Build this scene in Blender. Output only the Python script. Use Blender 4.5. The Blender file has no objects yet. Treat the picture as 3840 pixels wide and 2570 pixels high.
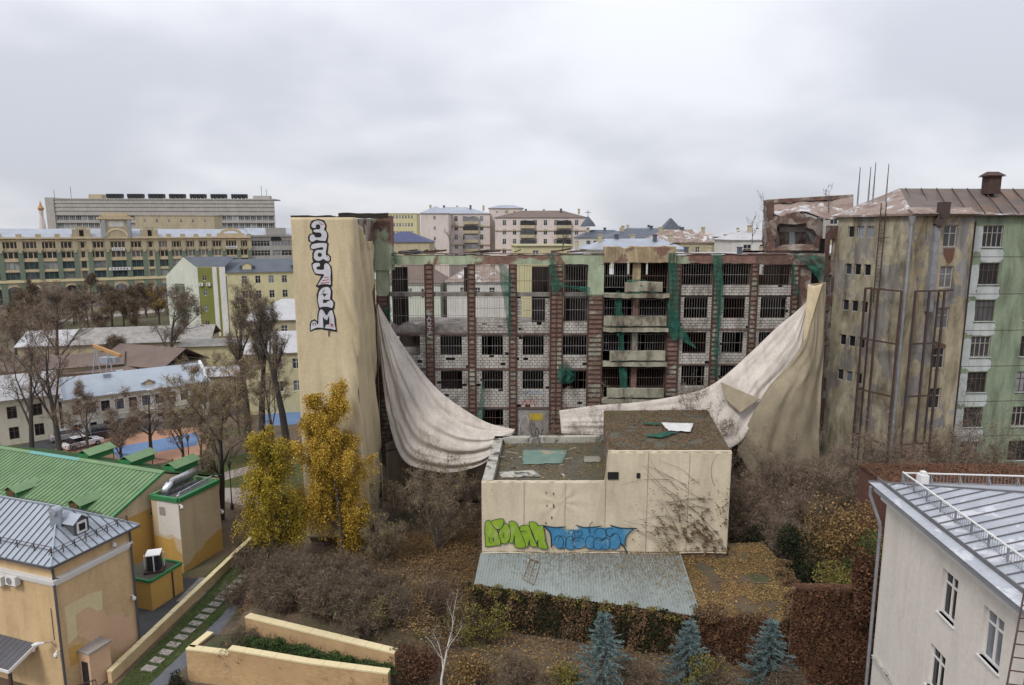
import bpy, math, random
import numpy as np
from mathutils import Vector, noise as mnoise

R = math.radians
random.seed(11)
rng = np.random.default_rng(11)
scene = bpy.context.scene
COL = scene.collection

# ------------------------------------------------------------------ camera
CAM_H, FOC, CX, CY, HOR = 27.0, 2560.0, 1920.0, 1285.0, 872.0
PITCH = math.atan((CY - HOR) / FOC)
cam_d = bpy.data.cameras.new('camera')
cam_d.sensor_width = 36.0
cam_d.lens = 36.0 * FOC / 3840.0
cam_d.clip_start = 0.1
cam_d.clip_end = 5000
cam = bpy.data.objects.new('camera', cam_d)
cam.location = (0, 0, CAM_H)
cam.rotation_euler = (R(90) - PITCH, 0, 0)
COL.objects.link(cam)
scene.camera = cam

# ------------------------------------------------------------------ sky, sun, exposure
SUN_EL, SUN_AZ = R(48), R(215)          # azimuth clockwise from +Y: behind the camera, to the left
world = bpy.data.worlds.new('World')
scene.world = world
world.use_nodes = True
wn, wl = world.node_tree.nodes, world.node_tree.links
wn.clear()
def wnode(t, **k):
    n = wn.new(t)
    for a, b in k.items():
        setattr(n, a, b)
    return n
wout = wnode('ShaderNodeOutputWorld')
wmix = wnode('ShaderNodeMixShader')
wmix.inputs[0].default_value = 0.93
bg1 = wnode('ShaderNodeBackground')
bg1.inputs[1].default_value = 0.08
sky = wnode('ShaderNodeTexSky', sky_type='NISHITA')
sky.sun_disc = False
sky.sun_elevation = SUN_EL
sky.sun_rotation = SUN_AZ
bg2 = wnode('ShaderNodeBackground')
bg2.inputs[1].default_value = 1.0
tc = wnode('ShaderNodeTexCoord')
sep = wnode('ShaderNodeSeparateXYZ')
wl.new(tc.outputs['Generated'], sep.inputs[0])
def wmath(op, a, b=None, clamp=False):
    n = wnode('ShaderNodeMath', operation=op)
    n.use_clamp = clamp
    for i, v in enumerate((a, b)):
        if v is None:
            continue
        if isinstance(v, (int, float)):
            n.inputs[i].default_value = v
        else:
            wl.new(v, n.inputs[i])
    return n.outputs[0]
zc = wmath('MAXIMUM', sep.outputs[2], 0.0)
den = wmath('ADD', zc, 0.33)
px = wmath('DIVIDE', sep.outputs[0], den)
py = wmath('DIVIDE', sep.outputs[1], den)
comb = wnode('ShaderNodeCombineXYZ')
wl.new(wmath('MULTIPLY', px, 0.95), comb.inputs[0])
wl.new(py, comb.inputs[1])
def wnoise(scale, detail, rough, seed, dist=0.0):
    n = wnode('ShaderNodeTexNoise', noise_dimensions='4D')
    n.inputs['Scale'].default_value = scale
    n.inputs['Detail'].default_value = detail
    n.inputs['Roughness'].default_value = rough
    n.inputs['Distortion'].default_value = dist
    n.inputs['W'].default_value = seed
    wl.new(comb.outputs[0], n.inputs['Vector'])
    return n.outputs[0]
n1 = wnoise(1.3, 3.0, 0.45, 3.1, 0.5)
n2 = wnoise(5.0, 4.0, 0.5, 8.4, 0.3)
nsum = wmath('ADD', wmath('MULTIPLY', n1, 0.84), wmath('MULTIPLY', n2, 0.16))
ramp = wnode('ShaderNodeValToRGB')
ramp.color_ramp.interpolation = 'EASE'
ramp.color_ramp.elements[0].position = 0.36
ramp.color_ramp.elements[0].color = (0.49, 0.505, 0.56, 1)
ramp.color_ramp.elements[1].position = 0.64
ramp.color_ramp.elements[1].color = (0.675, 0.685, 0.725, 1)
wl.new(nsum, ramp.inputs[0])
# an overcast sky is brighter overhead than at the horizon
grad = wmath('ADD', wmath('MULTIPLY', zc, 0.9), 0.92)
vm = wnode('ShaderNodeVectorMath', operation='SCALE')
wl.new(ramp.outputs[0], vm.inputs[0])
wl.new(grad, vm.inputs['Scale'])
wl.new(vm.outputs[0], bg2.inputs[0])
wl.new(sky.outputs[0], bg1.inputs[0])
wl.new(bg1.outputs[0], wmix.inputs[1])
wl.new(bg2.outputs[0], wmix.inputs[2])
wl.new(wmix.outputs[0], wout.inputs[0])

sun_d = bpy.data.lights.new('sun', 'SUN')
sun_d.energy = 1.5
sun_d.angle = R(16)
sun_d.color = (1.0, 0.965, 0.91)
sun = bpy.data.objects.new('sun', sun_d)
sd = Vector((math.sin(SUN_AZ) * math.cos(SUN_EL), math.cos(SUN_AZ) * math.cos(SUN_EL), math.sin(SUN_EL)))
sun.rotation_euler = (-sd).to_track_quat('-Z', 'Y').to_euler()
sun.location = (0, -20, 80)
COL.objects.link(sun)

scene.view_settings.view_transform = 'Standard'
scene.view_settings.look = 'None'
scene.view_settings.gamma = 1.0
scene.view_settings.use_curve_mapping = False
scene.view_settings.exposure = 0.36
scene.render.engine = 'CYCLES'
scene.cycles.max_bounces = 5
scene.cycles.diffuse_bounces = 3
scene.cycles.glossy_bounces = 2
scene.cycles.transparent_max_bounces = 10
scene.cycles.use_denoising = True

# ------------------------------------------------------------------ picture <-> place (native photo pixels, real distances)
_c, _s = math.cos(PITCH), math.sin(PITCH)
def _ray(x, y):
    u, v = (x - CX) / FOC, (CY - y) / FOC
    return u, _c + v * _s, -_s + v * _c
def U(x, y, Y):
    r = _ray(x, y); t = Y / r[1]
    return Vector((r[0] * t, Y, CAM_H + r[2] * t))
def G(x, y, z=0.0):
    r = _ray(x, y); t = (z - CAM_H) / r[2]
    return Vector((r[0] * t, r[1] * t, z))

# ------------------------------------------------------------------ materials
MATS = {}
def _new(name):
    m = bpy.data.materials.new(name)
    m.use_nodes = True
    nt = m.node_tree
    return m, nt, nt.nodes, nt.links, nt.nodes['Principled BSDF']
def _noise(nt, vec, scale, detail=4.0, rough=0.6, dist=0.0):
    n = nt.nodes.new('ShaderNodeTexNoise')
    n.inputs['Scale'].default_value = scale
    n.inputs['Detail'].default_value = detail
    n.inputs['Roughness'].default_value = rough
    n.inputs['Distortion'].default_value = dist
    if vec is not None:
        nt.links.new(vec, n.inputs['Vector'])
    return n.outputs[0]
def _ramp(nt, fac, p0, p1, c0=(0, 0, 0, 1), c1=(1, 1, 1, 1)):
    r = nt.nodes.new('ShaderNodeValToRGB')
    r.color_ramp.elements[0].position = p0
    r.color_ramp.elements[1].position = p1
    r.color_ramp.elements[0].color = c0
    r.color_ramp.elements[1].color = c1
    nt.links.new(fac, r.inputs[0])
    return r.outputs[0]
def _mix(nt, fac, a, b, mode='MIX'):
    n = nt.nodes.new('ShaderNodeMix')
    n.data_type = 'RGBA'
    n.blend_type = mode
    for i, v in ((0, fac), (6, a), (7, b)):
        if isinstance(v, (int, float)):
            n.inputs[i].default_value = v
        elif isinstance(v, tuple):
            n.inputs[i].default_value = (*v[:3], 1)
        else:
            nt.links.new(v, n.inputs[i])
    return n.outputs[2]
def _pos(nt, scale=(1, 1, 1), rot=(0, 0, 0)):
    g = nt.nodes.new('ShaderNodeNewGeometry')
    mp = nt.nodes.new('ShaderNodeMapping')
    mp.inputs['Scale'].default_value = scale
    mp.inputs['Rotation'].default_value = rot
    nt.links.new(g.outputs['Position'], mp.inputs['Vector'])
    return mp.outputs[0]
def _wallvec(nt, ang=0.0):
    """(along the wall, height, 0) in metres for a wall running at angle ang to +X."""
    g = nt.nodes.new('ShaderNodeNewGeometry')
    mp = nt.nodes.new('ShaderNodeMapping')
    mp.inputs['Rotation'].default_value = (0, 0, -ang)
    nt.links.new(g.outputs['Position'], mp.inputs['Vector'])
    s_ = nt.nodes.new('ShaderNodeSeparateXYZ')
    nt.links.new(mp.outputs[0], s_.inputs[0])
    c_ = nt.nodes.new('ShaderNodeCombineXYZ')
    nt.links.new(s_.outputs[0], c_.inputs[0])
    nt.links.new(s_.outputs[2], c_.inputs[1])
    return c_.outputs[0]
def _brick(nt, vec, c1, c2, mortar, w=0.26, h=0.08, ms=0.012):
    b = nt.nodes.new('ShaderNodeTexBrick')
    b.inputs['Color1'].default_value = (*c1, 1)
    b.inputs['Color2'].default_value = (*c2, 1)
    b.inputs['Mortar'].default_value = (*mortar, 1)
    b.inputs['Scale'].default_value = 1.0
    b.inputs['Mortar Size'].default_value = ms
    b.inputs['Brick Width'].default_value = w
    b.inputs['Row Height'].default_value = h
    nt.links.new(vec, b.inputs['Vector'])
    return b.outputs[0], b.outputs[1]
def _bump(nt, bsdf, h, strength, dist=0.02):
    b = nt.nodes.new('ShaderNodeBump')
    b.inputs['Strength'].default_value = strength
    b.inputs['Distance'].default_value = dist
    nt.links.new(h, b.inputs['Height'])
    nt.links.new(b.outputs[0], bsdf.inputs['Normal'])
def M(name, col, col2=None, scale=1.2, rough=0.85, bump=0.25, streak=0.0, stain=None, stain_amt=(0.55, 0.7), metal=0.0,
      fine=True, spec=0.3, patch=None, patch_amt=(0.56, 0.6), patch_scale=0.5):
    """weathered plain surface: two tones of its colour, vertical run-off streaks, stains and one patch colour."""
    if name in MATS:
        return MATS[name]
    m, nt, N, L, b = _new(name)
    p = _pos(nt)
    n = _noise(nt, p, scale, 6.0, 0.65)
    c2 = col2 or tuple(v * 0.78 for v in col)
    c = _mix(nt, _ramp(nt, n, 0.36, 0.66), col, c2)
    if patch:
        pn = _noise(nt, p, patch_scale, 4.0, 0.6, 0.4)
        c = _mix(nt, _ramp(nt, pn, *patch_amt), c, patch)
    if stain:
        sn = _noise(nt, _pos(nt, (1, 1, 0.6)), scale * 0.6, 8.0, 0.7, 0.5)
        c = _mix(nt, _ramp(nt, sn, *stain_amt), c, stain)
    if streak:
        st = _noise(nt, _pos(nt, (1.1, 1.1, 0.22)), 1.0, 6.0, 0.62, 0.4)
        c = _mix(nt, streak, c, _ramp(nt, st, 0.36, 0.56, (0.45, 0.43, 0.41, 1)), 'MULTIPLY')
    if fine:
        fn = _noise(nt, p, scale * 14, 3.0, 0.6)
        c = _mix(nt, 0.22, c, _ramp(nt, fn, 0.3, 0.7, (0.45, 0.45, 0.45, 1)), 'MULTIPLY')
        if bump:
            _bump(nt, b, fn, bump)
    L.new(c, b.inputs['Base Color'])
    b.inputs['Roughness'].default_value = rough
    b.inputs['Metallic'].default_value = metal
    b.inputs['Specular IOR Level'].default_value = spec
    MATS[name] = m
    return m
def MP(name, plaster, plaster2, br1, br2, amt=(0.52, 0.55), pscale=0.28, ang=0.0, streak=0.5, third=None, mortar=(0.33, 0.30, 0.27)):
    """old plaster, fallen off in patches down to the brickwork."""
    m, nt, N, L, b = _new(name)
    p = _pos(nt)
    n = _noise(nt, p, 0.9, 9.0, 0.76)
    pl = _mix(nt, _ramp(nt, n, 0.36, 0.64), plaster, plaster2)
    if third:
        t = _noise(nt, _pos(nt, (1, 1, 0.8)), 0.33, 9.0, 0.62, 0.5)
        pl = _mix(nt, _ramp(nt, t, 0.52, 0.535), pl, third)
    st = _noise(nt, _pos(nt, (1.0, 1.0, 0.25)), 0.9, 7.0, 0.66, 0.5)
    pl = _mix(nt, streak, pl, _ramp(nt, st, 0.34, 0.62, (0.3, 0.27, 0.24, 1)), 'MULTIPLY')
    bc, bf = _brick(nt, _wallvec(nt, ang), br1, br2, mortar)
    bn = _noise(nt, p, 1.7, 5.0, 0.7)
    bc = _mix(nt, 0.75, bc, _ramp(nt, bn, 0.3, 0.7, (0.3, 0.27, 0.26, 1)), 'MULTIPLY')
    mk = _ramp(nt, _noise(nt, p, pscale, 8.0, 0.62, 0.5), *amt)
    c = _mix(nt, mk, pl, bc)
    L.new(c, b.inputs['Base Color'])
    b.inputs['Roughness'].default_value = 0.92
    b.inputs['Specular IOR Level'].default_value = 0.2
    inv = nt.nodes.new('ShaderNodeMath'); inv.operation = 'SUBTRACT'
    inv.inputs[0].default_value = 1.0
    L.new(mk, inv.inputs[1])
    _bump(nt, b, inv.outputs[0], 0.6, 0.03)
    MATS[name] = m
    return m
def MF(name, cols, rough=0.8, trans=0.15):
    """foliage: a colour per leaf island."""
    m, nt, N, L, b = _new(name)
    g = N.new('ShaderNodeNewGeometry')
    r = N.new('ShaderNodeValToRGB')
    r.color_ramp.interpolation = 'LINEAR'
    els = r.color_ramp.elements
    while len(els) < len(cols):
        els.new(0.5)
    for i, c in enumerate(cols):
        els[i].position = i / max(1, len(cols) - 1)
        els[i].color = (*c, 1)
    L.new(g.outputs['Random Per Island'], r.inputs[0])
    big = _noise(nt, _pos(nt), 0.5, 3.0, 0.6)
    c = _mix(nt, 0.5, r.outputs[0], _ramp(nt, big, 0.3, 0.7, (0.45, 0.45, 0.45, 1)), 'MULTIPLY')
    L.new(c, b.inputs['Base Color'])
    b.inputs['Roughness'].default_value = rough
    b.inputs['Specular IOR Level'].default_value = 0.15
    if trans:
        b.inputs['Subsurface Weight'].default_value = 0.0
    MATS[name] = m
    return m
def MG(name, col=(0.02, 0.022, 0.025), rough=0.12):
    """window glass over a dark room: mostly dark, some curtains, reflecting the sky."""
    m, nt, N, L, b = _new(name)
    oi = N.new('ShaderNodeObjectInfo')
    c = _mix(nt, _ramp(nt, oi.outputs['Random'], 0.55, 0.97), col, tuple(min(0.4, v * 7 + 0.10) for v in col))
    n = _noise(nt, _pos(nt), 0.7, 3.0, 0.5)
    c = _mix(nt, 0.6, c, _ramp(nt, n, 0.35, 0.65, (0.35, 0.35, 0.35, 1)), 'MULTIPLY')
    L.new(c, b.inputs['Base Color'])
    b.inputs['Roughness'].default_value = rough
    b.inputs['Specular IOR Level'].default_value = 0.5
    wob = _noise(nt, _pos(nt), 1.5, 2.0, 0.5)
    _bump(nt, b, wob, 0.05, 0.05)
    MATS[name] = m
    return m

# ------------------------------------------------------------------ mesh helpers
ORG = {}
class MB:
    def __init__(self):
        self.v, self.f = [], []
    def add(self, vs, fs):
        o = len(self.v)
        self.v.extend([tuple(p) for p in vs])
        self.f.extend([tuple(i + o for i in f) for f in fs])
        return self
    def hexa(self, b4, t4):
        return self.add(list(b4) + list(t4), [(3, 2, 1, 0), (4, 5, 6, 7), (0, 1, 5, 4), (1, 2, 6, 5), (2, 3, 7, 6), (3, 0, 4, 7)])
    def box(self, c, s, rz=0.0):
        ca, sa = math.cos(rz), math.sin(rz)
        q = []
        for z in (-1, 1):
            for x, y in ((-1, -1), (1, -1), (1, 1), (-1, 1)):
                dx, dy = x * s[0] / 2, y * s[1] / 2
                q.append((c[0] + dx * ca - dy * sa, c[1] + dx * sa + dy * ca, c[2] + z * s[2] / 2))
        return self.hexa(q[:4], q[4:])
    def prism(self, foot, z0, z1):
        n = len(foot)
        z0s = z0 if hasattr(z0, '__len__') else [z0] * n
        z1s = z1 if hasattr(z1, '__len__') else [z1] * n
        vs = [(p[0], p[1], z) for p, z in zip(foot, z0s)] + [(p[0], p[1], z) for p, z in zip(foot, z1s)]
        fs = [tuple(range(n - 1, -1, -1)), tuple(range(n, 2 * n))]
        fs += [(i, (i + 1) % n, n + (i + 1) % n, n + i) for i in range(n)]
        return self.add(vs, fs)
    def bar(self, a, b, w, h=None, up=(0, 0, 1)):
        """a square bar from a to b."""
        a, b = Vector(a), Vector(b)
        h = h or w
        d = (b - a).normalized()
        upv = Vector(up)
        if abs(d.dot(upv)) > 0.95:
            upv = Vector((0, 1, 0))
        s = d.cross(upv).normalized() * (w / 2)
        t = s.normalized().cross(d).normalized() * (h / 2)
        return self.hexa([a - s - t, a + s - t, a + s + t, a - s + t], [b - s - t, b + s - t, b + s + t, b - s + t])
    def tube(self, pts, rs, n=6, cap=True):
        pts = [Vector(p) for p in pts]
        if not hasattr(rs, '__len__'):
            rs = [rs] * len(pts)
        o = len(self.v)
        for i, p in enumerate(pts):
            d = (pts[min(i + 1, len(pts) - 1)] - pts[max(i - 1, 0)])
            d = d.normalized() if d.length > 1e-9 else Vector((0, 0, 1))
            a = d.cross(Vector((0.31, 0.95, 0.02))) if abs(d.y) < 0.9 else d.cross(Vector((1, 0, 0)))
            a.normalize()
            b = d.cross(a)
            for k in range(n):
                th = 2 * math.pi * k / n
                q = p + (a * math.cos(th) + b * math.sin(th)) * rs[i]
                self.v.append(tuple(q))
        for i in range(len(pts) - 1):
            for k in range(n):
                k2 = (k + 1) % n
                self.f.append((o + i * n + k, o + i * n + k2, o + (i + 1) * n + k2, o + (i + 1) * n + k))
        if cap:
            self.f.append(tuple(o + k for k in range(n - 1, -1, -1)))
            self.f.append(tuple(o + (len(pts) - 1) * n + k for k in range(n)))
        return self
    def slab(self, poly, th):
        """a flat polygon in space given thickness th along minus its normal."""
        P = [Vector(p) for p in poly]
        nn = Vector((0, 0, 0))
        for i in range(len(P)):
            a, b = P[i], P[(i + 1) % len(P)]
            nn += Vector(((a.y - b.y) * (a.z + b.z), (a.z - b.z) * (a.x + b.x), (a.x - b.x) * (a.y + b.y)))
        nn.normalize()
        n = len(P)
        vs = P + [p - nn * th for p in P]
        fs = [tuple(range(n)), tuple(range(2 * n - 1, n - 1, -1))]
        fs += [(i, n + i, n + (i + 1) % n, (i + 1) % n) for i in range(n)]
        return self.add(vs, fs)
    def build(self, name, mat, parent=None, smooth=False, **props):
        return mesh_obj(name, np.array(self.v, dtype=np.float64).reshape(-1, 3), self.f, mat, parent, smooth, **props)
def raw_mesh(name, v, f, mat, smooth=False):
    me = bpy.data.meshes.new(name)
    if isinstance(f, np.ndarray):
        n, k = f.shape
        me.vertices.add(len(v)); me.loops.add(n * k); me.polygons.add(n)
        me.vertices.foreach_set('co', np.asarray(v, dtype=np.float32).ravel())
        me.loops.foreach_set('vertex_index', f.astype(np.int32).ravel())
        me.polygons.foreach_set('loop_start', np.arange(0, n * k, k, dtype=np.int32))
        me.polygons.foreach_set('loop_total', np.full(n, k, dtype=np.int32))
        me.update(calc_edges=True)
    else:
        me.from_pydata([tuple(p) for p in v], [], f)
        me.update()
    if smooth:
        me.polygons.foreach_set('use_smooth', [True] * len(me.polygons))
    me.materials.append(mat if not isinstance(mat, str) else MATS[mat])
    return me
def mesh_obj(name, v, f, mat, parent=None, smooth=False, **props):
    v = np.asarray(v, dtype=np.float64).reshape(-1, 3)
    if parent is not None:
        o3 = np.array(ORG[parent.name])
    else:
        o3 = np.array([(v[:, 0].min() + v[:, 0].max()) / 2, (v[:, 1].min() + v[:, 1].max()) / 2, v[:, 2].min()])
    me = raw_mesh(name, v - o3, f, mat, smooth)
    ob = bpy.data.objects.new(name, me)
    COL.objects.link(ob)
    ORG[ob.name] = tuple(o3)
    if parent is not None:
        ob.parent = parent
    else:
        ob.location = o3
    tag(ob, **props)
    return ob
def tag(o, label=None, cat=None, group=None, kind=None):
    if label: o['label'] = label
    if cat: o['category'] = cat
    if group: o['group'] = group
    if kind: o['kind'] = kind
    return o
def thing(name, loc, label, cat, group=None):
    o = bpy.data.objects.new(name, None)
    o.empty_display_size = 0.3
    COL.objects.link(o)
    o.location = loc
    ORG[o.name] = tuple(loc)
    return tag(o, label, cat, group)
def inst(name, me, world_pt, parent, scale=None):
    """another piece that shares mesh me, placed with its mesh origin at world_pt."""
    ob = bpy.data.objects.new(name, me)
    COL.objects.link(ob)
    o = Vector(ORG[parent.name]) if parent else Vector((0, 0, 0))
    ob.location = Vector(world_pt) - o
    if scale is not None:
        ob.scale = scale
    if parent:
        ob.parent = parent
    ORG[ob.name] = tuple(world_pt)
    return ob

class Face:
    """a vertical wall plane: u runs along it (to the right seen from outside), d points out of it."""
    def __init__(self, a, b):
        self.a = Vector((a[0], a[1], 0)); b = Vector((b[0], b[1], 0))
        self.len = (b - self.a).length
        self.u = (b - self.a).normalized()
        self.n = Vector((self.u.y, -self.u.x, 0))
        self.ang = math.atan2(self.u.y, self.u.x)
    def p(self, u, z, d=0.0):
        q = self.a + self.u * u + self.n * d
        return Vector((q.x, q.y, z))
    def box(self, mb, u0, u1, z0, z1, d0, d1):
        return mb.hexa([self.p(u0, z0, d1), self.p(u1, z0, d1), self.p(u1, z0, d0), self.p(u0, z0, d0)],
                       [self.p(u0, z1, d1), self.p(u1, z1, d1), self.p(u1, z1, d0), self.p(u0, z1, d0)])
    def uv_of(self, x, y):
        """where the line of sight through photo pixel (x, y) meets this wall: (u, z)."""
        r = Vector(_ray(x, y))
        o = Vector((0, 0, CAM_H))
        t = (self.a - o).dot(self.n) / r.dot(self.n)
        q = o + r * t
        return (Vector((q.x, q.y, 0)) - self.a).dot(self.u), q.z
def wall(mb, F, u0, u1, z0, z1, holes=(), depth=0.3, d=0.0):
    """a wall sheet with rectangular openings and their reveals, in one connected mesh."""
    us = sorted({u0, u1, *[min(max(h[0], u0), u1) for h in holes], *[min(max(h[1], u0), u1) for h in holes]})
    zs = sorted({z0, z1, *[min(max(h[2], z0), z1) for h in holes], *[min(max(h[3], z0), z1) for h in holes]})
    vi = {}
    def V(i, j):
        if (i, j) not in vi:
            vi[(i, j)] = len(mb.v); mb.v.append(tuple(F.p(us[i], zs[j], d)))
        return vi[(i, j)]
    for i in range(len(us) - 1):
        for j in range(len(zs) - 1):
            cu, cz = (us[i] + us[i + 1]) / 2, (zs[j] + zs[j + 1]) / 2
            if any(h[0] < cu < h[1] and h[2] < cz < h[3] for h in holes):
                continue
            mb.f.append((V(i, j), V(i + 1, j), V(i + 1, j + 1), V(i, j + 1)))
    for h in holes:
        a, b, c0, c1 = h[:4]
        i0, i1, j0, j1 = us.index(a) if a in us else 0, us.index(b) if b in us else len(us) - 1, zs.index(c0) if c0 in zs else 0, zs.index(c1) if c1 in zs else len(zs) - 1
        ring = [(a, c0, V(i0, j0)), (b, c0, V(i1, j0)), (b, c1, V(i1, j1)), (a, c1, V(i0, j1))]
        o = len(mb.v)
        for (uu, zz, _) in ring:
            mb.v.append(tuple(F.p(uu, zz, d - depth)))
        for k in range(4):
            k2 = (k + 1) % 4
            mb.f.append((ring[k][2], o + k, o + k2, ring[k2][2]))
    return mb
WCACHE = {}
def window(F, u0, u1, z0, z1, parent, frame_mat, pane_mat, nx=2, nz=(0.68,), fw=0.07, d=-0.14, sill=None, name='window'):
    """a window: the frame with its bars is the part, the pane behind it and the sill its pieces; alike windows share their meshes."""
    w, h = round(u1 - u0, 3), round(z1 - z0, 3)
    key = (w, h, frame_mat, pane_mat, nx, nz, fw, round(F.ang, 4), sill)
    if key not in WCACHE:
        F0 = Face((0, 0), (F.u.x, F.u.y))
        fr = MB()
        F0.box(fr, 0, w, 0, fw, -0.05, 0.03); F0.box(fr, 0, w, h - fw, h, -0.05, 0.03)
        F0.box(fr, 0, fw, fw, h - fw, -0.05, 0.03); F0.box(fr, w - fw, w, fw, h - fw, -0.05, 0.03)
        for k in range(1, nx):
            c = w * k / nx
            F0.box(fr, c - fw / 2, c + fw / 2, fw, h - fw, -0.045, 0.025)
        for q in nz:
            c = h * q
            F0.box(fr, fw, w - fw, c - fw * 0.4, c + fw * 0.4, -0.04, 0.02)
        pn = MB()
        pn.add([F0.p(0.01, 0.01, -0.03), F0.p(w - 0.01, 0.01, -0.03), F0.p(w - 0.01, h - 0.01, -0.03), F0.p(0.01, h - 0.01, -0.03)], [(0, 1, 2, 3)])
        ms = [raw_mesh('window', fr.v, fr.f, frame_mat), raw_mesh('pane', pn.v, pn.f, pane_mat), None]
        if sill:
            sm = MB(); F0.box(sm, -0.08, w + 0.08, -0.07, 0.0, -0.1, 0.26)
            ms[2] = raw_mesh('sill', sm.v, sm.f, sill)
        WCACHE[key] = ms
    ms = WCACHE[key]
    pt = F.p(u0, z0, d)
    wobj = inst(name, ms[0], pt, parent)
    inst('pane', ms[1], pt, wobj)
    if ms[2]:
        inst('sill', ms[2], pt, wobj)
    return wobj
def holes_grid(us, zs, w, h):
    return [(u - w / 2, u + w / 2, z, z + h) for z in zs for u in us]
def sheet(name, fn, nu, nv, mat, parent=None, th=0.0, smooth=True, **props):
    """a curved cloth sheet from fn(s, t) -> point."""
    vs = [tuple(fn(i / nu, j / nv)) for j in range(nv + 1) for i in range(nu + 1)]
    fs = np.array([(j * (nu + 1) + i, j * (nu + 1) + i + 1, (j + 1) * (nu + 1) + i + 1, (j + 1) * (nu + 1) + i) for j in range(nv) for i in range(nu)])
    ob = mesh_obj(name, vs, fs, mat, parent, smooth, **props)
    if th:
        md = ob.modifiers.new('thickness', 'SOLIDIFY')
        md.thickness = th
        md.offset = 0
    return ob
def poly_curve(pts, t):
    """point at t of a smooth curve through pts (Catmull-Rom, spaced by length)."""
    P = [Vector(p) for p in pts]
    L = [0]
    for a, b in zip(P, P[1:]):
        L.append(L[-1] + (b - a).length)
    s = t * L[-1]
    k = 0
    while k < len(P) - 2 and s > L[k + 1]:
        k += 1
    f = (s - L[k]) / max(1e-9, L[k + 1] - L[k])
    p0, p1, p2, p3 = P[max(k - 1, 0)], P[k], P[k + 1], P[min(k + 2, len(P) - 1)]
    return 0.5 * ((2 * p1) + (p2 - p0) * f + (2 * p0 - 5 * p1 + 4 * p2 - p3) * f * f + (3 * p1 - p0 - 3 * p2 + p3) * f ** 3)
def nz(x, y=0.0, z=0.0):
    return mnoise.noise(Vector((x, y, z)))

# ------------------------------------------------------------------ plants: builders
def tubes(P, Rr, sides=3):
    """many tapered tubes at once: P (n,k,3) centre lines, Rr (n,k) radii."""
    n, k, _ = P.shape
    d = np.empty_like(P)
    d[:, 1:-1] = P[:, 2:] - P[:, :-2]
    d[:, 0] = P[:, 1] - P[:, 0]
    d[:, -1] = P[:, -1] - P[:, -2]
    d /= np.linalg.norm(d, axis=2, keepdims=True) + 1e-9
    ref = np.where(np.abs(d[..., 2:3]) > 0.9, np.array([1.0, 0, 0]), np.array([0, 0, 1.0]))
    a = np.cross(d, ref); a /= np.linalg.norm(a, axis=2, keepdims=True) + 1e-9
    b = np.cross(d, a)
    th = np.arange(sides) * 2 * np.pi / sides
    V = P[:, :, None, :] + Rr[:, :, None, None] * (a[:, :, None, :] * np.cos(th)[None, None, :, None] + b[:, :, None, :] * np.sin(th)[None, None, :, None])
    V = V.reshape(-1, 3)
    base = (np.arange(n) * k * sides)[:, None, None]
    i = np.arange(k - 1)[None, :, None] * sides
    s_ = np.arange(sides)[None, None, :]
    s2 = (s_ + 1) % sides
    F_ = np.stack([base + i + s_, base + i + s2, base + i + sides + s2, base + i + sides + s_], axis=-1).reshape(-1, 4)
    return V, F_
def leaves(pts, size, flat=0.0, seed=0, aspect=0.6):
    """small bent-free leaf quads at pts; flat 1 lays them level, 0 leaves them at any tilt."""
    r = np.random.default_rng(seed)
    n = len(pts)
    nrm = r.normal(size=(n, 3)); nrm[:, 2] = np.abs(nrm[:, 2]) + flat * 3
    nrm /= np.linalg.norm(nrm, axis=1, keepdims=True)
    a = np.cross(nrm, r.normal(size=(n, 3))); a /= np.linalg.norm(a, axis=1, keepdims=True) + 1e-9
    b = np.cross(nrm, a)
    s_ = (np.asarray(size) * (0.6 + 0.8 * r.random(n)))[:, None]
    V = np.stack([pts - a * s_ * 0.5, pts + b * s_ * aspect * 0.5, pts + a * s_ * 0.5, pts - b * s_ * aspect * 0.5], axis=1).reshape(-1, 3)
    F_ = np.arange(4 * n).reshape(n, 4)
    return V, F_
def join(*vf):
    vs, fs, o = [], [], 0
    for v, f in vf:
        vs.append(v); fs.append(f + o); o += len(v)
    return np.concatenate(vs), np.concatenate(fs)
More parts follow.
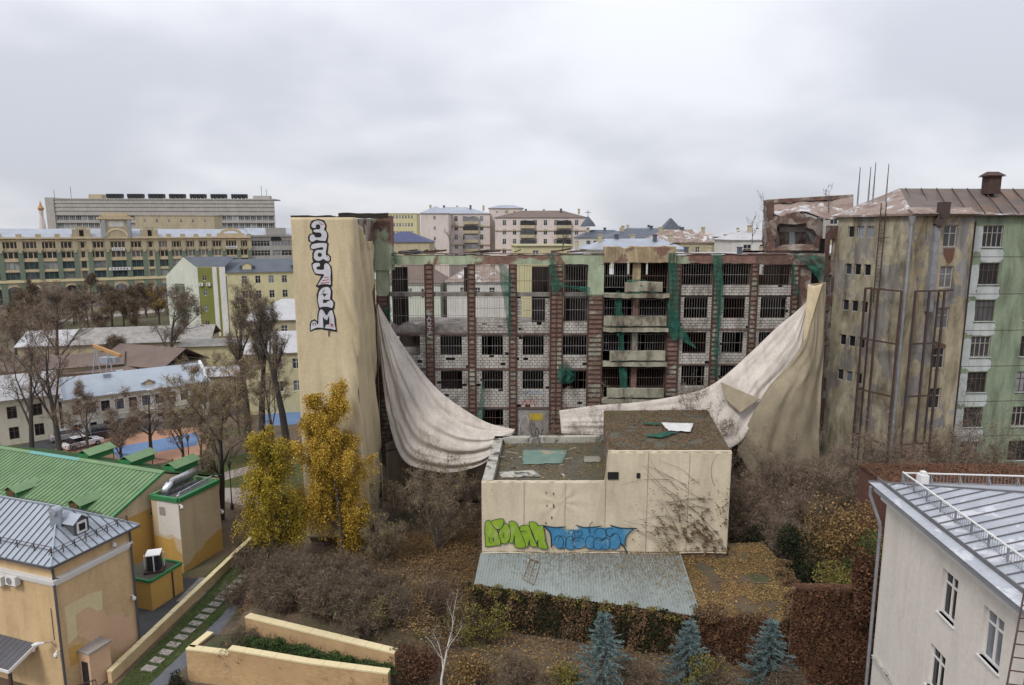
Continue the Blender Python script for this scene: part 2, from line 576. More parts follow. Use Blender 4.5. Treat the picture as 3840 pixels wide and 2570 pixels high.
def skeleton(base, h, r0, seed, first=0.3, counts=(7, 6, 5, 4), ratio=(0.62, 0.55, 0.5, 0.5), up=0.35, spread=0.9, lean=(0, 0), wob=0.12, stems=1, rmin=0.012):
    """branch centre lines by level: a list of (P (n,4,3), R (n,4))."""
    r = np.random.default_rng(seed)
    base = np.array(base, float)
    out = []
    def path(p, d, L, k=4, w=wob, up_=up):
        pts = [p]
        for _ in range(k - 1):
            d = d + r.normal(size=d.shape) * w + np.array([0, 0, up_ * 0.25])
            d = d / np.linalg.norm(d, axis=1, keepdims=True)
            pts.append(pts[-1] + d * (L / (k - 1))[:, None])
        return np.stack(pts, axis=1), d
    d0 = np.tile(np.array([[lean[0], lean[1], 1.0]]), (stems, 1))
    if stems > 1:
        d0[:, :2] += r.normal(size=(stems, 2)) * 0.38
    d0 /= np.linalg.norm(d0, axis=1, keepdims=True)
    L = np.full(stems, h * 0.95) * (0.75 + 0.25 * r.random(stems))
    P, _ = path(np.tile(base, (stems, 1)), d0, L, 4, wob * 0.6, 0.3)
    Rr = r0 * np.array([1.0, 0.78, 0.5, 0.14])[None, :] * np.ones((stems, 1))
    out.append((P, Rr))
    for lv, c in enumerate(counts):
        Pp, Rp = out[-1]
        n = len(Pp) * c
        idx = np.repeat(np.arange(len(Pp)), c)
        lo = first if lv == 0 else 0.25
        t = lo + (1 - lo) * (np.tile(np.arange(c), len(Pp)) + r.random(n)) / c
        t = np.clip(t, 0, 0.99) * 3
        k = t.astype(int); f = (t - k)[:, None]
        st = Pp[idx, k] * (1 - f) + Pp[idx, k + 1] * f
        pr = Rp[idx, k] * (1 - f[:, 0]) + Rp[idx, k + 1] * f[:, 0]
        pd = Pp[idx, k + 1] - Pp[idx, k]
        pl = np.linalg.norm(Pp[idx, 1:] - Pp[idx, :-1], axis=2).sum(axis=1)
        pd /= np.linalg.norm(pd, axis=1, keepdims=True) + 1e-9
        side = r.normal(size=(n, 3)); side -= pd * (side * pd).sum(1, keepdims=True)
        side /= np.linalg.norm(side, axis=1, keepdims=True) + 1e-9
        d = pd * (1.1 - 0.35 * spread) + side * spread * (0.7 + 0.5 * r.random((n, 1))) + np.array([0, 0, up * 0.6])
        d /= np.linalg.norm(d, axis=1, keepdims=True)
        L = pl * ratio[min(lv, len(ratio) - 1)] * (0.55 + 0.6 * r.random(n)) * (1.15 - 0.55 * (t / 3))
        P, _ = path(st, d, L, 4, wob * (1 + 0.4 * lv), up)
        Rr = np.maximum(pr * 0.62, rmin)[:, None] * np.array([1.0, 0.75, 0.52, 0.25])[None, :]
        out.append((P, np.maximum(Rr, rmin * 0.45)))
    return out
def tree(name, base, h, label, cat='tree', seed=1, r0=0.22, bark='bark_dark', leaf=None, nleaf=0, lsize=0.16, group=None, twig=None, spray=0, smat='twig_tan', slen=0.5, **k):
    sk = skeleton(base, h, r0, seed, **k)
    t = thing(name, tuple(base), label, cat, group)
    v, f = tubes(*sk[0], sides=7)
    v2, f2 = tubes(*sk[1], sides=5)
    mesh_obj('trunk', *join((v, f), (v2, f2)), bark, t, True)
    vf = [tubes(*lv, sides=3) for lv in sk[2:]]
    cr = mesh_obj('crown', *join(*vf), twig or bark, t)
    if spray:
        r = np.random.default_rng(seed + 7)
        ends = np.concatenate([lv[0][:, 1:].reshape(-1, 3) for lv in sk[-2:]])
        pick = ends[r.integers(0, len(ends), spray)] + r.normal(size=(spray, 3)) * slen * 0.4
        mesh_obj('twigs', *leaves(pick, slen, -0.25, seed + 1, 0.055), smat, cr, kind='stuff')
    if nleaf:
        r = np.random.default_rng(seed + 5)
        ends = np.concatenate([lv[0][:, 1:].reshape(-1, 3) for lv in sk[-2:]])
        pick = ends[r.integers(0, len(ends), nleaf)] + r.normal(size=(nleaf, 3)) * 0.14
        mesh_obj('foliage', *leaves(pick, lsize, 0.1, seed), leaf, cr, kind='stuff')
    return t
def clump_points(n, centre, rad, seed, hollow=0.35, squash=1.0, lumps=9):
    """points through a lumpy crown volume."""
    r = np.random.default_rng(seed)
    c = np.array(centre, float); rad = np.array(rad, float)
    q = r.normal(size=(lumps, 3)); q /= np.linalg.norm(q, axis=1, keepdims=True)
    lc = q * (0.35 + 0.45 * r.random((lumps, 1)))
    lr = 0.32 + 0.28 * r.random(lumps)
    w = r.integers(0, lumps, n)
    p = r.normal(size=(n, 3)); p /= np.linalg.norm(p, axis=1, keepdims=True)
    p *= (hollow + (1 - hollow) * r.random((n, 1)) ** 0.5) * lr[w][:, None]
    return c + (lc[w] + p) * rad
MF('leaf_gold', [(0.33, 0.26, 0.025), (0.45, 0.32, 0.035), (0.36, 0.22, 0.025), (0.25, 0.22, 0.035), (0.50, 0.38, 0.06)])
MF('leaf_amber', [(0.50, 0.29, 0.035), (0.58, 0.38, 0.06), (0.40, 0.21, 0.03), (0.44, 0.31, 0.05), (0.64, 0.46, 0.09)])
MF('leaf_brown', [(0.15, 0.095, 0.055), (0.20, 0.12, 0.06), (0.11, 0.075, 0.05), (0.24, 0.14, 0.06), (0.09, 0.07, 0.05)])
MF('twig_flake', [(0.30, 0.22, 0.165), (0.21, 0.155, 0.12), (0.40, 0.30, 0.23), (0.16, 0.12, 0.095)])
MF('twig_dark', [(0.18, 0.135, 0.095), (0.085, 0.066, 0.052), (0.26, 0.195, 0.13), (0.125, 0.095, 0.07)])
MF('leaf_litter', [(0.15, 0.09, 0.04), (0.26, 0.155, 0.055), (0.11, 0.075, 0.045), (0.34, 0.21, 0.07), (0.19, 0.11, 0.045), (0.40, 0.30, 0.14)])
MF('leaf_russet', [(0.135, 0.06, 0.038), (0.09, 0.048, 0.034), (0.175, 0.08, 0.042), (0.07, 0.045, 0.033), (0.21, 0.115, 0.05)])
MF('leaf_olive', [(0.17, 0.15, 0.04), (0.22, 0.18, 0.045), (0.11, 0.11, 0.035), (0.27, 0.21, 0.05)])
MF('leaf_green', [(0.04, 0.08, 0.024), (0.06, 0.11, 0.03), (0.03, 0.06, 0.02), (0.09, 0.12, 0.032)])
MF('leaf_dark', [(0.016, 0.024, 0.012), (0.026, 0.034, 0.014), (0.035, 0.035, 0.018)])
MF('needle_blue', [(0.12, 0.175, 0.175), (0.16, 0.225, 0.22), (0.075, 0.115, 0.115), (0.22, 0.29, 0.285)])
MF('leaf_tan', [(0.27, 0.17, 0.11), (0.34, 0.23, 0.15), (0.20, 0.12, 0.08)])
M('bark_dark', (0.085, 0.072, 0.062), (0.048, 0.041, 0.037), 6, 0.95, 0.4)
M('bark_brown', (0.105, 0.08, 0.062), (0.06, 0.047, 0.04), 6, 0.95, 0.4)
M('bark_grey', (0.16, 0.14, 0.125), (0.09, 0.08, 0.072), 6, 0.95, 0.4)
M('bark_pale', (0.30, 0.27, 0.23), (0.17, 0.15, 0.13), 6, 0.95, 0.4)
M('bark_birch', (0.62, 0.60, 0.56), (0.5, 0.48, 0.45), 3, 0.8, 0.3, stain=(0.06, 0.055, 0.05), stain_amt=(0.56, 0.62))
M('twig_purple', (0.15, 0.118, 0.095), (0.10, 0.078, 0.065), 3, 0.95, 0.0)
M('twig_tan', (0.22, 0.17, 0.13), (0.14, 0.11, 0.085), 3, 0.95, 0.0)

# ------------------------------------------------------------------ the ground
def smooth(a, b, x):
    t = min(1.0, max(0.0, (x - a) / (b - a)))
    return t * t * (3 - 2 * t)
def gz(x, y):
    """height of the ground: level, with a planted bank behind the brick terrace walls."""
    bank = 2.75 * smooth(-19.6, -17.0, x) * (1 - smooth(-6.0, -3.0, x)) * (1 - smooth(41.0, 51.0, y)) * smooth(40.2, 40.8, y + (x + 16) * 0.255)
    return bank
M('soil', (0.075, 0.055, 0.038), (0.115, 0.083, 0.05), 0.5, 0.95, 0.5, stain=(0.05, 0.062, 0.024), stain_amt=(0.5, 0.62))
M('town_ground', (0.13, 0.115, 0.095), (0.085, 0.08, 0.068), 0.08, 0.95, 0.3)
M('asphalt', (0.085, 0.085, 0.088), (0.06, 0.06, 0.063), 0.6, 0.9, 0.3)
M('asphalt_blue', (0.10, 0.105, 0.122), (0.14, 0.145, 0.16), 0.8, 0.85, 0.3)
M('paving', (0.34, 0.30, 0.27), (0.25, 0.225, 0.205), 0.9, 0.9, 0.3, stain=(0.16, 0.10, 0.07))
M('concrete', (0.33, 0.315, 0.29), (0.22, 0.21, 0.195), 0.9, 0.9, 0.3, streak=0.3)
M('turf', (0.045, 0.07, 0.018), (0.08, 0.085, 0.028), 0.8, 0.95, 0.6, stain=(0.10, 0.07, 0.035), stain_amt=(0.55, 0.7))
M('court_blue', (0.12, 0.20, 0.36), (0.15, 0.23, 0.38), 0.4, 0.8, 0.1)
M('court_orange', (0.46, 0.25, 0.16), (0.40, 0.225, 0.15), 0.4, 0.8, 0.1)
M('line_white', (0.7, 0.7, 0.68), None, 1, 0.7, 0.0)
def axis(fine0, fine1, step, far):
    a = list(np.arange(fine0, fine1 + 0.01, step))
    s_, x = step, fine0
    lo = []
    while x > -far:
        s_ *= 1.5; x -= s_; lo.append(x)
    s_, x = step, fine1
    hi = []
    while x < far:
        s_ *= 1.5; x += s_; hi.append(x)
    return lo[::-1] + a + hi
gx, gy = axis(-32, 24, 0.8, 2600), axis(30, 68, 0.8, 2600)
gv = [(x, y, gz(x, y)) for y in gy for x in gx]
nx_ = len(gx)
gf = np.array([(j * nx_ + i, j * nx_ + i + 1, (j + 1) * nx_ + i + 1, (j + 1) * nx_ + i) for j in range(len(gy) - 1) for i in range(nx_ - 1)])
m, nt, N, L, b = _new('ground_mix')
p_ = _pos(nt)
near = _mix(nt, _ramp(nt, _noise(nt, p_, 0.35, 8, 0.65), 0.38, 0.62), (0.12, 0.088, 0.06), (0.18, 0.125, 0.075))
near = _mix(nt, _ramp(nt, _noise(nt, p_, 0.16, 6, 0.6), 0.55, 0.66), near, (0.09, 0.095, 0.04))
fine_ = _noise(nt, p_, 7.0, 4, 0.7)
near = _mix(nt, 0.6, near, _ramp(nt, fine_, 0.3, 0.7, (0.35, 0.35, 0.35, 1)), 'MULTIPLY')
L.new(near, b.inputs['Base Color'])
b.inputs['Roughness'].default_value = 0.95
_bump(nt, b, fine_, 0.8, 0.1)
MATS['ground_mix'] = m
mesh_obj('ground', gv, gf, 'ground_mix', kind='structure')
def flat(name, pts, mat, z=0.004, **props):
    P = [Vector((p[0], p[1], z)) for p in pts]
    a = sum(P[i].x * P[(i + 1) % len(P)].y - P[(i + 1) % len(P)].x * P[i].y for i in range(len(P)))
    if a < 0:
        P = P[::-1]
    return mesh_obj(name, P, [tuple(range(len(P)))], mat, **props)
# paths and paved areas on the left
flat('path', [(-22.0, 37.0), (-20.9, 37.0), (-19.6, 45.0), (-19.4, 53.5), (-20.6, 53.5), (-20.7, 45.0)], 'asphalt_blue', 0.006, kind='structure')
flat('lawn', [(-23.9, 36.5), (-22.0, 36.5), (-20.7, 45.0), (-20.6, 57.0), (-22.6, 57.0), (-23.6, 40.0)], 'turf', 0.004, kind='structure')
flat('lawn', [(-24.5, 50.5), (-23.0, 50.5), (-22.7, 60.0), (-23.6, 60.0)], 'turf', 0.004, kind='structure')
flat('yard', [(-30, 40.6), (-24.6, 40.6), (-23.1, 50.4), (-26, 50.4)], 'asphalt', 0.005, kind='structure')
flat('concrete_apron', [(-24.9, 46.9), (-23.3, 46.9), (-23.05, 50.4), (-24.75, 50.4)], 'concrete', 0.010, kind='structure')
flat('footpath', [G(822, 1830), G(905, 1830), G(1130, 1905), G(1130, 1990), G(930, 1900), G(838, 1880)], 'paving', 0.006, kind='structure')
flat('footpath', [G(735, 1800), G(960, 1740), G(965, 1765), G(750, 1830)], 'paving', 0.008, kind='structure')
flat('lawn', [G(765, 1735), G(1135, 1655), G(1135, 1900), G(1000, 1850), G(905, 1825), G(830, 1840), G(760, 1850)], 'turf', 0.005, kind='structure')
# sports court
flat('sports_court', [G(200, 1690), G(262, 1652), G(745, 1598), G(790, 1640), G(765, 1705), G(560, 1745), G(330, 1740)], 'court_orange', 0.006, kind='structure')
flat('court_surface', [G(415, 1682), G(735, 1622), G(752, 1640), G(735, 1672), G(440, 1720)], 'court_blue', 0.011, kind='structure')
flat('court_surface', [G(985, 1545), G(1130, 1530), G(1130, 1590), G(990, 1600)], 'court_blue', 0.011, kind='structure')
flat('street', [G(0, 1740), G(300, 1665), G(760, 1572), G(1120, 1530), G(1120, 1500), G(760, 1545), G(280, 1620), G(0, 1690)], 'asphalt', 0.005, kind='structure')
# park and streets beyond
M('park_turf', (0.06, 0.07, 0.026), (0.095, 0.08, 0.045), 0.06, 0.95, 0.3, stain=(0.12, 0.085, 0.055), stain_amt=(0.46, 0.6))
flat('park_lawn', [(-210, 160), (-75, 160), (-95, 232), (-260, 232)], 'park_turf', 0.006, kind='structure')
flat('boulevard', [(-260, 233), (-190, 233), (-95, 281), (-95, 296), (-190, 249), (-260, 249)], 'asphalt', 0.006, kind='structure')
flat('footpath', [G(80, 1215), G(700, 1150), G(720, 1158), G(90, 1225)], 'paving', 0.012, kind='structure')

# ------------------------------------------------------------------ materials of the old buildings
BR1, BR2 = (0.28, 0.10, 0.058), (0.17, 0.063, 0.042)
MP('plaster_green_ruin', (0.42, 0.48, 0.34), (0.33, 0.39, 0.27), BR1, BR2, (0.50, 0.54), 0.22, 0.0, 0.6)
MP('plaster_yellow_ruin', (0.47, 0.38, 0.24), (0.36, 0.28, 0.18), BR1, BR2, (0.56, 0.60), 0.6, 0.0, 0.8)
MP('brick_pier', (0.40, 0.41, 0.32), (0.29, 0.28, 0.225), (0.26, 0.10, 0.06), (0.165, 0.068, 0.045), (0.43, 0.48), 0.6, 0.0, 0.8)
MP('brick_dark', (0.34, 0.30, 0.26), (0.24, 0.2, 0.17), (0.20, 0.085, 0.058), (0.115, 0.056, 0.042), (0.44, 0.5), 0.5, 0.0, 0.8, mortar=(0.20, 0.17, 0.15))
M('ruin_concrete', (0.27, 0.25, 0.225), (0.16, 0.148, 0.132), 0.8, 0.95, 0.4, streak=0.6, stain=(0.10, 0.085, 0.07), stain_amt=(0.5, 0.66))
M('ruin_concrete_green', (0.40, 0.39, 0.29), (0.27, 0.25, 0.195), 0.8, 0.95, 0.4, streak=0.9, stain=(0.11, 0.085, 0.065), stain_amt=(0.48, 0.62))
M('interior_dark', (0.04, 0.033, 0.029), (0.024, 0.02, 0.018), 0.7, 0.95, 0.3)  # near-black tone puts the shade inside the ruin into the colour
M('rust', (0.092, 0.052, 0.042), (0.058, 0.036, 0.032), 2.5, 0.85, 0.4)
M('rust_pale', (0.165, 0.11, 0.09), (0.105, 0.07, 0.06), 2.5, 0.85, 0.4)
M('bar_grey', (0.30, 0.285, 0.275), (0.17, 0.135, 0.12), 1.2, 0.6, 0.0)
M('tarp_beige', (0.60, 0.50, 0.325), (0.55, 0.455, 0.295), 0.35, 0.75, 0.05, streak=0.3, spec=0.25, stain=(0.5, 0.42, 0.28), stain_amt=(0.55, 0.75))
M('tarp_khaki', (0.30, 0.25, 0.17), (0.235, 0.195, 0.135), 0.35, 0.75, 0.05, streak=0.25, spec=0.25)
M('tarp_white', (0.60, 0.545, 0.485), (0.53, 0.475, 0.42), 0.35, 0.75, 0.05, streak=0.35, spec=0.25, stain=(0.42, 0.36, 0.29), stain_amt=(0.56, 0.75))
M('paint_black', (0.018, 0.018, 0.022), None, 2, 0.7, 0.0, fine=False)
M('paint_white', (0.60, 0.60, 0.63), (0.50, 0.50, 0.53), 1.6, 0.7, 0.0, streak=0.2)
M('paint_red', (0.42, 0.05, 0.055), None, 2, 0.7, 0.0, fine=False)
M('paint_lime', (0.27, 0.41, 0.03), (0.19, 0.33, 0.03), 2.5, 0.7, 0.0, stain=(0.42, 0.45, 0.18), stain_amt=(0.56, 0.72))
M('paint_blue', (0.06, 0.24, 0.42), (0.045, 0.18, 0.34), 2.5, 0.7, 0.0, stain=(0.22, 0.36, 0.42), stain_amt=(0.54, 0.7))
M('paint_outline', (0.02, 0.035, 0.045), None, 2, 0.7, 0.0, fine=False)
M('white_board', (0.62, 0.62, 0.6), (0.5, 0.5, 0.48), 1.0, 0.8, 0.1)
m, nt, N, L, b = _new('block')
oi = N.new('ShaderNodeObjectInfo')
c_ = _mix(nt, oi.outputs['Random'], (0.47, 0.435, 0.385), (0.63, 0.60, 0.56))
n_ = _noise(nt, _pos(nt), 0.45, 7, 0.68, 0.4)
c_ = _mix(nt, _ramp(nt, n_, 0.5, 0.7), c_, (0.21, 0.185, 0.155))
s_ = _noise(nt, _pos(nt, (2.2, 2.2, 0.2)), 1.0, 5, 0.6)
c_ = _mix(nt, 0.5, c_, _ramp(nt, s_, 0.35, 0.65, (0.35, 0.33, 0.3, 1)), 'MULTIPLY')
f_ = _noise(nt, _pos(nt), 5.0, 4, 0.7)
c_ = _mix(nt, 0.4, c_, _ramp(nt, f_, 0.3, 0.7, (0.5, 0.48, 0.45, 1)), 'MULTIPLY')
L.new(c_, b.inputs['Base Color']); b.inputs['Roughness'].default_value = 0.95
_bump(nt, b, f_, 0.5, 0.03)
MATS['block'] = m
m, nt, N, L, b = _new('green_net')
mixs = N.new('ShaderNodeMixShader'); tr = N.new('ShaderNodeBsdfTransparent')
n_ = _noise(nt, _pos(nt), 1.3, 5, 0.65)
L.new(_ramp(nt, n_, 0.3, 0.7, (0.4, 0.4, 0.4, 1), (0.85, 0.85, 0.85, 1)), mixs.inputs[0])
L.new(tr.outputs[0], mixs.inputs[1]); L.new(b.outputs[0], mixs.inputs[2])
L.new(mixs.outputs[0], N['Material Output'].inputs[0])
L.new(_mix(nt, _ramp(nt, n_, 0.35, 0.65), (0.008, 0.07, 0.048), (0.014, 0.115, 0.075)), b.inputs['Base Color'])
b.inputs['Roughness'].default_value = 0.8
MATS['green_net'] = m

# ------------------------------------------------------------------ the ruined factory block
RY = 66.0
RF = Face((-13.2, RY), (27.8, RY))
ruin = thing('ruined_building', (7, RY + 6, 0), 'roofless five-storey ruin with brick piers, white block infill and barred openings', 'building')
def X(x): return x + 13.2
PIERS = [(-13.1, -12.0), (-8.42, -7.64), (-4.3, -3.58), (-0.28, 0.44), (3.72, 4.94), (7.38, 8.83), (15.12, 16.31), (19.43, 20.16), (23.05, 23.76), (27.04, 27.7)]
for i, (a, b_) in enumerate(PIERS):
    top = 23.95
    mb = MB()
    # worn corners: the shaft is a stack of slightly uneven courses welded into one skin
    zs = np.linspace(0, top, 26)
    prof = [(a + 0.05 * nz(i * 3.1, z * 0.9), b_ + 0.05 * nz(i * 3.1 + 9, z * 0.9), 0.03 * nz(i, z * 1.3 + 4)) for z in zs]
    for k, z in enumerate(zs):
        l, r_, d_ = prof[k]
        for q in (RF.p(X(l), z, d_), RF.p(X(r_), z, d_), RF.p(X(r_), z, -0.9), RF.p(X(l), z, -0.9)):
            mb.v.append(tuple(q))
    for k in range(len(zs) - 1):
        for c in range(4):
            mb.f.append((k * 4 + c, k * 4 + (c + 1) % 4, k * 4 + 4 + (c + 1) % 4, k * 4 + 4 + c))
    pier = mb.build('pier', 'brick_pier', ruin)
    if i in (0, 5):
        hb_ = MB(); RF.box(hb_, X(a) - 0.03, X(b_) + 0.03, 20.9, 23.94, -0.92, 0.07); hb_.build('plaster_head', 'plaster_green_ruin', pier)
    # steel corner angles and flat straps round the pier
    st = MB()
    z0 = 4 if i < 4 else 6
    z1 = 21.0 if i in (0, 5) else top
    for x in (a + 0.02, b_ - 0.02):
        RF.box(st, X(x) - 0.07, X(x) + 0.07, z0, z1, -0.05, 0.075)
    if b_ - a > 1.1:
        xm = (a + b_) / 2
        if i == 4:
            RF.box(st, X(xm) - 0.05, X(xm) + 0.05, z0, 20.5, 0.0, 0.07)
    z = z0 + 0.3
    while z < z1:
        RF.box(st, X(a) + 0.05, X(b_) - 0.05, z, z + 0.07, 0.0, 0.09)
        z += 0.46 + 0.06 * nz(i * 7.7, z)
    st.build('steel_straps', 'rust', pier, kind='stuff')
# top beam / parapet, bay by bay, broken top edge
def ragged(F, u0, u1, z0, z1, d0, d1, amp, seed, step=0.35):
    mb = MB()
    n = max(2, int((u1 - u0) / step))
    o = 0
    for k in range(n + 1):
        u = u0 + (u1 - u0) * k / n
        t = z1 + amp * (nz(u * 0.8 + seed, seed) + 0.6 * nz(u * 2.7, seed + 3)) - (amp * 0.8 if nz(u * 0.4, seed * 2.0) > 0.25 else 0)
        bt = z0 + 0.08 * nz(u * 1.6, seed + 8)
        for q in (F.p(u, bt, d1), F.p(u, t, d1), F.p(u, t + 0.04, d0), F.p(u, bt, d0)):
            mb.v.append(tuple(q))
    for k in range(n):
        for c in range(4):
            c2 = (c + 1) % 4
            mb.f.append((k * 4 + c, k * 4 + c2, k * 4 + 4 + c2, k * 4 + 4 + c))
    mb.f.append((3, 2, 1, 0)); mb.f.append(tuple(n * 4 + c for c in range(4)))
    return mb
ragged(RF, X(-12.0), X(8.83), 23.95, 24.85, -0.55, 0.06, 0.12, 1.3).build('parapet', 'plaster_green_ruin', ruin)
ragged(RF, X(8.83), X(15.6), 24.15, 25.65, -0.6, 0.5, 0.18, 5.1).build('parapet', 'plaster_yellow_ruin', ruin)
ragged(RF, X(15.6), X(23.4), 24.05, 24.85, -0.55, 0.06, 0.1, 9.7).build('parapet', 'plaster_green_ruin', ruin)
ragged(RF, X(23.4), X(28.6), 23.95, 24.95, -0.55, 0.08, 0.16, 12.7).build('parapet', 'brick_dark', ruin)
ragged(RF, X(-12.0), X(8.83), 24.95, 25.0, -0.75, 0.16, 0.07, 31.3).build('coping', 'rust_pale', ruin)
ragged(RF, X(15.6), X(26.4), 24.93, 25.0, -0.75, 0.16, 0.07, 33.3).build('coping', 'rust_pale', ruin)
# floors
FL_L, FL_R = (20.95, 17.25, 13.75, 9.8, 6.3, 2.9), (20.95, 17.7, 14.2, 10.4, 6.9, 3.2)
DEEP = 13.0
for k, (zl, zr) in enumerate(zip(FL_L, FL_R)):
    if k == 0:
        mb = MB(); RF.box(mb, X(-12), X(8.2), zl - 0.1, zl + 0.28, -0.75, -0.15); mb.build('floor_beam', 'ruin_concrete', ruin)
    else:
        mb = MB(); RF.box(mb, X(-13), X(8.2), zl - 0.28, zl, -DEEP, -0.12); mb.build('floor_slab', 'ruin_concrete', ruin)
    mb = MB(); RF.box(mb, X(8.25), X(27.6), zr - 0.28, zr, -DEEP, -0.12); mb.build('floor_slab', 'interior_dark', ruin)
    if k:
        for j, (a, b_) in enumerate(zip(PIERS, PIERS[1:])):
            if j == 5:
                continue
            zz = zl if j < 5 else zr
            mb = MB(); RF.box(mb, X(a[1]) - 0.03, X(b_[0]) + 0.03, zz - 0.12, zz + 0.02, -0.2, 0.045)
            mb.build('steel_lintel', 'rust_pale', ruin)
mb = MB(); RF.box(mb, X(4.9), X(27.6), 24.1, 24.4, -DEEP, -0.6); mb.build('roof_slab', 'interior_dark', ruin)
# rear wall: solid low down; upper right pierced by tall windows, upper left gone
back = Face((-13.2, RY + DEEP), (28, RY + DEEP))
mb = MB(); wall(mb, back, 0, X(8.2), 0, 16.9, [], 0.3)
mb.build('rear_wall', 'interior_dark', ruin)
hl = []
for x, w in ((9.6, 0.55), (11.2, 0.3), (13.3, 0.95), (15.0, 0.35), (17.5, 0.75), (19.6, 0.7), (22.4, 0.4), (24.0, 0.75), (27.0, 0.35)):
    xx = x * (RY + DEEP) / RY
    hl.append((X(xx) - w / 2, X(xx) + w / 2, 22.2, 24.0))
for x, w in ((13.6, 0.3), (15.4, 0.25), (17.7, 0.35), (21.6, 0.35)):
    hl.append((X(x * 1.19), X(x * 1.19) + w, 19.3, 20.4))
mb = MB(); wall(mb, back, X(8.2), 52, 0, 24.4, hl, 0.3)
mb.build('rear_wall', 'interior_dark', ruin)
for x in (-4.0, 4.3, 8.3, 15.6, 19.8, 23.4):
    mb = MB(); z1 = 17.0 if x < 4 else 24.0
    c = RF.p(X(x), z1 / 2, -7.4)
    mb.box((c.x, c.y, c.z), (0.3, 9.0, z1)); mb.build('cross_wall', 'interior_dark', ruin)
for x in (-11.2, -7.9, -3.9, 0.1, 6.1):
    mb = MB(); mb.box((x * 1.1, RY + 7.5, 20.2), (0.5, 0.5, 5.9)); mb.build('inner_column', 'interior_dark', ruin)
# added black panels: shade of the two top storeys built in for contrast
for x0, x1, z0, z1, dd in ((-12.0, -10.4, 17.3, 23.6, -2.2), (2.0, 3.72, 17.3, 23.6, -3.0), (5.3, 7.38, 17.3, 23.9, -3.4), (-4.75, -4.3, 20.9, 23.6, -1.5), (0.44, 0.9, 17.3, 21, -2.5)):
    mb = MB(); RF.box(mb, X(x0), X(x1), z0, z1, dd - 0.3, dd); mb.build('shade_panel', 'interior_dark', ruin)
# rubble heaped on the fourth floor slab
for k, (x0, x1) in enumerate(((-12.0, -8.3), (-7.7, -4.3), (-3.6, -0.3))):
    def heap(s, t, x0=x0, x1=x1, k=k):
        x = x0 + (x1 - x0) * s
        e = math.sin(math.pi * min(1, t * 1.2)) if t < 0.83 else 0
        return RF.p(X(x), 17.27 + (0.75 + 0.35 * nz(x * 1.1, k)) * e + 0.12 * nz(x * 4, t * 9, k) * e, -0.35 - 3.2 * t)
    sheet('rubble', heap, 22, 12, 'ruin_concrete', ruin, smooth=False, kind='stuff')
# blockwork: cast blocks laid in courses round the openings
BW, BH = 0.445, 0.262
blk = MB(); blk.box((0, 0, 0), (1, 1, 1))
blk_me = raw_mesh('block', blk.v, blk.f, 'block')
block_jobs = []
def blockwork(x0, x1, z0, z1, hole=None, pri=1):
    z, c = z0, 0
    while z < z1 - 0.08:
        hh = min(BH, z1 - z)
        x = x0 - (BW / 2 if c % 2 else 0)
        while x < x1 - 0.02:
            a, e = max(x, x0), min(x + BW, x1)
            segs = [(a, e)]
            if hole and z + hh / 2 > hole[2] and z + hh / 2 < hole[3]:
                segs = [(a, min(e, hole[0])), (max(a, hole[1]), e)]
            for (p, q) in segs:
                if q - p > 0.06 and nz(p * 3.7, z * 4.1, x0) < 0.53:
                    block_jobs.append((pri, p, q, z, z + hh))
            x += BW
        z += BH; c += 1
BAYS = [(PIERS[i][1], PIERS[i + 1][0]) for i in range(9)]
GRILLES = []
def bay(i, rows):
    for (z0, z1, hz0, hz1, side, pri) in rows:
        a, e = BAYS[i]
        hole = (a + side, e - side, hz0, hz1)
        blockwork(a + 0.02, e - 0.02, z0, z1, hole, pri)
        GRILLES.append((hole[0], hole[1], hz0, hz1))
low = [(13.78, 17.1, 15.05, 17.02, 0.62, 0), (9.83, 13.6, 11.6, 13.6, 0.62, 0), (6.35, 9.66, 7.85, 9.66, 0.62, 2)]
for i in (0, 1, 2):
    bay(i, low)
bay(3, low[:2])
bay(4, [(13.78, 17.1, 15.05, 17.02, 0.05, 1), (9.83, 13.6, 11.6, 13.6, 0.05, 1), (6.35, 9.66, 7.85, 9.66, 0.05, 2)])
blockwork(BAYS[2][0], BAYS[2][1], 17.27, 18.75, None, 1)
blockwork(BAYS[3][0], BAYS[3][1], 17.27, 20.7, (BAYS[3][0] + 0.5, BAYS[3][1] - 0.5, 18.4, 20.8), 1)
blockwork(BAYS[4][0], BAYS[4][1], 17.27, 18.4, None, 1)
for i in (6, 7, 8):
    bay(i, [(20.97, 21.95, 21.95, 24.05, 0.0, 1), (17.72, 20.82, 18.7, 20.82, 0.42, 1), (14.22, 17.58, 15.3, 17.4, 0.42, 1), (10.42, 14.06, 11.9, 14.0, 0.42, 2), (6.95, 10.28, 8.4, 10.2, 0.42, 2)])
for (a, e, z0, z1) in ((BAYS[0][0], BAYS[0][1], 21.25, 23.9), (BAYS[1][0], BAYS[1][1], 21.25, 23.9), (BAYS[2][0], BAYS[2][1], 21.25, 23.9), (BAYS[3][0], BAYS[3][1], 20.95, 23.9), (BAYS[4][0], BAYS[4][1], 20.95, 23.9),
                       (BAYS[0][0], BAYS[0][1], 17.3, 20.8), (BAYS[1][0], BAYS[1][1], 17.3, 20.8), (BAYS[2][0], BAYS[2][1], 18.7, 20.8), (BAYS[3][0] + 0.5, BAYS[3][1] - 0.5, 18.4, 20.7), (BAYS[4][0], BAYS[4][1], 18.4, 20.8),
                       (9.0, 11.6, 21.7, 24.1), (12.4, 15.0, 21.7, 24.1), (9.0, 11.9, 18.95, 20.6), (12.4, 15.0, 18.95, 20.6), (9.0, 15.0, 15.5, 17.2), (9.0, 15.0, 11.9, 13.8)):
    GRILLES.append((a, e, z0, z1))
block_jobs.sort(key=lambda j: j[0])
rest = MB()
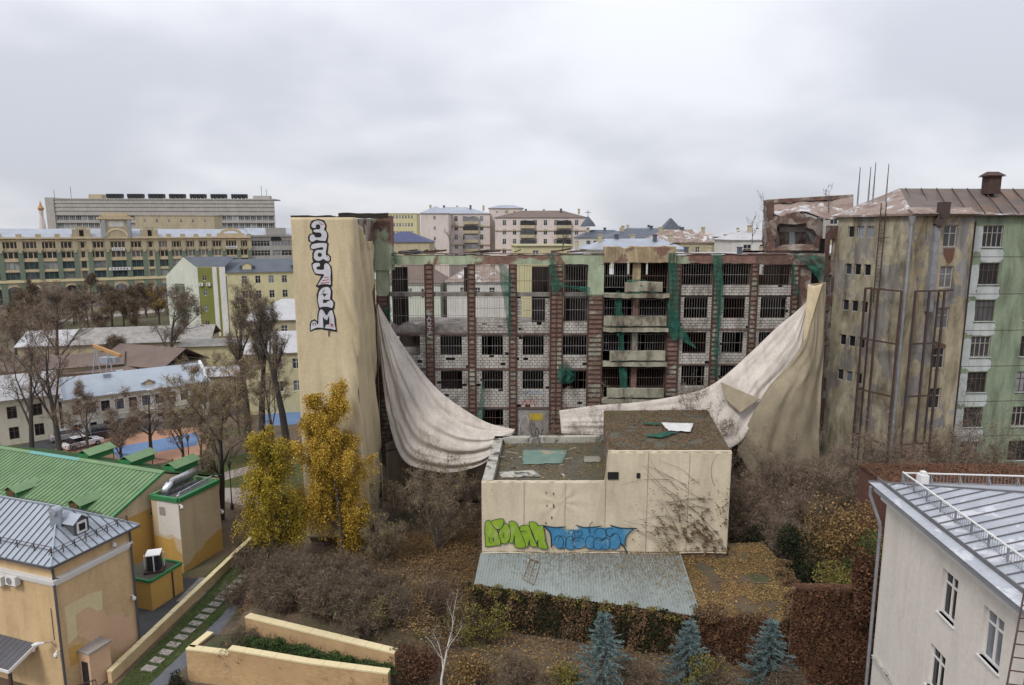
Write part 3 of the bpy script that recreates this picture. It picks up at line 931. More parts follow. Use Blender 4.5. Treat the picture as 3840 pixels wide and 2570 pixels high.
for k, (pri, a, e, z0, z1) in enumerate(block_jobs):
    d_ = 0.035 * nz(k * 1.7, 3.3)
    cx_, cz_ = (a + e) / 2, (z0 + z1) / 2
    if k < 298:
        ob = inst('block', blk_me, RF.p(X(cx_), cz_, -0.22 + d_), ruin, (e - a - 0.04, 0.3, z1 - z0 - 0.04))
    else:
        RF.box(rest, X(a) + 0.02, X(e) - 0.02, z0 + 0.02, z1 - 0.02, -0.37 + d_, -0.07 + d_)
rest.build('blockwork', 'block', ruin, kind='stuff')
def backing(x0, x1, z0, z1, hole):
    mb = MB(); wall(mb, RF, X(x0), X(x1), z0, z1, [(X(hole[0]), X(hole[1]), hole[2], hole[3])] if hole else [], 0.1, -0.27)
    return mb.build('mortar_bed', 'interior_dark', ruin)
for i in (0, 1, 2, 3, 4):
    for (z0, z1, h0, h1, side, _) in (low if i < 3 else low[:2]):
        s_ = side if i != 4 else 0.05
        backing(BAYS[i][0], BAYS[i][1], z0, z1, (BAYS[i][0] + s_, BAYS[i][1] - s_, h0, min(h1, z1 - 0.01)))
for i in (6, 7, 8):
    for (z0, z1, h0, h1, side) in ((17.72, 20.85, 18.7, 20.82, 0.42), (14.22, 17.6, 15.3, 17.4, 0.42), (10.42, 14.08, 11.9, 14.0, 0.42)):
        backing(BAYS[i][0], BAYS[i][1], z0, z1, (BAYS[i][0] + side, BAYS[i][1] - side, h0, h1))
# rendered wall with paint scrawls at the foot of the fourth bay
mb = MB(); wall(mb, RF, X(BAYS[3][0]), X(BAYS[3][1]), 5.0, 9.66, [], 0.1, -0.1)
M('scrawled_render', (0.33, 0.31, 0.29), (0.24, 0.225, 0.21), 0.9, 0.9, 0.3, stain=(0.16, 0.14, 0.15), stain_amt=(0.53, 0.57))
mb.build('render_panel', 'scrawled_render', ruin)
mb = MB(); RF.box(mb, X(1.75), X(3.05), 8.45, 9.15, -0.095, -0.08)
M('paint_yellow', (0.55, 0.40, 0.03), None, 2, 0.7, 0.0); mb.build('painted_panel', 'paint_yellow', ruin)
def ribbon(mb, F, pts, w, d):
    """painted line of width w on wall F through (u, z) points, mitred."""
    n = len(pts)
    P = [Vector((p[0], p[1])) for p in pts]
    closed = (P[0] - P[-1]).length < 1e-6
    o = len(mb.v)
    for k in range(n):
        a = P[k - 1] if k > 0 else (P[-2] if closed else P[k])
        c = P[k + 1] if k < n - 1 else (P[1] if closed else P[k])
        t = c - a
        t = t.normalized() if t.length > 1e-9 else Vector((1, 0))
        q = Vector((-t.y, t.x)) * w / 2
        mb.v.append(tuple(F.p(P[k].x + q.x, P[k].y + q.y, d))); mb.v.append(tuple(F.p(P[k].x - q.x, P[k].y - q.y, d)))
    for k in range(n - 1):
        mb.f.append((o + 2 * k, o + 2 * k + 1, o + 2 * k + 3, o + 2 * k + 2))
    return mb
def curve2(pts, n=6, closed=False):
    P = [Vector((p[0], p[1], 0)) for p in pts]
    if closed:
        P = P + [P[0]]
    out = []
    for k in range(len(P) - 1):
        p0 = P[k - 1] if k > 0 else (P[-2] if closed else P[0])
        p3 = P[k + 2] if k + 2 < len(P) else (P[1] if closed else P[-1])
        for i in range(n):
            f = i / n
            q = 0.5 * ((2 * P[k]) + (P[k + 1] - p0) * f + (2 * p0 - 5 * P[k] + 4 * P[k + 1] - p3) * f * f + (3 * P[k] - p0 - 3 * P[k + 1] + p3) * f ** 3)
            out.append((q.x, q.y))
    out.append((P[-1].x, P[-1].y))
    return out
for k, (pts, mt) in enumerate((([(0.7, 7.0), (0.9, 8.6), (1.5, 8.9), (1.6, 8.0), (1.0, 7.8), (1.7, 7.1)], 'paint_white'), ([(1.9, 7.6), (2.2, 6.6), (2.5, 7.7), (2.8, 6.7), (3.1, 7.6)], 'paint_black'),
                               ([(0.9, 10.0), (1.3, 10.5), (1.6, 9.95), (2.0, 10.6), (2.3, 10.0)], 'paint_red'), ([(1.3, 11.2), (1.7, 11.5), (2.0, 11.15), (2.5, 11.45), (2.9, 11.1)], 'paint_blue'))):
    mb = ribbon(MB(), RF, [(X(p[0]), p[1]) for p in curve2(pts)], 0.07, -0.05 if k > 1 else -0.085)
    mb.build('paint_scrawl', mt, ruin)
# letters sprayed down the second pier
zz = 19.6
for ch in ([[(0, 0), (0, 1)], [(0, 1), (.6, .75), (0, .5)], [(0, .5), (.7, .25), (0, 0)]], [[(0, 0), (.3, 1), (.6, 0)], [(.1, .4), (.5, .4)]], [[(0, 0), (.6, 1)], [(0, 1), (.6, 0)]], [[(0, 1), (.6, 1), (.3, .5), (.6, 0), (0, 0)]], [[(.6, 1), (0, .7), (0, .3), (.6, 0)]]):
    mb = MB()
    for s_ in ch:
        ribbon(mb, RF, [(X(-8.25) + p[0] * 0.6, zz - 0.5 + p[1] * 0.42) for p in s_], 0.07, 0.10)
    mb.build('sprayed_letter', 'paint_white', ruin)
    zz -= 0.55
# barred grilles in the openings
for k, (a, e, z0, z1) in enumerate(GRILLES):
    mb = MB()
    n = max(3, int((e - a) / 0.235))
    for q in (0.02, 0.48, 0.97):
        zq = z0 + (z1 - z0) * q
        RF.box(mb, X(a), X(e), zq - 0.018, zq + 0.018, -0.2, -0.165)
    for i in range(n + 1):
        if nz(k * 5.1, i * 0.77) > 0.42:
            continue
        x = a + (e - a) * i / n
        RF.box(mb, X(x) - 0.012, X(x) + 0.012, z0 + 0.01, z1 - 0.01, -0.163, -0.135)
    mb.build('bar_grille', 'bar_grey' if k % 4 else 'rust_pale', ruin, kind='stuff')
# the loggia bay: balconies with cast parapets, a middle pier
mb = MB(); RF.box(mb, X(11.65), X(12.4), 20.9, 24.1, -0.5, 0.02); mb.build('middle_pier', 'plaster_yellow_ruin', ruin)
for z0, z1 in ((17.9, 20.7), (14.0, 17.4), (10.4, 14.0)):
    mb = MB(); RF.box(mb, X(11.75), X(12.3), z0, z1, -0.6, -0.1); mb.build('middle_pier', 'brick_pier', ruin)
for zs_, x0, x1 in ((21.4, 10.8, 14.4), (18.1, 8.85, 14.9), (14.7, 9.5, 14.9), (11.0, 9.3, 14.9), (7.6, 9.0, 14.9)):
    ragged(RF, X(x0), X(x1), zs_, zs_ + 0.9, 0.55, 0.72, 0.05, zs_).build('balcony_parapet', 'ruin_concrete_green', ruin)
    ragged(RF, X(8.86), X(15.1), zs_ - 0.6, zs_ - 0.22, -0.3, 0.78, 0.05, zs_ + 2).build('balcony_slab', 'ruin_concrete_green', ruin)
# stretch of brick wall between the last pier and the standing block
brf = Face((27.7, RY + 0.1), (30.1, RY + 0.1))
mb = MB(); wall(mb, brf, 0, 2.4, 3, 25.0, [(1.2, 2.1, 21.9, 23.6), (1.1, 2.0, 18.2, 20.0)], 0.5)
mb.build('end_wall', 'brick_dark', ruin)
mb = MB(); wall(mb, Face((27.7, RY + 1.2), (30.1, RY + 1.2)), 0, 2.4, 3, 24.8, [], 0.1); mb.build('inner_wall', 'interior_dark', ruin)
# rubbish, beams and a black sheet left lying on the top beam
for k in range(16):
    x = -11 + 37 * random.random()
    z = 25.0 + 0.12 + (0.75 if 8.8 < x < 15.6 else 0)
    mb = MB(); l = 0.5 + random.random() * 1.6
    mb.bar(RF.p(X(x), z, -0.3 - 0.3 * random.random()), RF.p(X(x) + l, z + random.uniform(-0.02, 0.35), -0.4), 0.09 + 0.08 * random.random())
    mb.build('broken_beam', random.choice(['rust', 'interior_dark', 'brick_dark']), ruin)
def blacksheet(s, t):
    return RF.p(X(-10.9) + 2.7 * s, 25.02 + 0.55 * math.sin(math.pi * s) * math.sin(math.pi * min(1, t * 1.1 + 0.1)) * (0.6 + 0.4 * nz(s * 3, t * 2)), 0.05 - 1.0 * t)
M('black_plastic', (0.02, 0.022, 0.028), None, 2, 0.35, 0.0)
sheet('plastic_sheet', blacksheet, 14, 6, 'black_plastic', ruin)

# stair tower wrapped in tarpaulin
TX0, TX1, TY0, TY1, TZ = -17.85, -12.8, 56.0, 64.5, 28.1
tower = thing('stair_tower', ((TX0 + TX1) / 2, (TY0 + TY1) / 2, 0), 'tall stair tower wrapped in beige tarpaulin with vertical bubble graffiti', 'tower')
mb = MB(); mb.box(((TX0 + TX1) / 2, (TY0 + TY1) / 2 + 0.2, TZ / 2), (TX1 - TX0 - 0.3, TY1 - TY0 - 0.3, TZ)); mb.build('core', 'brick_dark', tower)
mb = MB(); mb.prism([(-13.4, RY - 0.25), (-11.55, RY - 0.25), (-11.55, RY + 1.5), (-13.4, RY + 1.5)], 23.4, 28.55)
mb.build('rear_head', 'plaster_green_ruin', tower)
ragged(Face((TX0 - 0.1, TY0 + 0.3), (TX1 + 1.0, TY0 + 0.3)), 0, 5.1, 28.0, 28.35, -1.2, 0.05, 0.12, 44.0).build('roof_edge', 'interior_dark', tower)
ragged(Face((-16.0, RY - 2), (-11.5, RY - 2)), 0, 4.4, 28.3, 28.75, -1.2, 0.05, 0.12, 47.0).build('roof_edge', 'interior_dark', tower)
per = [(0, (TX0, TY0 + 1.6)), (1.6, (TX0, TY0)), (1.6 + 5.05, (TX1, TY0)), (1.6 + 5.05 + 7.2, (TX1, TY0 + 7.2))]
TF = Face((TX0, TY0), (TX1, TY0))
def tower_tarp(s, t):
    q = s * (1.6 + 5.05 + 7.2)
    z = 0.7 + (TZ + 0.1 - 0.7) * t
    side = smooth(1.6 + 4.0, 1.6 + 5.05 + 1.2, q)
    fold = 0.0
    if q > 4.2:
        g = (q - 4.8) * 0.9 + (z - 14) * 0.28
        fold = 2.2 * (0.09 * math.sin(g * 2.4 + 1.2 * nz(q * 0.4, z * 0.12)) + 0.06 * math.sin(g * 5.1 + z * 0.2)) * smooth(4.4, 6.4, q) * (0.45 + 0.55 * smooth(-0.4, 0.4, nz(q * 0.5, z * 0.16, 2.0)))
    fold += 0.018 * nz(q * 0.5, z * 0.2, 7) * smooth(1.4, 2.0, q) * smooth(1.5, 2.6, abs(z - 24.0) - 1.5)
    # the cloth rounds the right-hand corner loosely
    if q <= 1.6:
        p = Vector((TX0 - 0.02, TY0 + 1.6 - q, z))
    else:
        e = q - 1.6
        rr = 0.5
        if e < 5.05 - rr:
            p = Vector((TX0 + e, TY0 - 0.02 - fold, z))
        elif e < 5.05 + rr:
            a = (e - 5.05 + rr) / (2 * rr) * math.pi / 2
            p = Vector((TX1 - rr + rr * math.sin(a) + fold * math.sin(a), TY0 - 0.02 + rr - rr * math.cos(a) - fold * math.cos(a), z))
        else:
            p = Vector((TX1 + 0.02 + fold, TY0 + e - 5.05, z))
            if t > 0.9:
                p.z -= (t - 0.9) * 10 * 2.0 * smooth(5.6, 10, e)
    return p
sheet('tarpaulin', tower_tarp, 150, 110, 'tarp_beige', tower, 0.02)
# the seam rope and a torn slit down the side
mb = MB(); mb.tube([(TX1 + 0.16, TY0 + 7.0, z) for z in (0.8, 6, 12, 17.5, 20)], 0.05, 5); mb.build('seam', 'interior_dark', tower)
mb = MB(); mb.tube([(TX1 + 0.35, TY0 + 7.0, 6.2), (TX1 + 4.0, RY - 0.3, 6.2)], 0.06, 5); mb.build('crossbar', 'interior_dark', tower)
# graffiti: traced on the wall plane in its own metres
def zpoly(F, pts, ox, oy, sc):
    return [F.uv_of(ox + p[0] / sc, oy + p[1] / sc) for p in pts]
def painted(F, name, pts, fill, line, parent, ox, oy, sc, d, lw, closed=True, smooth_n=4):
    P = curve2(zpoly(F, pts, ox, oy, sc), smooth_n, True)
    o = MB()
    o.v = [tuple(F.p(u, z, d)) for u, z in P[:-1]]
    o.f = [tuple(range(len(o.v)))]
    ob = o.build(name, fill, parent)
    # Blender fills a concave outline as one flat face; turn it outward if needed
    if ob.data.polygons[0].normal.dot(F.n) < 0:
        ob.data.flip_normals()
    lb = ribbon(MB(), F, P, lw, d + 0.004)
    lb.build('outline', line, ob)
    return ob
GO = (1130, 790, 3.135)
LET = [
 [(115,175),(125,145),(160,118),(205,112),(250,125),(280,155),(288,190),(275,222),(300,250),(310,290),(300,340),(285,362),(230,360),(180,352),(140,372),(110,365),(95,335),(98,300),(115,280),(145,278),(165,295),(170,308),(228,306),(226,268),(165,262),(140,245),(142,228),(170,215),(214,213),(216,174),(182,172),(178,205),(150,212),(125,200)],
 [(112,445),(110,415),(135,390),(190,378),(250,375),(308,388),(300,470),(298,520),(325,525),(342,560),(335,590),(310,600),(285,590),(262,575),(235,590),(200,598),(165,585),(145,555),(145,510),(160,475),(185,457),(248,455),(250,437),(200,445),(160,455),(130,458)],
 [(135,625),(170,610),(215,612),(228,635),(220,660),(192,665),(192,685),(260,688),(265,640),(285,615),(320,622),(345,660),(355,720),(350,790),(352,872),(300,870),(240,872),(190,885),(215,830),(255,775),(262,755),(210,750),(165,740),(140,690),(130,650)],
 [(195,1010),(205,955),(240,910),(290,892),(330,900),(352,940),(350,1000),(345,1040),(372,1060),(385,1095),(375,1135),(362,1150),(300,1135),(250,1138),(215,1145),(200,1100),(190,1050)],
 [(110,1410),(110,1340),(125,1305),(155,1290),(185,1310),(195,1330),(200,1230),(215,1170),(240,1155),(270,1180),(298,1225),(320,1190),(350,1165),(372,1180),(392,1260),(400,1340),(408,1405),(350,1395),(275,1388),(230,1382),(180,1382),(140,1400)]]
dT = 0.05
base_black = [(100,170),(120,120),(200,98),(270,115),(300,170),(295,230),(322,290),(310,370),(325,390),(312,500),(350,540),(352,590),(320,615),(360,660),(368,760),(365,885),(352,900),(368,950),(365,1035),(398,1080),(392,1150),(378,1170),(405,1260),(420,1425),(280,1405),(230,1395),(150,1405),(105,1425),(98,1340),(115,1295),(160,1275),(188,1300),(190,1220),(205,1160),(185,1060),(180,990),(205,910),(170,890),(205,830),(235,770),(165,755),(130,690),(118,625),(140,605),(130,560),(130,500),(145,470),(105,455),(98,410),(120,380),(85,360),(78,310),(100,275),(130,270),(128,235),(105,210)]
P = zpoly(TF, base_black, *GO)
mb = MB(); mb.v = [tuple(TF.p(u, z, dT)) for u, z in P]; mb.f = [tuple(range(len(P)))]
letter_backing = mb.build('graffiti', 'paint_black', tower)  # black paint behind the letters, filling their gaps
letter_backing['label'] = 'black and white bubble letters painted one below the other'
if letter_backing.data.polygons[0].normal.dot(TF.n) < 0: letter_backing.data.flip_normals()
for pts in LET:
    painted(TF, 'letter_fill', pts, 'paint_white', 'paint_black', letter_backing, *GO, dT + 0.012, 0.085)
def gpoly(F, pts, mat, parent, o, d, name='paint_mark', n=1):
    P = zpoly(F, pts, *o)
    mb = MB(); mb.v = [tuple(F.p(u, z, d)) for u, z in P]; mb.f = [tuple(range(len(P)))]
    ob = mb.build(name, mat, parent)
    if ob.data.polygons[0].normal.dot(F.n) < 0: ob.data.flip_normals()
    return ob
def gline(F, pts, mat, parent, o, d, w, name='paint_stroke'):
    return ribbon(MB(), F, zpoly(F, pts, *o), w, d).build(name, mat, parent)
circ = lambda cx, cy, r, k=14, ry=None: [(cx + r * math.cos(2 * math.pi * i / k), cy + (ry or r) * math.sin(2 * math.pi * i / k)) for i in range(k)]
gpoly(TF, circ(219, 520, 25), 'paint_black', letter_backing, GO, dT + 0.022)
gpoly(TF, [(258,1045),(330,1048),(342,1055),(305,1068),(295,1085),(258,1085)], 'paint_black', letter_backing, GO, dT + 0.022)
gpoly(TF, [(255,1250),(280,1275),(305,1290),(328,1235),(333,1290),(330,1338),(292,1340),(274,1386),(262,1386)], 'paint_black', letter_backing, GO, dT + 0.022)
gpoly(TF, circ(278, 990, 14), 'paint_black', letter_backing, GO, dT + 0.022)
for pts, mt, w in (([(212,128),(214,152)], 'paint_red', 0.04), ([(224,162),(241,137)], 'paint_red', 0.04), ([(234,165),(270,161)], 'paint_red', 0.04),
                   ([(275,786),(325,784)], 'paint_red', 0.06), ([(248,822),(328,812)], 'paint_red', 0.06), ([(231,854),(334,842)], 'paint_red', 0.06),
                   ([(303,535),(308,545)], 'paint_black', 0.06), ([(318,553),(326,562)], 'paint_red', 0.06), ([(311,572),(318,580)], 'paint_red', 0.06),
                   ([(345,1318),(362,1345),(350,1368)], 'paint_red', 0.05), ([(336,1345),(385,1338)], 'paint_red', 0.05), ([(360,1330),(388,1372)], 'paint_red', 0.05), ([(362,1345),(368,1372)], 'paint_red', 0.04),
                   ([(128,1325),(145,1315),(142,1335),(130,1348),(152,1345)], 'paint_black', 0.035), ([(160,1315),(157,1335),(176,1330)], 'paint_black', 0.035), ([(172,1320),(170,1350)], 'paint_black', 0.035),
                   ([(250,955),(265,942),(285,940)], 'paint_black', 0.035), ([(235,985),(262,978),(312,980)], 'paint_black', 0.04), ([(258,955),(262,1000),(280,1018)], 'paint_black', 0.04),
                   ([(326,1415),(327,1480)], 'paint_black', 0.09), ([(342,1415),(342,1435)], 'paint_black', 0.05)):
    gline(TF, pts, mt, letter_backing, GO, dT + 0.026, w)

# ------------------------------------------------------------------ loose tarpaulins and nets on the ruin
def curtain(name, upper, lower, nu, nv, mat, folds, amp, label, cat, seed, th=0.012, bulge=0.8, fexp=1.0, group=None, wander=0.25):
    """cloth hung between an upper and a lower edge curve, with folds running from end to end."""
    def fn(s, t):
        a, b_ = poly_curve(upper, s), poly_curve(lower, s)
        p = a.lerp(b_, t)
        env = math.sin(math.pi * min(1, max(0, s))) ** 0.6
        ph = t + wander * (0.5 * nz(s * 1.3, t * 1.6, seed) + 0.12 * nz(s * 5, t * 5, seed))
        w = sum(A * math.sin(2 * math.pi * (k * ph + c)) * (0.35 + 1.3 * abs(nz(s * 1.6 + k, t * 2.2, seed + k))) for k, A, c in folds) + 0.45 * nz(s * 10, t * 8, seed) + 0.22 * nz(s * 24, t * 19, seed)
        p.y -= bulge * math.sin(math.pi * t) * env + amp * w * env ** fexp
        p.z += 0.25 * amp * w * env
        return p
    return sheet(name, fn, nu, nv, mat, None, th, label=label, cat=cat, group=group)
up = [U(1418, 1140, 64.2), U(1460, 1212, 64.4), U(1500, 1278, 64.4), U(1584, 1397, 64.2), U(1666, 1482, 63.8), U(1768, 1553, 63.2), U(1839, 1589, 62.4), U(1931, 1611, 61.5)]
lo = [U(1416, 1150, 64.0), U(1424, 1300, 63.6), U(1442, 1480, 62.8), U(1475, 1640, 62.2), U(1520, 1732, 61.8), U(1600, 1762, 61.2), U(1690, 1772, 60.8), U(1800, 1745, 60.6), U(1870, 1690, 60.8), U(1925, 1625, 61.2)]
curtain('tarpaulin', up, lo, 90, 80, 'tarp_white', [(4.0, 1.0, 0.1), (8.3, 0.4, 0.3), (1.7, 0.8, 0.6)], 0.27, 'white tarpaulin sagging in long folds between tower and ruin', 'tarpaulin', 3.0, bulge=1.1)
# a doubled-over strip of the same cloth beside the tower
up = [U(1412, 1135, 63.9), U(1420, 1200, 63.6), U(1428, 1290, 63.5), U(1425, 1370, 63.5)]
lo = [U(1410, 1140, 64.1), U(1399, 1215, 63.9), U(1402, 1290, 63.9), U(1424, 1380, 63.7)]
curtain('tarpaulin_flap', up, lo, 14, 10, 'tarp_beige', [(2.0, 1.0, 0.0)], 0.06, 'small beige flap of torn tarpaulin hanging beside the wrapped tower', 'tarpaulin', 5.0, bulge=0.1)
# brown cloth still covering the lowest storeys
def lowcloth(s, t):
    x, z = -12.6 + 14.5 * s, 0.2 + (6.0 + 0.8 * math.sin(s * 9)) * t
    return Vector((x, RY - 0.35 - 0.10 * math.sin(x * 3 + nz(x, z * 0.3) * 2) - 0.12 * nz(x * 0.5, z * 0.5), z))
sheet('wall_cover', lowcloth, 60, 20, 'tarp_khaki', None, 0.02, label='drab khaki cloth over the lowest storeys below the sagging white tarpaulin', cat='tarpaulin')
# the right-hand tarpaulin: white inside, khaki outside
up = [U(3028, 1130, 64.4), U(2975, 1178, 64.2), U(2915, 1226, 64.0), U(2813, 1323, 63.6), U(2696, 1425, 63.0), U(2599, 1471, 62.6), U(2405, 1507, 61.8), U(2240, 1520, 61.2), U(2097, 1540, 61.0)]
lo = [U(3030, 1140, 64.2), U(3014, 1270, 63.4), U(2995, 1330, 63.0), U(2930, 1420, 62.2), U(2862, 1500, 61.4), U(2822, 1580, 61.0), U(2772, 1660, 60.6), U(2680, 1690, 60.4), U(2500, 1660, 60.2), U(2300, 1635, 60.0), U(2105, 1625, 60.2)]
curtain('tarpaulin', up, lo, 110, 50, 'tarp_white', [(1.9, 1.0, 0.2), (4.6, 0.35, 0.1), (0.8, 0.6, 0.5)], 0.2, 'white tarpaulin swept down from the yellow block across the ruin', 'tarpaulin', 8.0, bulge=0.5)
up = [U(3030, 1066, 64.2), U(3052, 1064, 64.0), U(3075, 1062, 63.9), U(3097, 1058, 64.0)]
lo = [U(2765, 1690, 60.6), U(2830, 1790, 60.2), U(2900, 1775, 60.4), U(2990, 1810, 60.6), U(3068, 1780, 61.5)]
mid = [U(3014, 1275, 63.2), U(3040, 1300, 62.6), U(3065, 1320, 62.8), U(3090, 1330, 63.4)]
mid2 = [U(2852, 1500, 61.1), U(2920, 1500, 60.9), U(3000, 1490, 61.4), U(3078, 1500, 62.4)]
def khaki(s, t):
    cols = [poly_curve(c, s) for c in (up, mid, mid2, lo)]
    p = poly_curve(cols, t)
    f = 0.2 * math.sin(s * 9 + t * 5 + nz(s * 2, t * 2) * 3.0) + 0.08 * math.sin(s * 23 - t * 6 + 2 * nz(s * 3, t * 3)) + 0.3 * nz(s * 3, t * 4) + 0.14 * nz(s * 9, t * 10)
    p.y -= f * smooth(0.0, 0.25, t) * (0.35 + 0.65 * t) * 0.9 + 0.05 * math.sin(s * 26) * (1 - t)
    return p
sheet('tarpaulin', khaki, 60, 80, 'tarp_khaki', None, 0.02, label='khaki tarpaulin hanging full height beside the yellow block', cat='tarpaulin')
# khaki fold turned out of the white one
tri = [U(2700, 1432, 62.6), U(2850, 1497, 61.0), U(2775, 1548, 60.4), U(2722, 1500, 61.4)]
def fold(s, t):
    p = (tri[0].lerp(tri[1], s)).lerp(tri[3].lerp(tri[2], s), t)
    p.y -= 0.12 + 0.05 * math.sin(s * 9 + t * 3)
    return p
sheet('tarpaulin_fold', fold, 16, 12, 'tarp_khaki', None, 0.02, label='khaki triangle of cloth folded out of the white tarpaulin', cat='tarpaulin')
up = [U(3030, 1066, 64.0), U(3055, 1072, 63.8), U(3085, 1064, 63.7)]
lo = [U(3012, 1278, 63.0), U(3016, 1290, 63.0), U(3020, 1280, 63.0)]
curtain('tarpaulin_strip', up, lo, 14, 20, 'tarp_beige', [(0.5, 0.2, 0.0)], 0.02, 'pale beige strip along the edge of the khaki tarpaulin top', 'tarpaulin', 1.0, bulge=0.05)

def net(upper, lower, nu, nv, label, seed, amp=0.12):
    def fn(s, t):
        p = poly_curve(upper, s).lerp(poly_curve(lower, s), t)
        p.y -= 0.12 + amp * math.sin(s * 11 + 3 * nz(s * 2, t * 3, seed)) + 0.1 * nz(s * 3, t * 5, seed)
        p.x += 0.16 * nz(t * 5, seed, s)
        return p
    return sheet('safety_net', fn, nu, nv, 'green_net', None, label=label, cat='net', group='green nets on the ruin')
Zm = lambda zx, zy, ox, oy, sc, Y: U(ox + zx / sc, oy + zy / sc, Y)
z6 = lambda x, y, Y=65.6: Zm(x, y, 1380, 900, 1.96, Y)
z7 = lambda x, y, Y=65.6: Zm(x, y, 2150, 900, 1.96, Y)
net([z6(955, 180), z6(1000, 185), z6(1050, 250)], [z6(1035, 700), z6(1042, 730), z6(1050, 700)], 8, 24, 'green net strip hanging by the fourth pier from the tower', 1.1)
net([z6(1325, 105), z6(1340, 105), z6(1360, 110)], [z6(1345, 380), z6(1380, 390), z6(1420, 350)], 8, 18, 'green net strip hanging from the parapet above the wide pier', 2.3)
net([z6(1400, 300), z6(1480, 330), z6(1560, 340), z6(1640, 350)], [z6(1400, 345), z6(1480, 355), z6(1560, 370), z6(1610, 420)], 14, 5, 'green net swag strung across the bay with the wide pier', 3.7)
net([z6(185, 85), z6(200, 85), z6(212, 90)], [z6(192, 180), z6(200, 185), z6(210, 175)], 5, 8, 'small green net scrap at the corner below the tower head', 4.7)
net([z6(120, 505), z6(145, 480), z6(168, 470)], [z6(130, 540), z6(155, 600), z6(175, 620)], 5, 8, 'green net scrap hanging beside the top of the white tarpaulin', 5.2)
net([z6(845, 1040), z6(852, 1040), z6(858, 1045)], [z6(800, 1290), z6(825, 1310), z6(855, 1310)], 6, 14, 'narrow green net hanging in the lowest barred opening', 6.1)
net([z6(1395, 930), z6(1450, 905), z6(1520, 960)], [z6(1390, 1040), z6(1450, 1060), z6(1530, 1030)], 10, 10, 'green net bundle caught in bare branches', 7.4, 0.3)
net([z7(700, 95), z7(730, 95), z7(765, 100)], [z7(690, 680), z7(740, 740), z7(785, 700)], 12, 40, 'broad green net covering the pier right of the balconies', 8.8)
net([z7(1025, 100), z7(1060, 100), z7(1095, 105)], [z7(1045, 520), z7(1070, 560), z7(1108, 500)], 12, 30, 'green net hanging down the second pier right of the balconies', 9.9)
net([z7(1045, 520), z7(1065, 540), z7(1085, 520)], [z7(1020, 990), z7(1040, 1010), z7(1065, 985)], 8, 30, 'lower torn length of green net below the second pier', 10.4)
net([z7(390, 295), z7(450, 290), z7(540, 300), z7(620, 380)], [z7(430, 400), z7(480, 400), z7(560, 380), z7(690, 480)], 16, 8, 'green net draped over the topmost balcony', 11.2, 0.2)
net([z7(310, 370), z7(330, 375), z7(350, 390)], [z7(320, 700), z7(345, 720), z7(370, 700)], 8, 24, 'green net strip falling past the second balcony', 12.6)
net([z7(325, 700), z7(345, 710), z7(365, 700)], [z7(340, 1180), z7(380, 1200), z7(415, 1170)], 8, 24, 'ragged green net tail reaching down to the shrubs below the balconies', 13.3)
net([z7(690, 460), z7(720, 500), z7(760, 560)], [z7(700, 620), z7(790, 730), z7(900, 800)], 10, 14, 'green net blown sideways between two piers', 14.2)
net([z7(1610, 105), z7(1700, 110), z7(1780, 115), z7(1850, 125)], [z7(1640, 140), z7(1720, 200), z7(1790, 290), z7(1850, 310)], 16, 12, 'large green net triangle below the ruined gable', 15.9, 0.2)
net([z7(1600, 170), z7(1610, 175), z7(1622, 180)], [z7(1620, 400), z7(1645, 450), z7(1660, 470)], 5, 18, 'thin green net strip left of the khaki tarpaulin', 16.2)

# ------------------------------------------------------------------ low building under a tarpaulin, with its lean-to
FL, FR, BR_, BL = Vector((-2.15, 46, 0)), Vector((15.4, 46, 0)), Vector((17.0, 57.8, 0)), Vector((-1.5, 57.0, 0))
FS, BS = Vector((6.72, 46, 0)), Vector((7.95, 57.4, 0))
LT, RT = 9.63, 11.85
M('roof_felt', (0.075, 0.075, 0.06), (0.11, 0.10, 0.075), 0.6, 0.9, 0.4, stain=(0.09, 0.09, 0.04), stain_amt=(0.5, 0.62))
M('parapet_cap', (0.46, 0.44, 0.38), (0.30, 0.29, 0.25), 1.4, 0.9, 0.3, stain=(0.07, 0.065, 0.055), stain_amt=(0.52, 0.6))
M('corrugated', (0.255, 0.285, 0.27), (0.20, 0.225, 0.215), 0.5, 0.7, 0.15, stain=(0.22, 0.21, 0.19), stain_amt=(0.55, 0.72))
M('tarp_cream', (0.64, 0.56, 0.42), (0.585, 0.505, 0.37), 0.3, 0.75, 0.05, streak=0.3, stain=(0.52, 0.45, 0.33), stain_amt=(0.56, 0.75))
M('old_wood', (0.30, 0.27, 0.23), (0.2, 0.18, 0.15), 2, 0.9, 0.3)
M('dark_hole', (0.02, 0.018, 0.016), None, 2, 0.9, 0.0)
low_b = thing('low_building', (6.6, 51.5, 0), 'low two-block building wrapped in cream tarpaulin with lime and blue graffiti', 'building')
mb = MB(); mb.prism([FL, FS, BS, BL], 0, LT - 0.55); mb.build('left_block', 'brick_dark', low_b)
mb = MB(); mb.prism([FS, FR, BR_, BS], 0, RT - 0.12); mb.build('right_block', 'brick_dark', low_b)
mb = MB(); mb.prism([FL, FS, BS, BL], LT - 0.545, LT - 0.53); mb.build('roof_covering', 'roof_felt', low_b)
mb = MB(); mb.prism([FS, FR, BR_, BS], RT - 0.115, RT - 0.10); mb.build('roof_covering', 'roof_felt', low_b)
# parapet of the left block
for (a, b_, w) in ((FL, BL, 0.75), (BL, BS, 0.6), (FL, FS, 0.35)):
    d = (b_ - a).normalized(); n = Vector((d.y, -d.x, 0))
    if (n.dot(((FL + FS + BS + BL) / 4) - a)) < 0: n = -n
    mb = MB(); mb.prism([a, b_, b_ + n * w, a + n * w], LT - 0.6, LT - 0.02); mb.build('parapet', 'parapet_cap', low_b)
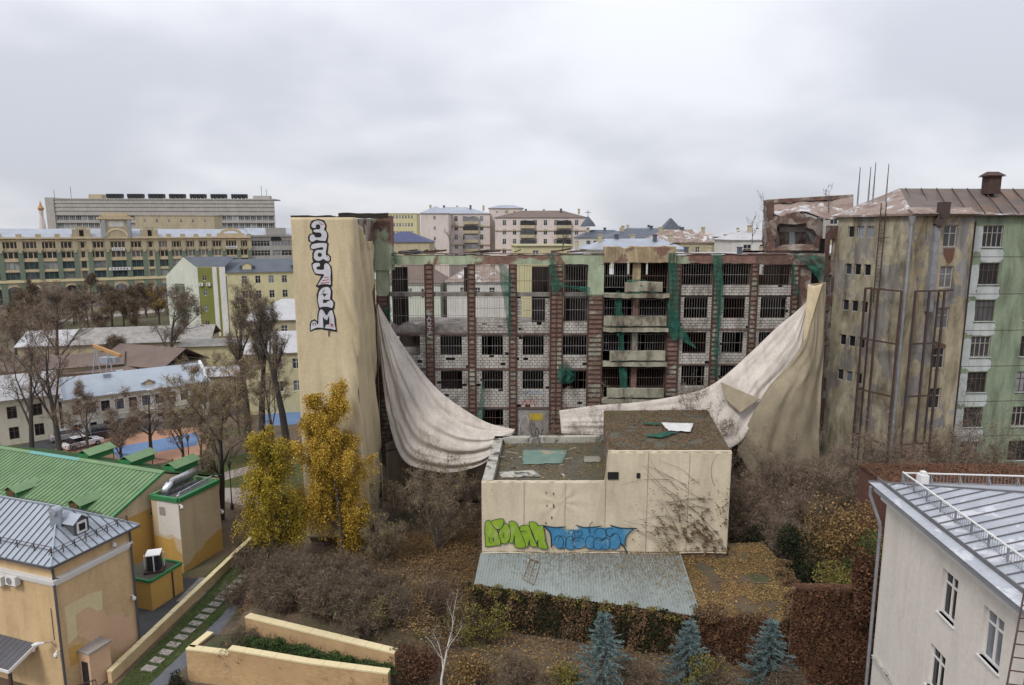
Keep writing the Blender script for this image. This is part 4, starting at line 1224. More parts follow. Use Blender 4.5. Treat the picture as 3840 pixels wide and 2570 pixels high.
# the front sheet: flat, sagging a little, stepped where the block steps
LF = Face(FL, FR)
def front(s, t):
    u = s * LF.len
    base = 4.32 + 0.05 * math.sin(u * 0.9) - 0.10 * math.exp(-((u - 5.3) / 1.1) ** 2)
    st = smooth(8.62, 8.9, u)
    top = (LT + 0.02) * (1 - st) + (RT + 0.02) * st
    z = base + (top - base) * t
    w = 0.02 * math.sin(u * 1.9 + z) * nz(u * 0.5, z * 0.5) + 0.05 * nz(u * 0.35, z * 0.4, 3)
    # creases meeting at a pulled point
    du, dz = u - 5.6, z - 8.1
    a = math.atan2(dz, du); r_ = math.hypot(du, dz)
    w += 0.035 * math.sin(a * 9 + 0.5) * math.exp(-r_ / 1.6) + 0.02 * math.sin(u * 7 + z * 1.5) * smooth(0.75, 1.0, t) + 0.025 * math.sin(u * 5 - z * 2) * (1 - smooth(0.0, 0.2, t))
    return LF.p(u, z, 0.06 + w * smooth(0, 0.02, s))
sheet('tarpaulin', front, 180, 44, 'tarp_cream', low_b, 0.015)
mb = MB(); mb.tube([LF.p(u, 4.32 + 0.05 * math.sin(u * 0.9) - 0.10 * math.exp(-((u - 5.3) / 1.1) ** 2), 0.12) for u in np.linspace(0, 17.5, 40)], 0.045, 6); mb.build('hem', 'tarp_cream', low_b)
mb = MB(); mb.tube([LF.p(u, RT + 0.02 + 0.03 * nz(u * 2, 1), 0.02) for u in np.linspace(8.9, 17.5, 30)], 0.07, 6); mb.build('hem', 'tarp_cream', low_b)
mb = MB(); mb.tube([LF.p(u, LT + 0.02 + 0.02 * nz(u * 2, 1), 0.0) for u in np.linspace(0, 8.7, 30)], 0.06, 6); mb.build('hem', 'tarp_cream', low_b)
for u in (3.0, 5.9, 8.75, 11.7, 14.6):
    mb = MB(); mb.tube([LF.p(u, z, 0.115) for z in np.linspace(4.4, (LT if u < 8.7 else RT) - 0.05, 12)], 0.012, 4); mb.build('seam', 'tarp_khaki', low_b)
def quad_on(F, x0, y0, x1, y1, d, mat, parent, name):
    u0, z1 = F.uv_of(x0, y0); u1, z0 = F.uv_of(x1, y1)
    mb = MB(); F.box(mb, u0, u1, z0, z1, d - 0.02, d); return mb.build(name, mat, parent)
quad_on(LF, 2278, 1768, 2318, 1796, 0.16, 'dark_hole', low_b, 'tarp_hole')  # dark panel over the cloth; its colour gives the shade of a hole
quad_on(LF, 2386, 1772, 2399, 1791, 0.16, 'dark_hole', low_b, 'square_window')  # dark panel for a small window, inner shade put into its colour
for (x, y, h) in ((2046, 1842, 6), (2074, 1845, 9), (2049, 1890, 8), (2074, 1888, 14), (2067, 1934, 10), (2045, 1955, 8)):
    quad_on(LF, x, y, x + 3, y + h, 0.15, 'dark_hole', low_b, 'slit')
# graffiti, two pieces side by side
GB = (1780, 1900, 3.661)
dB = 0.20
lime = [[(145,210),(225,185),(300,300),(350,430),(355,500),(340,515),(165,532),(150,510)],
        [(345,300),(400,220),(450,230),(490,290),(495,380),(470,450),(430,492),(370,485),(355,440),(330,370)],
        [(470,210),(500,180),(560,195),(600,260),(650,380),(695,500),(690,545),(570,545),(548,510),(545,380),(530,470),(520,485),(475,475),(490,400),(490,320)],
        [(615,265),(700,235),(750,260),(790,370),(850,500),(845,530),(780,530),(755,500),(750,440),(730,520),(705,535),(690,480),(650,380)],
        [(745,210),(755,190),(820,195),(855,215),(870,245),(930,240),(955,330),(975,470),(1000,530),(985,565),(900,555),(870,530),(865,440),(845,480),(800,360),(760,270)],
        [(225,185),(340,150),(395,152),(402,185),(385,250),(345,290),(300,292),(265,260)]]
for k, pts in enumerate(lime):
    painted(LF, 'graffiti_letter', pts, 'paint_lime', 'paint_outline', low_b, *GB, dB + 0.008 * k, 0.045, smooth_n=3)
for pts in ([(185,410),(200,395),(205,420),(195,450),(215,480),(235,455)], [(240,410),(238,430),(262,420)], [(262,405),(255,460)], [(285,462),(292,466)], [(400,330),(388,370),(400,410)], [(620,322),(680,315),(700,330)], [(955,450),(985,430)]):
    gline(LF, pts, 'paint_outline', low_b, GB, dB + 0.06, 0.035)
blue = [(935,240),(1080,265),(1180,262),(1250,258),(1215,275),(1195,308),(1290,300),(1400,300),(1450,290),(1385,235),(1490,265),(1620,262),(1740,245),(1680,278),(1790,275),(1880,270),(1855,235),(1990,272),(2225,280),(2150,305),(2090,370),(2060,440),(2060,520),(2000,490),(1985,540),(1900,580),(1830,560),(1760,580),(1690,580),(1560,570),(1520,540),(1400,560),(1300,580),(1240,555),(1170,565),(1110,540),(1082,490),(1052,545),(1050,400),(1010,310)]
P = zpoly(LF, blue, *GB)
mb = MB(); mb.v = [tuple(LF.p(u, z, dB)) for u, z in P]; mb.f = [tuple(range(len(P)))]
bl = mb.build('graffiti_blue', 'paint_blue', low_b)
bl['label'] = 'blue looping bubble graffiti with dark outlines'
if bl.data.polygons[0].normal.dot(LF.n) < 0: bl.data.flip_normals()
for k, (cx_, cy_, rx, ry) in enumerate(((1200,475,58,90),(1310,485,70,92),(1325,375,45,72),(1385,395,52,70),(1440,350,34,38),(1580,475,64,92),(1720,362,88,84),(1690,492,68,85),(1790,492,66,82),(1850,332,58,58),(1920,462,74,112),(1430,482,88,78),(1150,470,66,90))):
    c = circ(cx_, cy_, rx, 26, ry)
    gline(LF, c[2:24] if k % 2 else c[14:] + c[:10], 'paint_outline', bl, GB, dB + 0.004 + 0.003 * k, 0.04)
for pts, w in ((curve2([(935,240),(1080,265),(1180,262),(1250,258)]), 0.07), (curve2([(1385,235),(1490,265),(1620,262),(1740,245)]), 0.06), (curve2([(1855,235),(1990,272),(2225,280)]), 0.07),
               (curve2([(2170,290),(2090,370),(2060,440),(2060,520)]), 0.06), (curve2([(1990,480),(2050,540),(2085,630)]), 0.10), (curve2([(945,250),(1015,310),(1045,400),(1050,545)]), 0.09), (curve2([(1580,350),(1565,280),(1585,215),(1620,190)]), 0.05)):
    gline(LF, pts, 'paint_outline', bl, GB, dB + 0.055, w)
# lean-to of corrugated sheets
def lean(u, t):
    """u metres from the left end, t down the slope."""
    a = Vector((-2.25 + u, 45.9, 4.30))
    f = u / 14.2
    e = Vector((-2.62 + u * 1.022, 44.0 - 3.9 * f, 3.0))
    return a.lerp(e, t)
for k in range(15):
    u0, u1 = k * 0.95, k * 0.95 + 1.0
    lift = 0.012 * (k % 2) + 0.02 * random.random()
    def cs(s, t, u0=u0, u1=u1, lift=lift):
        u = u0 + (u1 - u0) * s
        p = lean(u, t * 1.03)
        p.z += 0.035 * math.sin(2 * math.pi * u / 0.19) + lift + 0.03 * nz(u * 0.8, t * 3)
        return p
    sheet('roof_sheet', cs, 32, 4, 'corrugated', low_b, 0.0)
ef = Face((-2.5, 43.9), (12.0, 40.05))
mb = MB(); wall(mb, ef, 0, ef.len, 0, 2.98, [], 0.3, -0.35); mb.build('lean_to_front', 'brick_dark', low_b)
mb = MB(); mb.prism([(-2.45, 44.3), (-2.2, 46), (-2.2, 45.9), (-2.5, 44.2)], 0, 3); mb.build('lean_to_end', 'brick_dark', low_b)
# flat leaf-covered roof to the right of the lean-to
tz = lambda y: 2.95 + (y - 39.6) * 0.17
TER = [(12.0, 40.05), (16.75, 39.2), (19.4, 43.5), (18.6, 47.5), (15.7, 47.5), (15.5, 46.0), (12.0, 46.0)]
mb = MB(); mb.prism(TER, 0, [tz(p[1]) for p in TER]); mb.build('flat_roof', 'soil', low_b)
# loose things lying on the roofs
def lie(name, pts, z, mat, label, cat, lump=0.05, n=10):
    P = [Vector(p) for p in pts]
    def fn(s, t):
        p = P[0].lerp(P[1], s).lerp(P[3].lerp(P[2], s), t)
        p.z += 0.04 + abs(lump * nz(s * 4, t * 4, z)) + 0.02
        p.x += 0.15 * nz(t * 4, s * 2, 2); p.y += 0.15 * nz(s * 4, t * 2, 5)
        return p
    return sheet(name, fn, n, n, mat, None, 0.01, smooth=False, label=label, cat=cat)
lie('plastic_sheet', [G(2480, 1588, RT), G(2600, 1590, RT), G(2590, 1622, RT), G(2505, 1618, RT)], RT, 'white_board', 'white plastic sheet lying on the upper leafy flat roof', 'plastic sheet')
lie('net_scrap', [G(2416, 1638, RT), G(2500, 1622, RT), G(2545, 1624, RT), G(2480, 1645, RT)], RT, 'green_net', 'scrap of green net below the white sheet on the roof', 'net', 0.12)
lie('net_scrap', [G(2410, 1588, RT), G(2475, 1590, RT), G(2475, 1596, RT), G(2410, 1594, RT)], RT, 'green_net', 'thin scrap of green net beside the white sheet on the roof', 'net', 0.1)
M('teal_felt', (0.12, 0.2, 0.17), (0.16, 0.22, 0.18), 1, 0.8, 0.2, stain=(0.3, 0.26, 0.18), stain_amt=(0.52, 0.6))
lie('roofing_scrap', [G(1960, 1690, 9.1), G(2130, 1690, 9.1), G(2110, 1740, 9.1), G(1960, 1745, 9.1)], 9.1, 'teal_felt', 'teal sheet of torn roofing felt on the sunken roof', 'roofing sheet')
lie('roofing_scrap', [G(2190, 1715, 9.1), G(2250, 1712, 9.1), G(2255, 1735, 9.1), G(2190, 1737, 9.1)], 9.1, 'old_wood', 'pale board lying on the sunken roof by the taller block', 'board')
lie('roofing_scrap', [G(1870, 1775, 9.1), G(2000, 1765, 9.1), G(2030, 1790, 9.1), G(1880, 1795, 9.1)], 9.1, 'parapet_cap', 'long pale strip of torn felt along the sunken roof front', 'roofing sheet')
for k in range(14):
    q = G(1850 + 380 * random.random(), 1680 + 110 * random.random(), 9.12)
    mb = MB(); l = 0.4 + 0.9 * random.random(); a = random.random() * 3
    mb.bar(q, q + Vector((l * math.cos(a), l * math.sin(a), 0.03)), 0.12, 0.05); mb.build('roof_debris', random.choice(['old_wood', 'parapet_cap', 'rust']), low_b)
# old casement frame thrown on the lean-to
sash = thing('window_sash', lean(3.9, 0.45), 'old wooden window frame lying on the corrugated lean-to roof', 'window frame')
c0 = [Vector(p) for p in (lean(3.55, 0.2), lean(4.25, 0.3), lean(3.95, 0.85), lean(3.2, 0.72))]
for p in c0: p.z += 0.12
for a, b_ in ((0, 1), (1, 2), (2, 3), (3, 0)):
    mb = MB(); mb.bar(c0[a], c0[b_], 0.09, 0.07); mb.build('rail', 'old_wood' if a else 'rust_pale', sash)
mb = MB(); mb.bar(c0[0].lerp(c0[1], .5), c0[3].lerp(c0[2], .5), 0.06, 0.05); mb.build('mullion', 'old_wood', sash)
for q in (0.35, 0.65):
    mb = MB(); mb.bar(c0[0].lerp(c0[3], q), c0[1].lerp(c0[2], q), 0.05, 0.045); mb.build('mullion', 'old_wood', sash)
# fallen leaves lying on the roofs
def litter(n, poly, z, seed, size=0.11, zf=None, lift=0.03, patchy=0):
    r = np.random.default_rng(seed)
    P = np.array([(p[0], p[1]) for p in poly])
    lo, hi = P.min(0), P.max(0)
    out = []
    while len(out) < n:
        q = lo + (hi - lo) * r.random((n * 2, 2))
        inside = np.zeros(len(q), bool)
        j = len(P) - 1
        for i in range(len(P)):
            c = ((P[i, 1] > q[:, 1]) != (P[j, 1] > q[:, 1])) & (q[:, 0] < (P[j, 0] - P[i, 0]) * (q[:, 1] - P[i, 1]) / (P[j, 1] - P[i, 1] + 1e-12) + P[i, 0])
            inside ^= c
            j = i
        out.extend(q[inside].tolist())
    q = np.array(out[:n])
    if patchy:
        q = q[np.array([nz(a * 0.7, b_ * 0.7, seed) + 0.5 * nz(a * 2.3, b_ * 2.3, seed) > patchy - 0.45 * r.random() for a, b_ in q])]
        n = len(q)
    zz = np.array([zf(x, y) for x, y in q]) if zf else np.full(n, z)
    return leaves(np.c_[q, zz + lift + 0.03 * r.random(n)], size, 1.2, seed)
mesh_obj('leaf_litter', *litter(15000, TER, 2.95, 1, 0.13, patchy=0.05, zf=lambda x, y: tz(y)), 'leaf_litter', low_b, kind='stuff')
mesh_obj('leaf_litter', *litter(15000, [FS, FR, BR_, BS], RT - 0.12, 2, 0.12, patchy=-0.08), 'leaf_brown', low_b, kind='stuff')
mesh_obj('leaf_litter', *litter(5000, [FL, FS, BS, BL], LT - 0.55, 3, 0.12, patchy=0.03), 'leaf_litter', low_b, kind='stuff')
r_ = np.random.default_rng(5)
uu = 14.2 * r_.random(4200) ** 0.45; tt = r_.random(4200) ** 1.2 * (0.3 + 0.7 * r_.random(4200))
mesh_obj('leaf_litter', *leaves(np.array([tuple(lean(u, t) + Vector((0, 0, 0.1))) for u, t in zip(uu, tt)]), 0.09, 1.5, 7), 'leaf_litter', low_b, kind='stuff')
mounds = []
for k in range(26):
    q = (Vector((12 + 7 * random.random(), 39.5 + 1.2 * random.random(), 0)) if k < 9 else Vector((18.2 + random.random(), 41.5 + 5 * random.random(), 0)) if k < 16 else Vector((-2.5 + 14.5 * (k - 16) / 10, 43.8 - 3.9 * (k - 16) / 10, 0)))
    mounds.append(leaves(clump_points(420, (q.x, q.y, (tz(q.y) if k < 16 else 2.7) + 0.1), (0.75, 0.5, 0.42), 600 + k), 0.13, 0, k))
mesh_obj('weeds', *join(*mounds[:16]), 'leaf_brown', low_b, kind='stuff'); mesh_obj('weeds', *join(*mounds[16:]), 'leaf_olive', low_b, kind='stuff')
# creeper on the right of the sheet
vine = thing('creeper', LF.p(13.5, 3.0, 0.2), 'bare creeper with brown leaves climbing the cream tarpaulin', 'creeper')
mb = MB()
for k in range(34):
    u, z = 13.0 + 4.3 * random.random(), 4.5 + 5.5 * random.random() ** 1.5
    pts = []
    ang = random.uniform(2.0, 3.4)
    for i in range(9):
        pts.append(LF.p(min(max(u, 7.5), 17.4), min(z, 11.7), 0.2 + 0.03 * nz(u, z)))
        ang += 0.35 * nz(u * 0.9, z * 0.9, k)
        u += 0.46 * math.cos(ang) ; z += 0.3 * math.sin(ang) + 0.05
    mb.tube(pts, [0.016 - 0.0013 * i for i in range(9)], 4, False)
mb.build('stems', 'bark_brown', vine, kind='stuff')
r_ = np.random.default_rng(9)
n = 7000
uu = 15.2 + 1.7 * r_.normal(size=n); zz = 6.1 + 1.5 * r_.normal(size=n); ok_ = (uu > 10) & (uu < 17.4) & (zz > 4.2) & (zz < 10); uu, zz = uu[ok_], zz[ok_]
keep = np.array([0.5 * nz(u * 0.9, z * 0.9, 6) + 0.8 * nz(u * 3.1, z * 3.1, 2) + 0.4 * nz(u * 8, z * 8, 4) > 0.16 for u, z in zip(uu, zz)])
pts = np.array([tuple(LF.p(u, z, 0.22 + 0.18 * random.random())) for u, z in zip(uu[keep], zz[keep])])
mesh_obj('foliage', *leaves(pts, 0.14, 0, 4), 'leaf_brown', vine, kind='stuff')
# ivy curtains over the front walls
def ivy(F, u0, u1, z0, z1, n, mat, size, seed, out=0.3, hang=0.5):
    """a pelt of leaves hanging in strands on wall F; thins out towards the foot."""
    r = np.random.default_rng(seed)
    u = u0 + (u1 - u0) * r.random(n); q = r.random(n)
    z = z0 + (z1 - z0) * (1 - q ** 1.25)
    d = np.array([0.05 + out * max(0.1, 0.5 + 0.8 * nz(a * 1.6, b_ * 0.35, seed) + 0.4 * nz(a * 5, b_ * 0.8, seed)) for a, b_ in zip(u, z)]) * (0.5 + 0.7 * r.random(n))
    p = np.array([tuple(F.p(a, b_, c)) for a, b_, c in zip(u, z, d)])
    p[:, 2] += 0.4 * np.array([nz(a * 0.9, 3.0, seed) for a in u])
    return leaves(p, size, 0, seed, 0.75)
mesh_obj('ivy', *ivy(Face((-2.5, 43.9), (12.0, 40.05)), -0.5, 15, 0.1, 3.0, 9000, 'leaf_brown', 0.15, 21, 0.5), 'leaf_brown', low_b, kind='stuff')
mesh_obj('ivy', *ivy(Face((-2.5, 43.9), (12.0, 40.05)), -0.5, 15, 0.1, 3.0, 7000, None, 0.15, 24, 0.45), 'leaf_dark', low_b, kind='stuff')
mesh_obj('ivy', *ivy(Face((11.9, 40.05), (16.75, 39.2)), 0, 4.9, 0.1, 3.15, 8000, 'leaf_brown', 0.15, 22, 0.4), 'leaf_russet', low_b, kind='stuff')
mesh_obj('ivy', *ivy(Face((16.75, 39.2), (19.4, 43.5)), -0.2, 5.2, 0.1, 3.4, 5000, None, 0.15, 23, 0.4), 'leaf_brown', low_b, kind='stuff')
iw = thing('ivy_wall', (19.5, 37.8, 0), 'tall boundary wall buried in russet ivy beside the white house', 'wall')
IF = Face((16.85, 37.7), (23.2, 37.4))
mb = MB(); IF.box(mb, 0, IF.len, 0, 6.05, -0.5, 0); mb.build('masonry', 'brick_dark', iw)
mesh_obj('ivy', *join(ivy(IF, -0.2, 6.3, 0.1, 6.2, 26000, None, 0.16, 31, 0.45), litter(2600, [IF.p(0, 0, 0.3), IF.p(6.3, 0, 0.3), IF.p(6.3, 0, -0.6), IF.p(0, 0, -0.6)], 6.1, 33, 0.16)), 'leaf_russet', iw, kind='stuff')
iv2 = leaves(clump_points(6000, (20.3, 36.7, 6.6), (0.9, 0.7, 2.6), 35, lumps=12), 0.16, 0, 35, 0.75)
mesh_obj('ivy', *iv2, 'leaf_russet', iw, kind='stuff')

# ------------------------------------------------------------------ standing block on the right: yellow corner, green wing
MP('plaster_yellow_block', (0.43, 0.39, 0.275), (0.31, 0.28, 0.21), BR1, BR2, (0.66, 0.675), 0.3, 0.4, 0.95, third=(0.27, 0.25, 0.22))
MP('plaster_ochre_block', (0.43, 0.37, 0.25), (0.32, 0.275, 0.20), BR1, BR2, (0.66, 0.675), 0.35, 0.2, 0.9, third=(0.26, 0.25, 0.24))
M('plaster_green_block', (0.27, 0.325, 0.225), (0.21, 0.255, 0.18), 0.6, 0.92, 0.3, streak=0.7, stain=(0.2, 0.2, 0.165), stain_amt=(0.55, 0.72))
M('plaster_pale_patch', (0.52, 0.55, 0.54), (0.44, 0.48, 0.46), 0.8, 0.92, 0.3, streak=0.3)
M('roof_rust', (0.115, 0.095, 0.086), (0.145, 0.115, 0.10), 0.5, 0.75, 0.2, stain=(0.18, 0.115, 0.085), stain_amt=(0.54, 0.68), streak=0.2)
M('roof_rust_pale', (0.30, 0.235, 0.205), (0.17, 0.115, 0.09), 0.9, 0.75, 0.2, stain=(0.50, 0.50, 0.51), stain_amt=(0.54, 0.60))
M('frame_white_old', (0.42, 0.40, 0.37), (0.32, 0.29, 0.26), 2, 0.8, 0.1)
M('frame_brown', (0.11, 0.085, 0.07), (0.075, 0.06, 0.052), 2, 0.8, 0.1)
M('pipe_grey', (0.32, 0.33, 0.35), (0.22, 0.22, 0.235), 1.5, 0.5, 0.1, metal=0.3)
M('iron_dark', (0.05, 0.042, 0.042), (0.085, 0.05, 0.042), 2.5, 0.7, 0.2)
MG('glass_old', (0.028, 0.028, 0.03), 0.18)
MG('glass_dark', (0.018, 0.02, 0.024), 0.1)
MG('glass_blue', (0.05, 0.075, 0.085), 0.1)
M('brick_shed', (0.16, 0.075, 0.055), (0.11, 0.06, 0.048), 1.5, 0.9, 0.4)
blockb = thing('derelict_block', (38, 66, 0), 'yellow derelict six-storey block with rusted roof and peeling plaster corner', 'building')
EZ = 28.45
pB, pA, pD = (31.75, 67.4), (34.95, 60.6), (41.25, 61.8)
FK, FLs, FC = Face((30.2, 66.6), pB), Face(pB, pA), Face(pA, pD)
hk = [(0.75, 1.45, z, z + 2.1) for z in (24.3, 20.8, 17.3, 13.8, 10.4)]
mb = MB(); wall(mb, FK, 0, FK.len, 0, EZ - 0.8, hk, 0.35); mb.build('brick_return', 'brick_dark', blockb)
for k, h in enumerate(hk):
    if k: window(FK, *h, blockb, 'bar_grey', 'glass_old', 3, (0.5,), 0.06)
    else:
        mb = MB(); FK.box(mb, h[0], h[1], h[2], h[3], -1.2, -1.1); mb.build('void', 'dark_hole', blockb)
hs = []
for y in (870, 1010, 1147, 1280, 1414):
    for x in (3192, 3227, 3264):
        u, z = FLs.uv_of(x, y); hs.append((round(u - 0.36, 2), round(u + 0.36, 2), round(z - 0.52, 2), round(z + 0.52, 2)))
zr = [h[2] for h in hs[::3]]
hs = [(h[0], h[1], round(zr[i // 3], 2), round(zr[i // 3] + 1.05, 2)) for i, h in enumerate(hs)]
xs3 = [hs[i][0] for i in range(3)]
hs = [(xs3[i % 3], xs3[i % 3] + 0.72, h[2], h[3]) for i, h in enumerate(hs)]
mb = MB(); wall(mb, FLs, 0, FLs.len, 0, EZ, hs, 0.3); mb.build('side_wall', 'plaster_yellow_block', blockb)
for h in hs:
    window(FLs, *h, blockb, 'frame_white_old', 'glass_dark', 1, (), 0.05)
hc = []
for (x0, y0, x1, y1) in ((3543, 845, 3602, 927), (3531, 1000, 3588, 1079), (3517, 1153, 3570, 1232), (3502, 1302, 3556, 1381), (3494, 1452, 3541, 1531)):
    u0, z1 = FC.uv_of(x0, y0); u1, z0 = FC.uv_of(x1, y1)
    hc.append((round(u0, 2), round(u0 + 1.38, 2), round(z0, 2), round(z0 + 1.95, 2)))
hc = [(hc[0][0], hc[0][1], h[2], h[3]) for h in hc]
mb = MB(); wall(mb, FC, 0, FC.len, 0, EZ, hc, 0.3); mb.build('front_wall', 'plaster_ochre_block', blockb)
for k, h in enumerate(hc):
    window(FC, *h, blockb, 'frame_white_old', 'glass_old', 2, (0.62,), 0.09)
# bare brick below two of the windows
for k in (0, 3):
    h = hc[k]
    mb = MB(); pts = [(h[0] + 0.1, h[2] - 0.1), (h[1] - 0.1, h[2] - 0.12), (h[1] - 0.2, h[2] - 1.2), (h[1] - 0.5, h[2] - 1.45), (h[0] + 0.6, h[2] - 1.35), (h[0] + 0.15, h[2] - 0.7)]
    if k: pts = [(h[0] - 0.05, h[3] + 0.03), (h[0] + 0.3, h[3] + 0.3), (h[0] + 0.65, h[3] + 0.5), (h[1], h[3] + 0.25), (h[1] + 0.05, h[3] + 0.03)][::-1]
    mb.v = [tuple(FC.p(u, z, 0.012)) for u, z in pts]; mb.f = [tuple(range(len(pts)))[::-1]]
    mb.build('bare_brick', 'brick_shed', blockb)
mb = MB()
for F in (FLs, FC):
    F.box(mb, -0.25, F.len + 0.25, EZ - 0.02, EZ + 0.16, -0.3, 0.4)
mb.build('eaves', 'roof_rust_pale', blockb)
# ventilation flue on the front wall
fl = MB(); u, z = FC.uv_of(3505, 850)
FC.box(fl, u - 0.28, u + 0.28, 20.0, 27.6, 0.02, 0.42); fl.build('flue', 'pipe_grey', blockb)
fl = MB(); fl.bar(FC.p(u, 27.6, 0.3), FC.p(u + 0.25, 28.3, 0.5), 0.75); fl.bar(FC.p(u + 0.25, 28.25, 0.5), FC.p(u + 0.28, 29.6, 0.5), 0.75); fl.build('flue_head', 'iron_dark', blockb)
# rainwater pipe down the corner
pc = Vector((pA[0] - 0.12, pA[1] - 0.22, 0))
pp = MB(); pp.tube([(pc.x, pc.y, z) for z in (0.5, 10, 20, 28.3)], 0.13, 8); pp.build('rainwater_pipe', 'pipe_grey', blockb)
pp = MB(); pp.tube([(pc.x, pc.y, 27.6), (pc.x, pc.y, 28.4)], [0.14, 0.3], 8); pp.build('pipe_hopper', 'pipe_grey', blockb)
# ladder
ld = thing('wall_ladder', FLs.p(5.0, 21, 0.4), 'rusty wall ladder climbing past the corner to the roof', 'ladder')
u0, z0 = FLs.uv_of(3285, 1150); u1, z1 = FLs.uv_of(3330, 790)
for du in (0, 0.5):
    mb = MB(); mb.bar(FLs.p(u0 + du, 20.6, 0.45), FLs.p(u0 + du, 29.6, 0.45), 0.07); mb.build('rail', 'iron_dark', ld)
for k in range(24):
    mb = MB(); mb.bar(FLs.p(u0, 20.8 + k * 0.36, 0.45), FLs.p(u0 + 0.5, 20.8 + k * 0.36, 0.45), 0.035); mb.build('rung', 'iron_dark', ld)
for z in (21.8, 26.4):
    mb = MB(); mb.bar(FLs.p(u0 - 0.4, z, 0.1), FLs.p(u0 + 1.1, z + 0.2, 0.45), 0.05); mb.build('bracket', 'iron_dark', ld)
# rusty steel frame round the corner
sf = thing('steel_frame', (35, 59, 0), 'rusty open steel lift frame standing at the corner of the yellow block', 'steel frame')
plan = [FLs.p(4.3, 0, 1.0), FLs.p(5.6, 0, 1.0), Vector((pA[0] - 0.75, pA[1] - 0.75, 0)), FC.p(0.35, 0, 0.8), FC.p(1.75, 0, 0.8), FC.p(3.3, 0, 0.8), FLs.p(4.3, 0, 0.15), FC.p(3.3, 0, 0.15)]
for k, q in enumerate(plan):
    mb = MB(); mb.bar((q.x, q.y, 4.0), (q.x, q.y, 21.9), 0.16 if k < 6 else 0.12); mb.build('post', 'rust' if k < 3 else 'iron_dark', sf)
for z in (21.9, 17.2, 12.4, 7.9):
    for a, b_ in ((0, 1), (1, 2), (3, 4), (4, 5), (0, 6), (5, 7)):
        p, q = plan[a], plan[b_]
        mb = MB(); mb.bar((p.x, p.y, z), (q.x, q.y, z), 0.11, 0.14); mb.build('rail', 'rust' if a < 2 else 'iron_dark', sf)
mb = MB(); mb.bar((plan[5].x, plan[5].y, 21.9), FC.p(4.6, 21.9, 0.3), 0.14); mb.build('rail', 'iron_dark', sf)
for (u, w, h) in ((1.4, 2.6, 7.2), (3.0, 1.6, 5.6)):
    mb = MB(); FC.box(mb, u - w / 2, u + w / 2, 0, h, 0.1, 1.6); mb.build('infill', 'brick_shed', sf)
# green wing
wing = thing('green_wing', (52, 68, 0), 'faded green six-storey wing with white plaster patches and barred windows', 'building')
FG = Face((42.95, 64.3), (68, 66.0))
cols = []
u0, z1 = FG.uv_of(3690, 847); u1, z0 = FG.uv_of(3769, 927)
rows = [round(z0 - 3.48 * k, 2) for k in range(7)]
cu = [round(u0 + k * 5.0, 2) for k in range(4)]
hg = [(u, round(u + 1.95, 2), z, round(z + 2.0, 2)) for z in rows for u in cu]
mb = MB(); wall(mb, FG, -0.2, FG.len, 0, EZ + 0.1, hg, 0.3); mb.build('front_wall', 'plaster_green_block', wing)
for k, h in enumerate(hg):
    window(FG, *h, wing, 'frame_brown' if k % 3 else 'frame_white_old', 'glass_old', 4, (0.66,), 0.06, sill='plaster_pale_patch')
for z in rows:
    mb = MB(); FG.box(mb, 0, FG.len, z - 0.92, z - 0.88, 0.0, 0.02); mb.build('string_line', 'iron_dark', wing)
def blob(F, u0, u1, z0, z1, d, mat, parent, seed, name='plaster_patch'):
    n = 30; pts = []
    for i in range(n):
        a = 2 * math.pi * i / n
        c, s_ = math.cos(a), math.sin(a)
        rr = (abs(c) ** 6 + abs(s_) ** 6) ** (-1 / 6) * (0.92 + 0.16 * nz(c * 2.5, s_ * 2.5, seed))
        pts.append(((u0 + u1) / 2 + (u1 - u0) / 2 * c * rr, (z0 + z1) / 2 + (z1 - z0) / 2 * s_ * rr))
    mb = MB(); mb.v = [tuple(F.p(u, z, d)) for u, z in pts]; mb.f = [tuple(range(n))]
    return mb.build(name, mat, parent)
for k, z in enumerate(rows[:6]):
    blob(FG, cu[0] - 0.15, cu[0] + 2.3 + 0.3 * nz(k, 2), z - 1.45, z - 0.12, 0.006, 'plaster_pale_patch', wing, k)
    blob(FG, 0.05, 0.95 + 0.25 * nz(k, 5), z - 1.3 + (0.8 if k < 1 else 0), z + 2.0, 0.006, 'plaster_pale_patch', wing, k + 9)
wp = MB(); wp.tube([FG.p(-0.15, z, 0.2) for z in (1, 15, 28)], 0.12, 7); wp.build('rainwater_pipe', 'iron_dark', wing)
# roof over both: hipped sheets with seams
RZ = 31.3
e = [Vector((31.2, 68.2, EZ + 0.1)), Vector((34.75, 60.1, EZ + 0.1)), Vector((41.6, 61.3, EZ + 0.1)), Vector((42.9, 63.7, EZ + 0.1)), Vector((69, 65.5, EZ + 0.1))]
rg = [Vector((38.4, 69.2, RZ)), Vector((70, 71, RZ))]
roof = MB(); roof.slab([e[1], e[2], e[3], e[4], rg[1], rg[0]], 0.06)
rf = roof.build('roof', 'roof_rust', blockb)
roof = MB(); roof.slab([e[0], e[1], rg[0]], 0.06); roof.build('roof', 'roof_rust_pale', blockb)
mb = MB(); mb.slab([e[4] + Vector((0, 14, 0)), rg[1], rg[0], Vector((36, 80, EZ))][::-1], 0.05); mb.build('roof', 'roof_rust', blockb)
for k in range(20):
    f = k / 20
    t_ = rg[0].lerp(rg[1], f + 0.02)
    x_ = e[2].x + (e[4].x - e[2].x) * f - 6.0 * (1 - f)
    y_ = 61.0 + (x_ - 34.75) * 0.13
    mb = MB(); b_ = Vector((x_, y_, EZ + 0.14)); mb.bar(b_.lerp(t_, 0.02) + Vector((0, 0, 0.03)), t_ + Vector((0, 0, 0.03)), 0.06, 0.1); mb.build('seam', 'rust', rf)
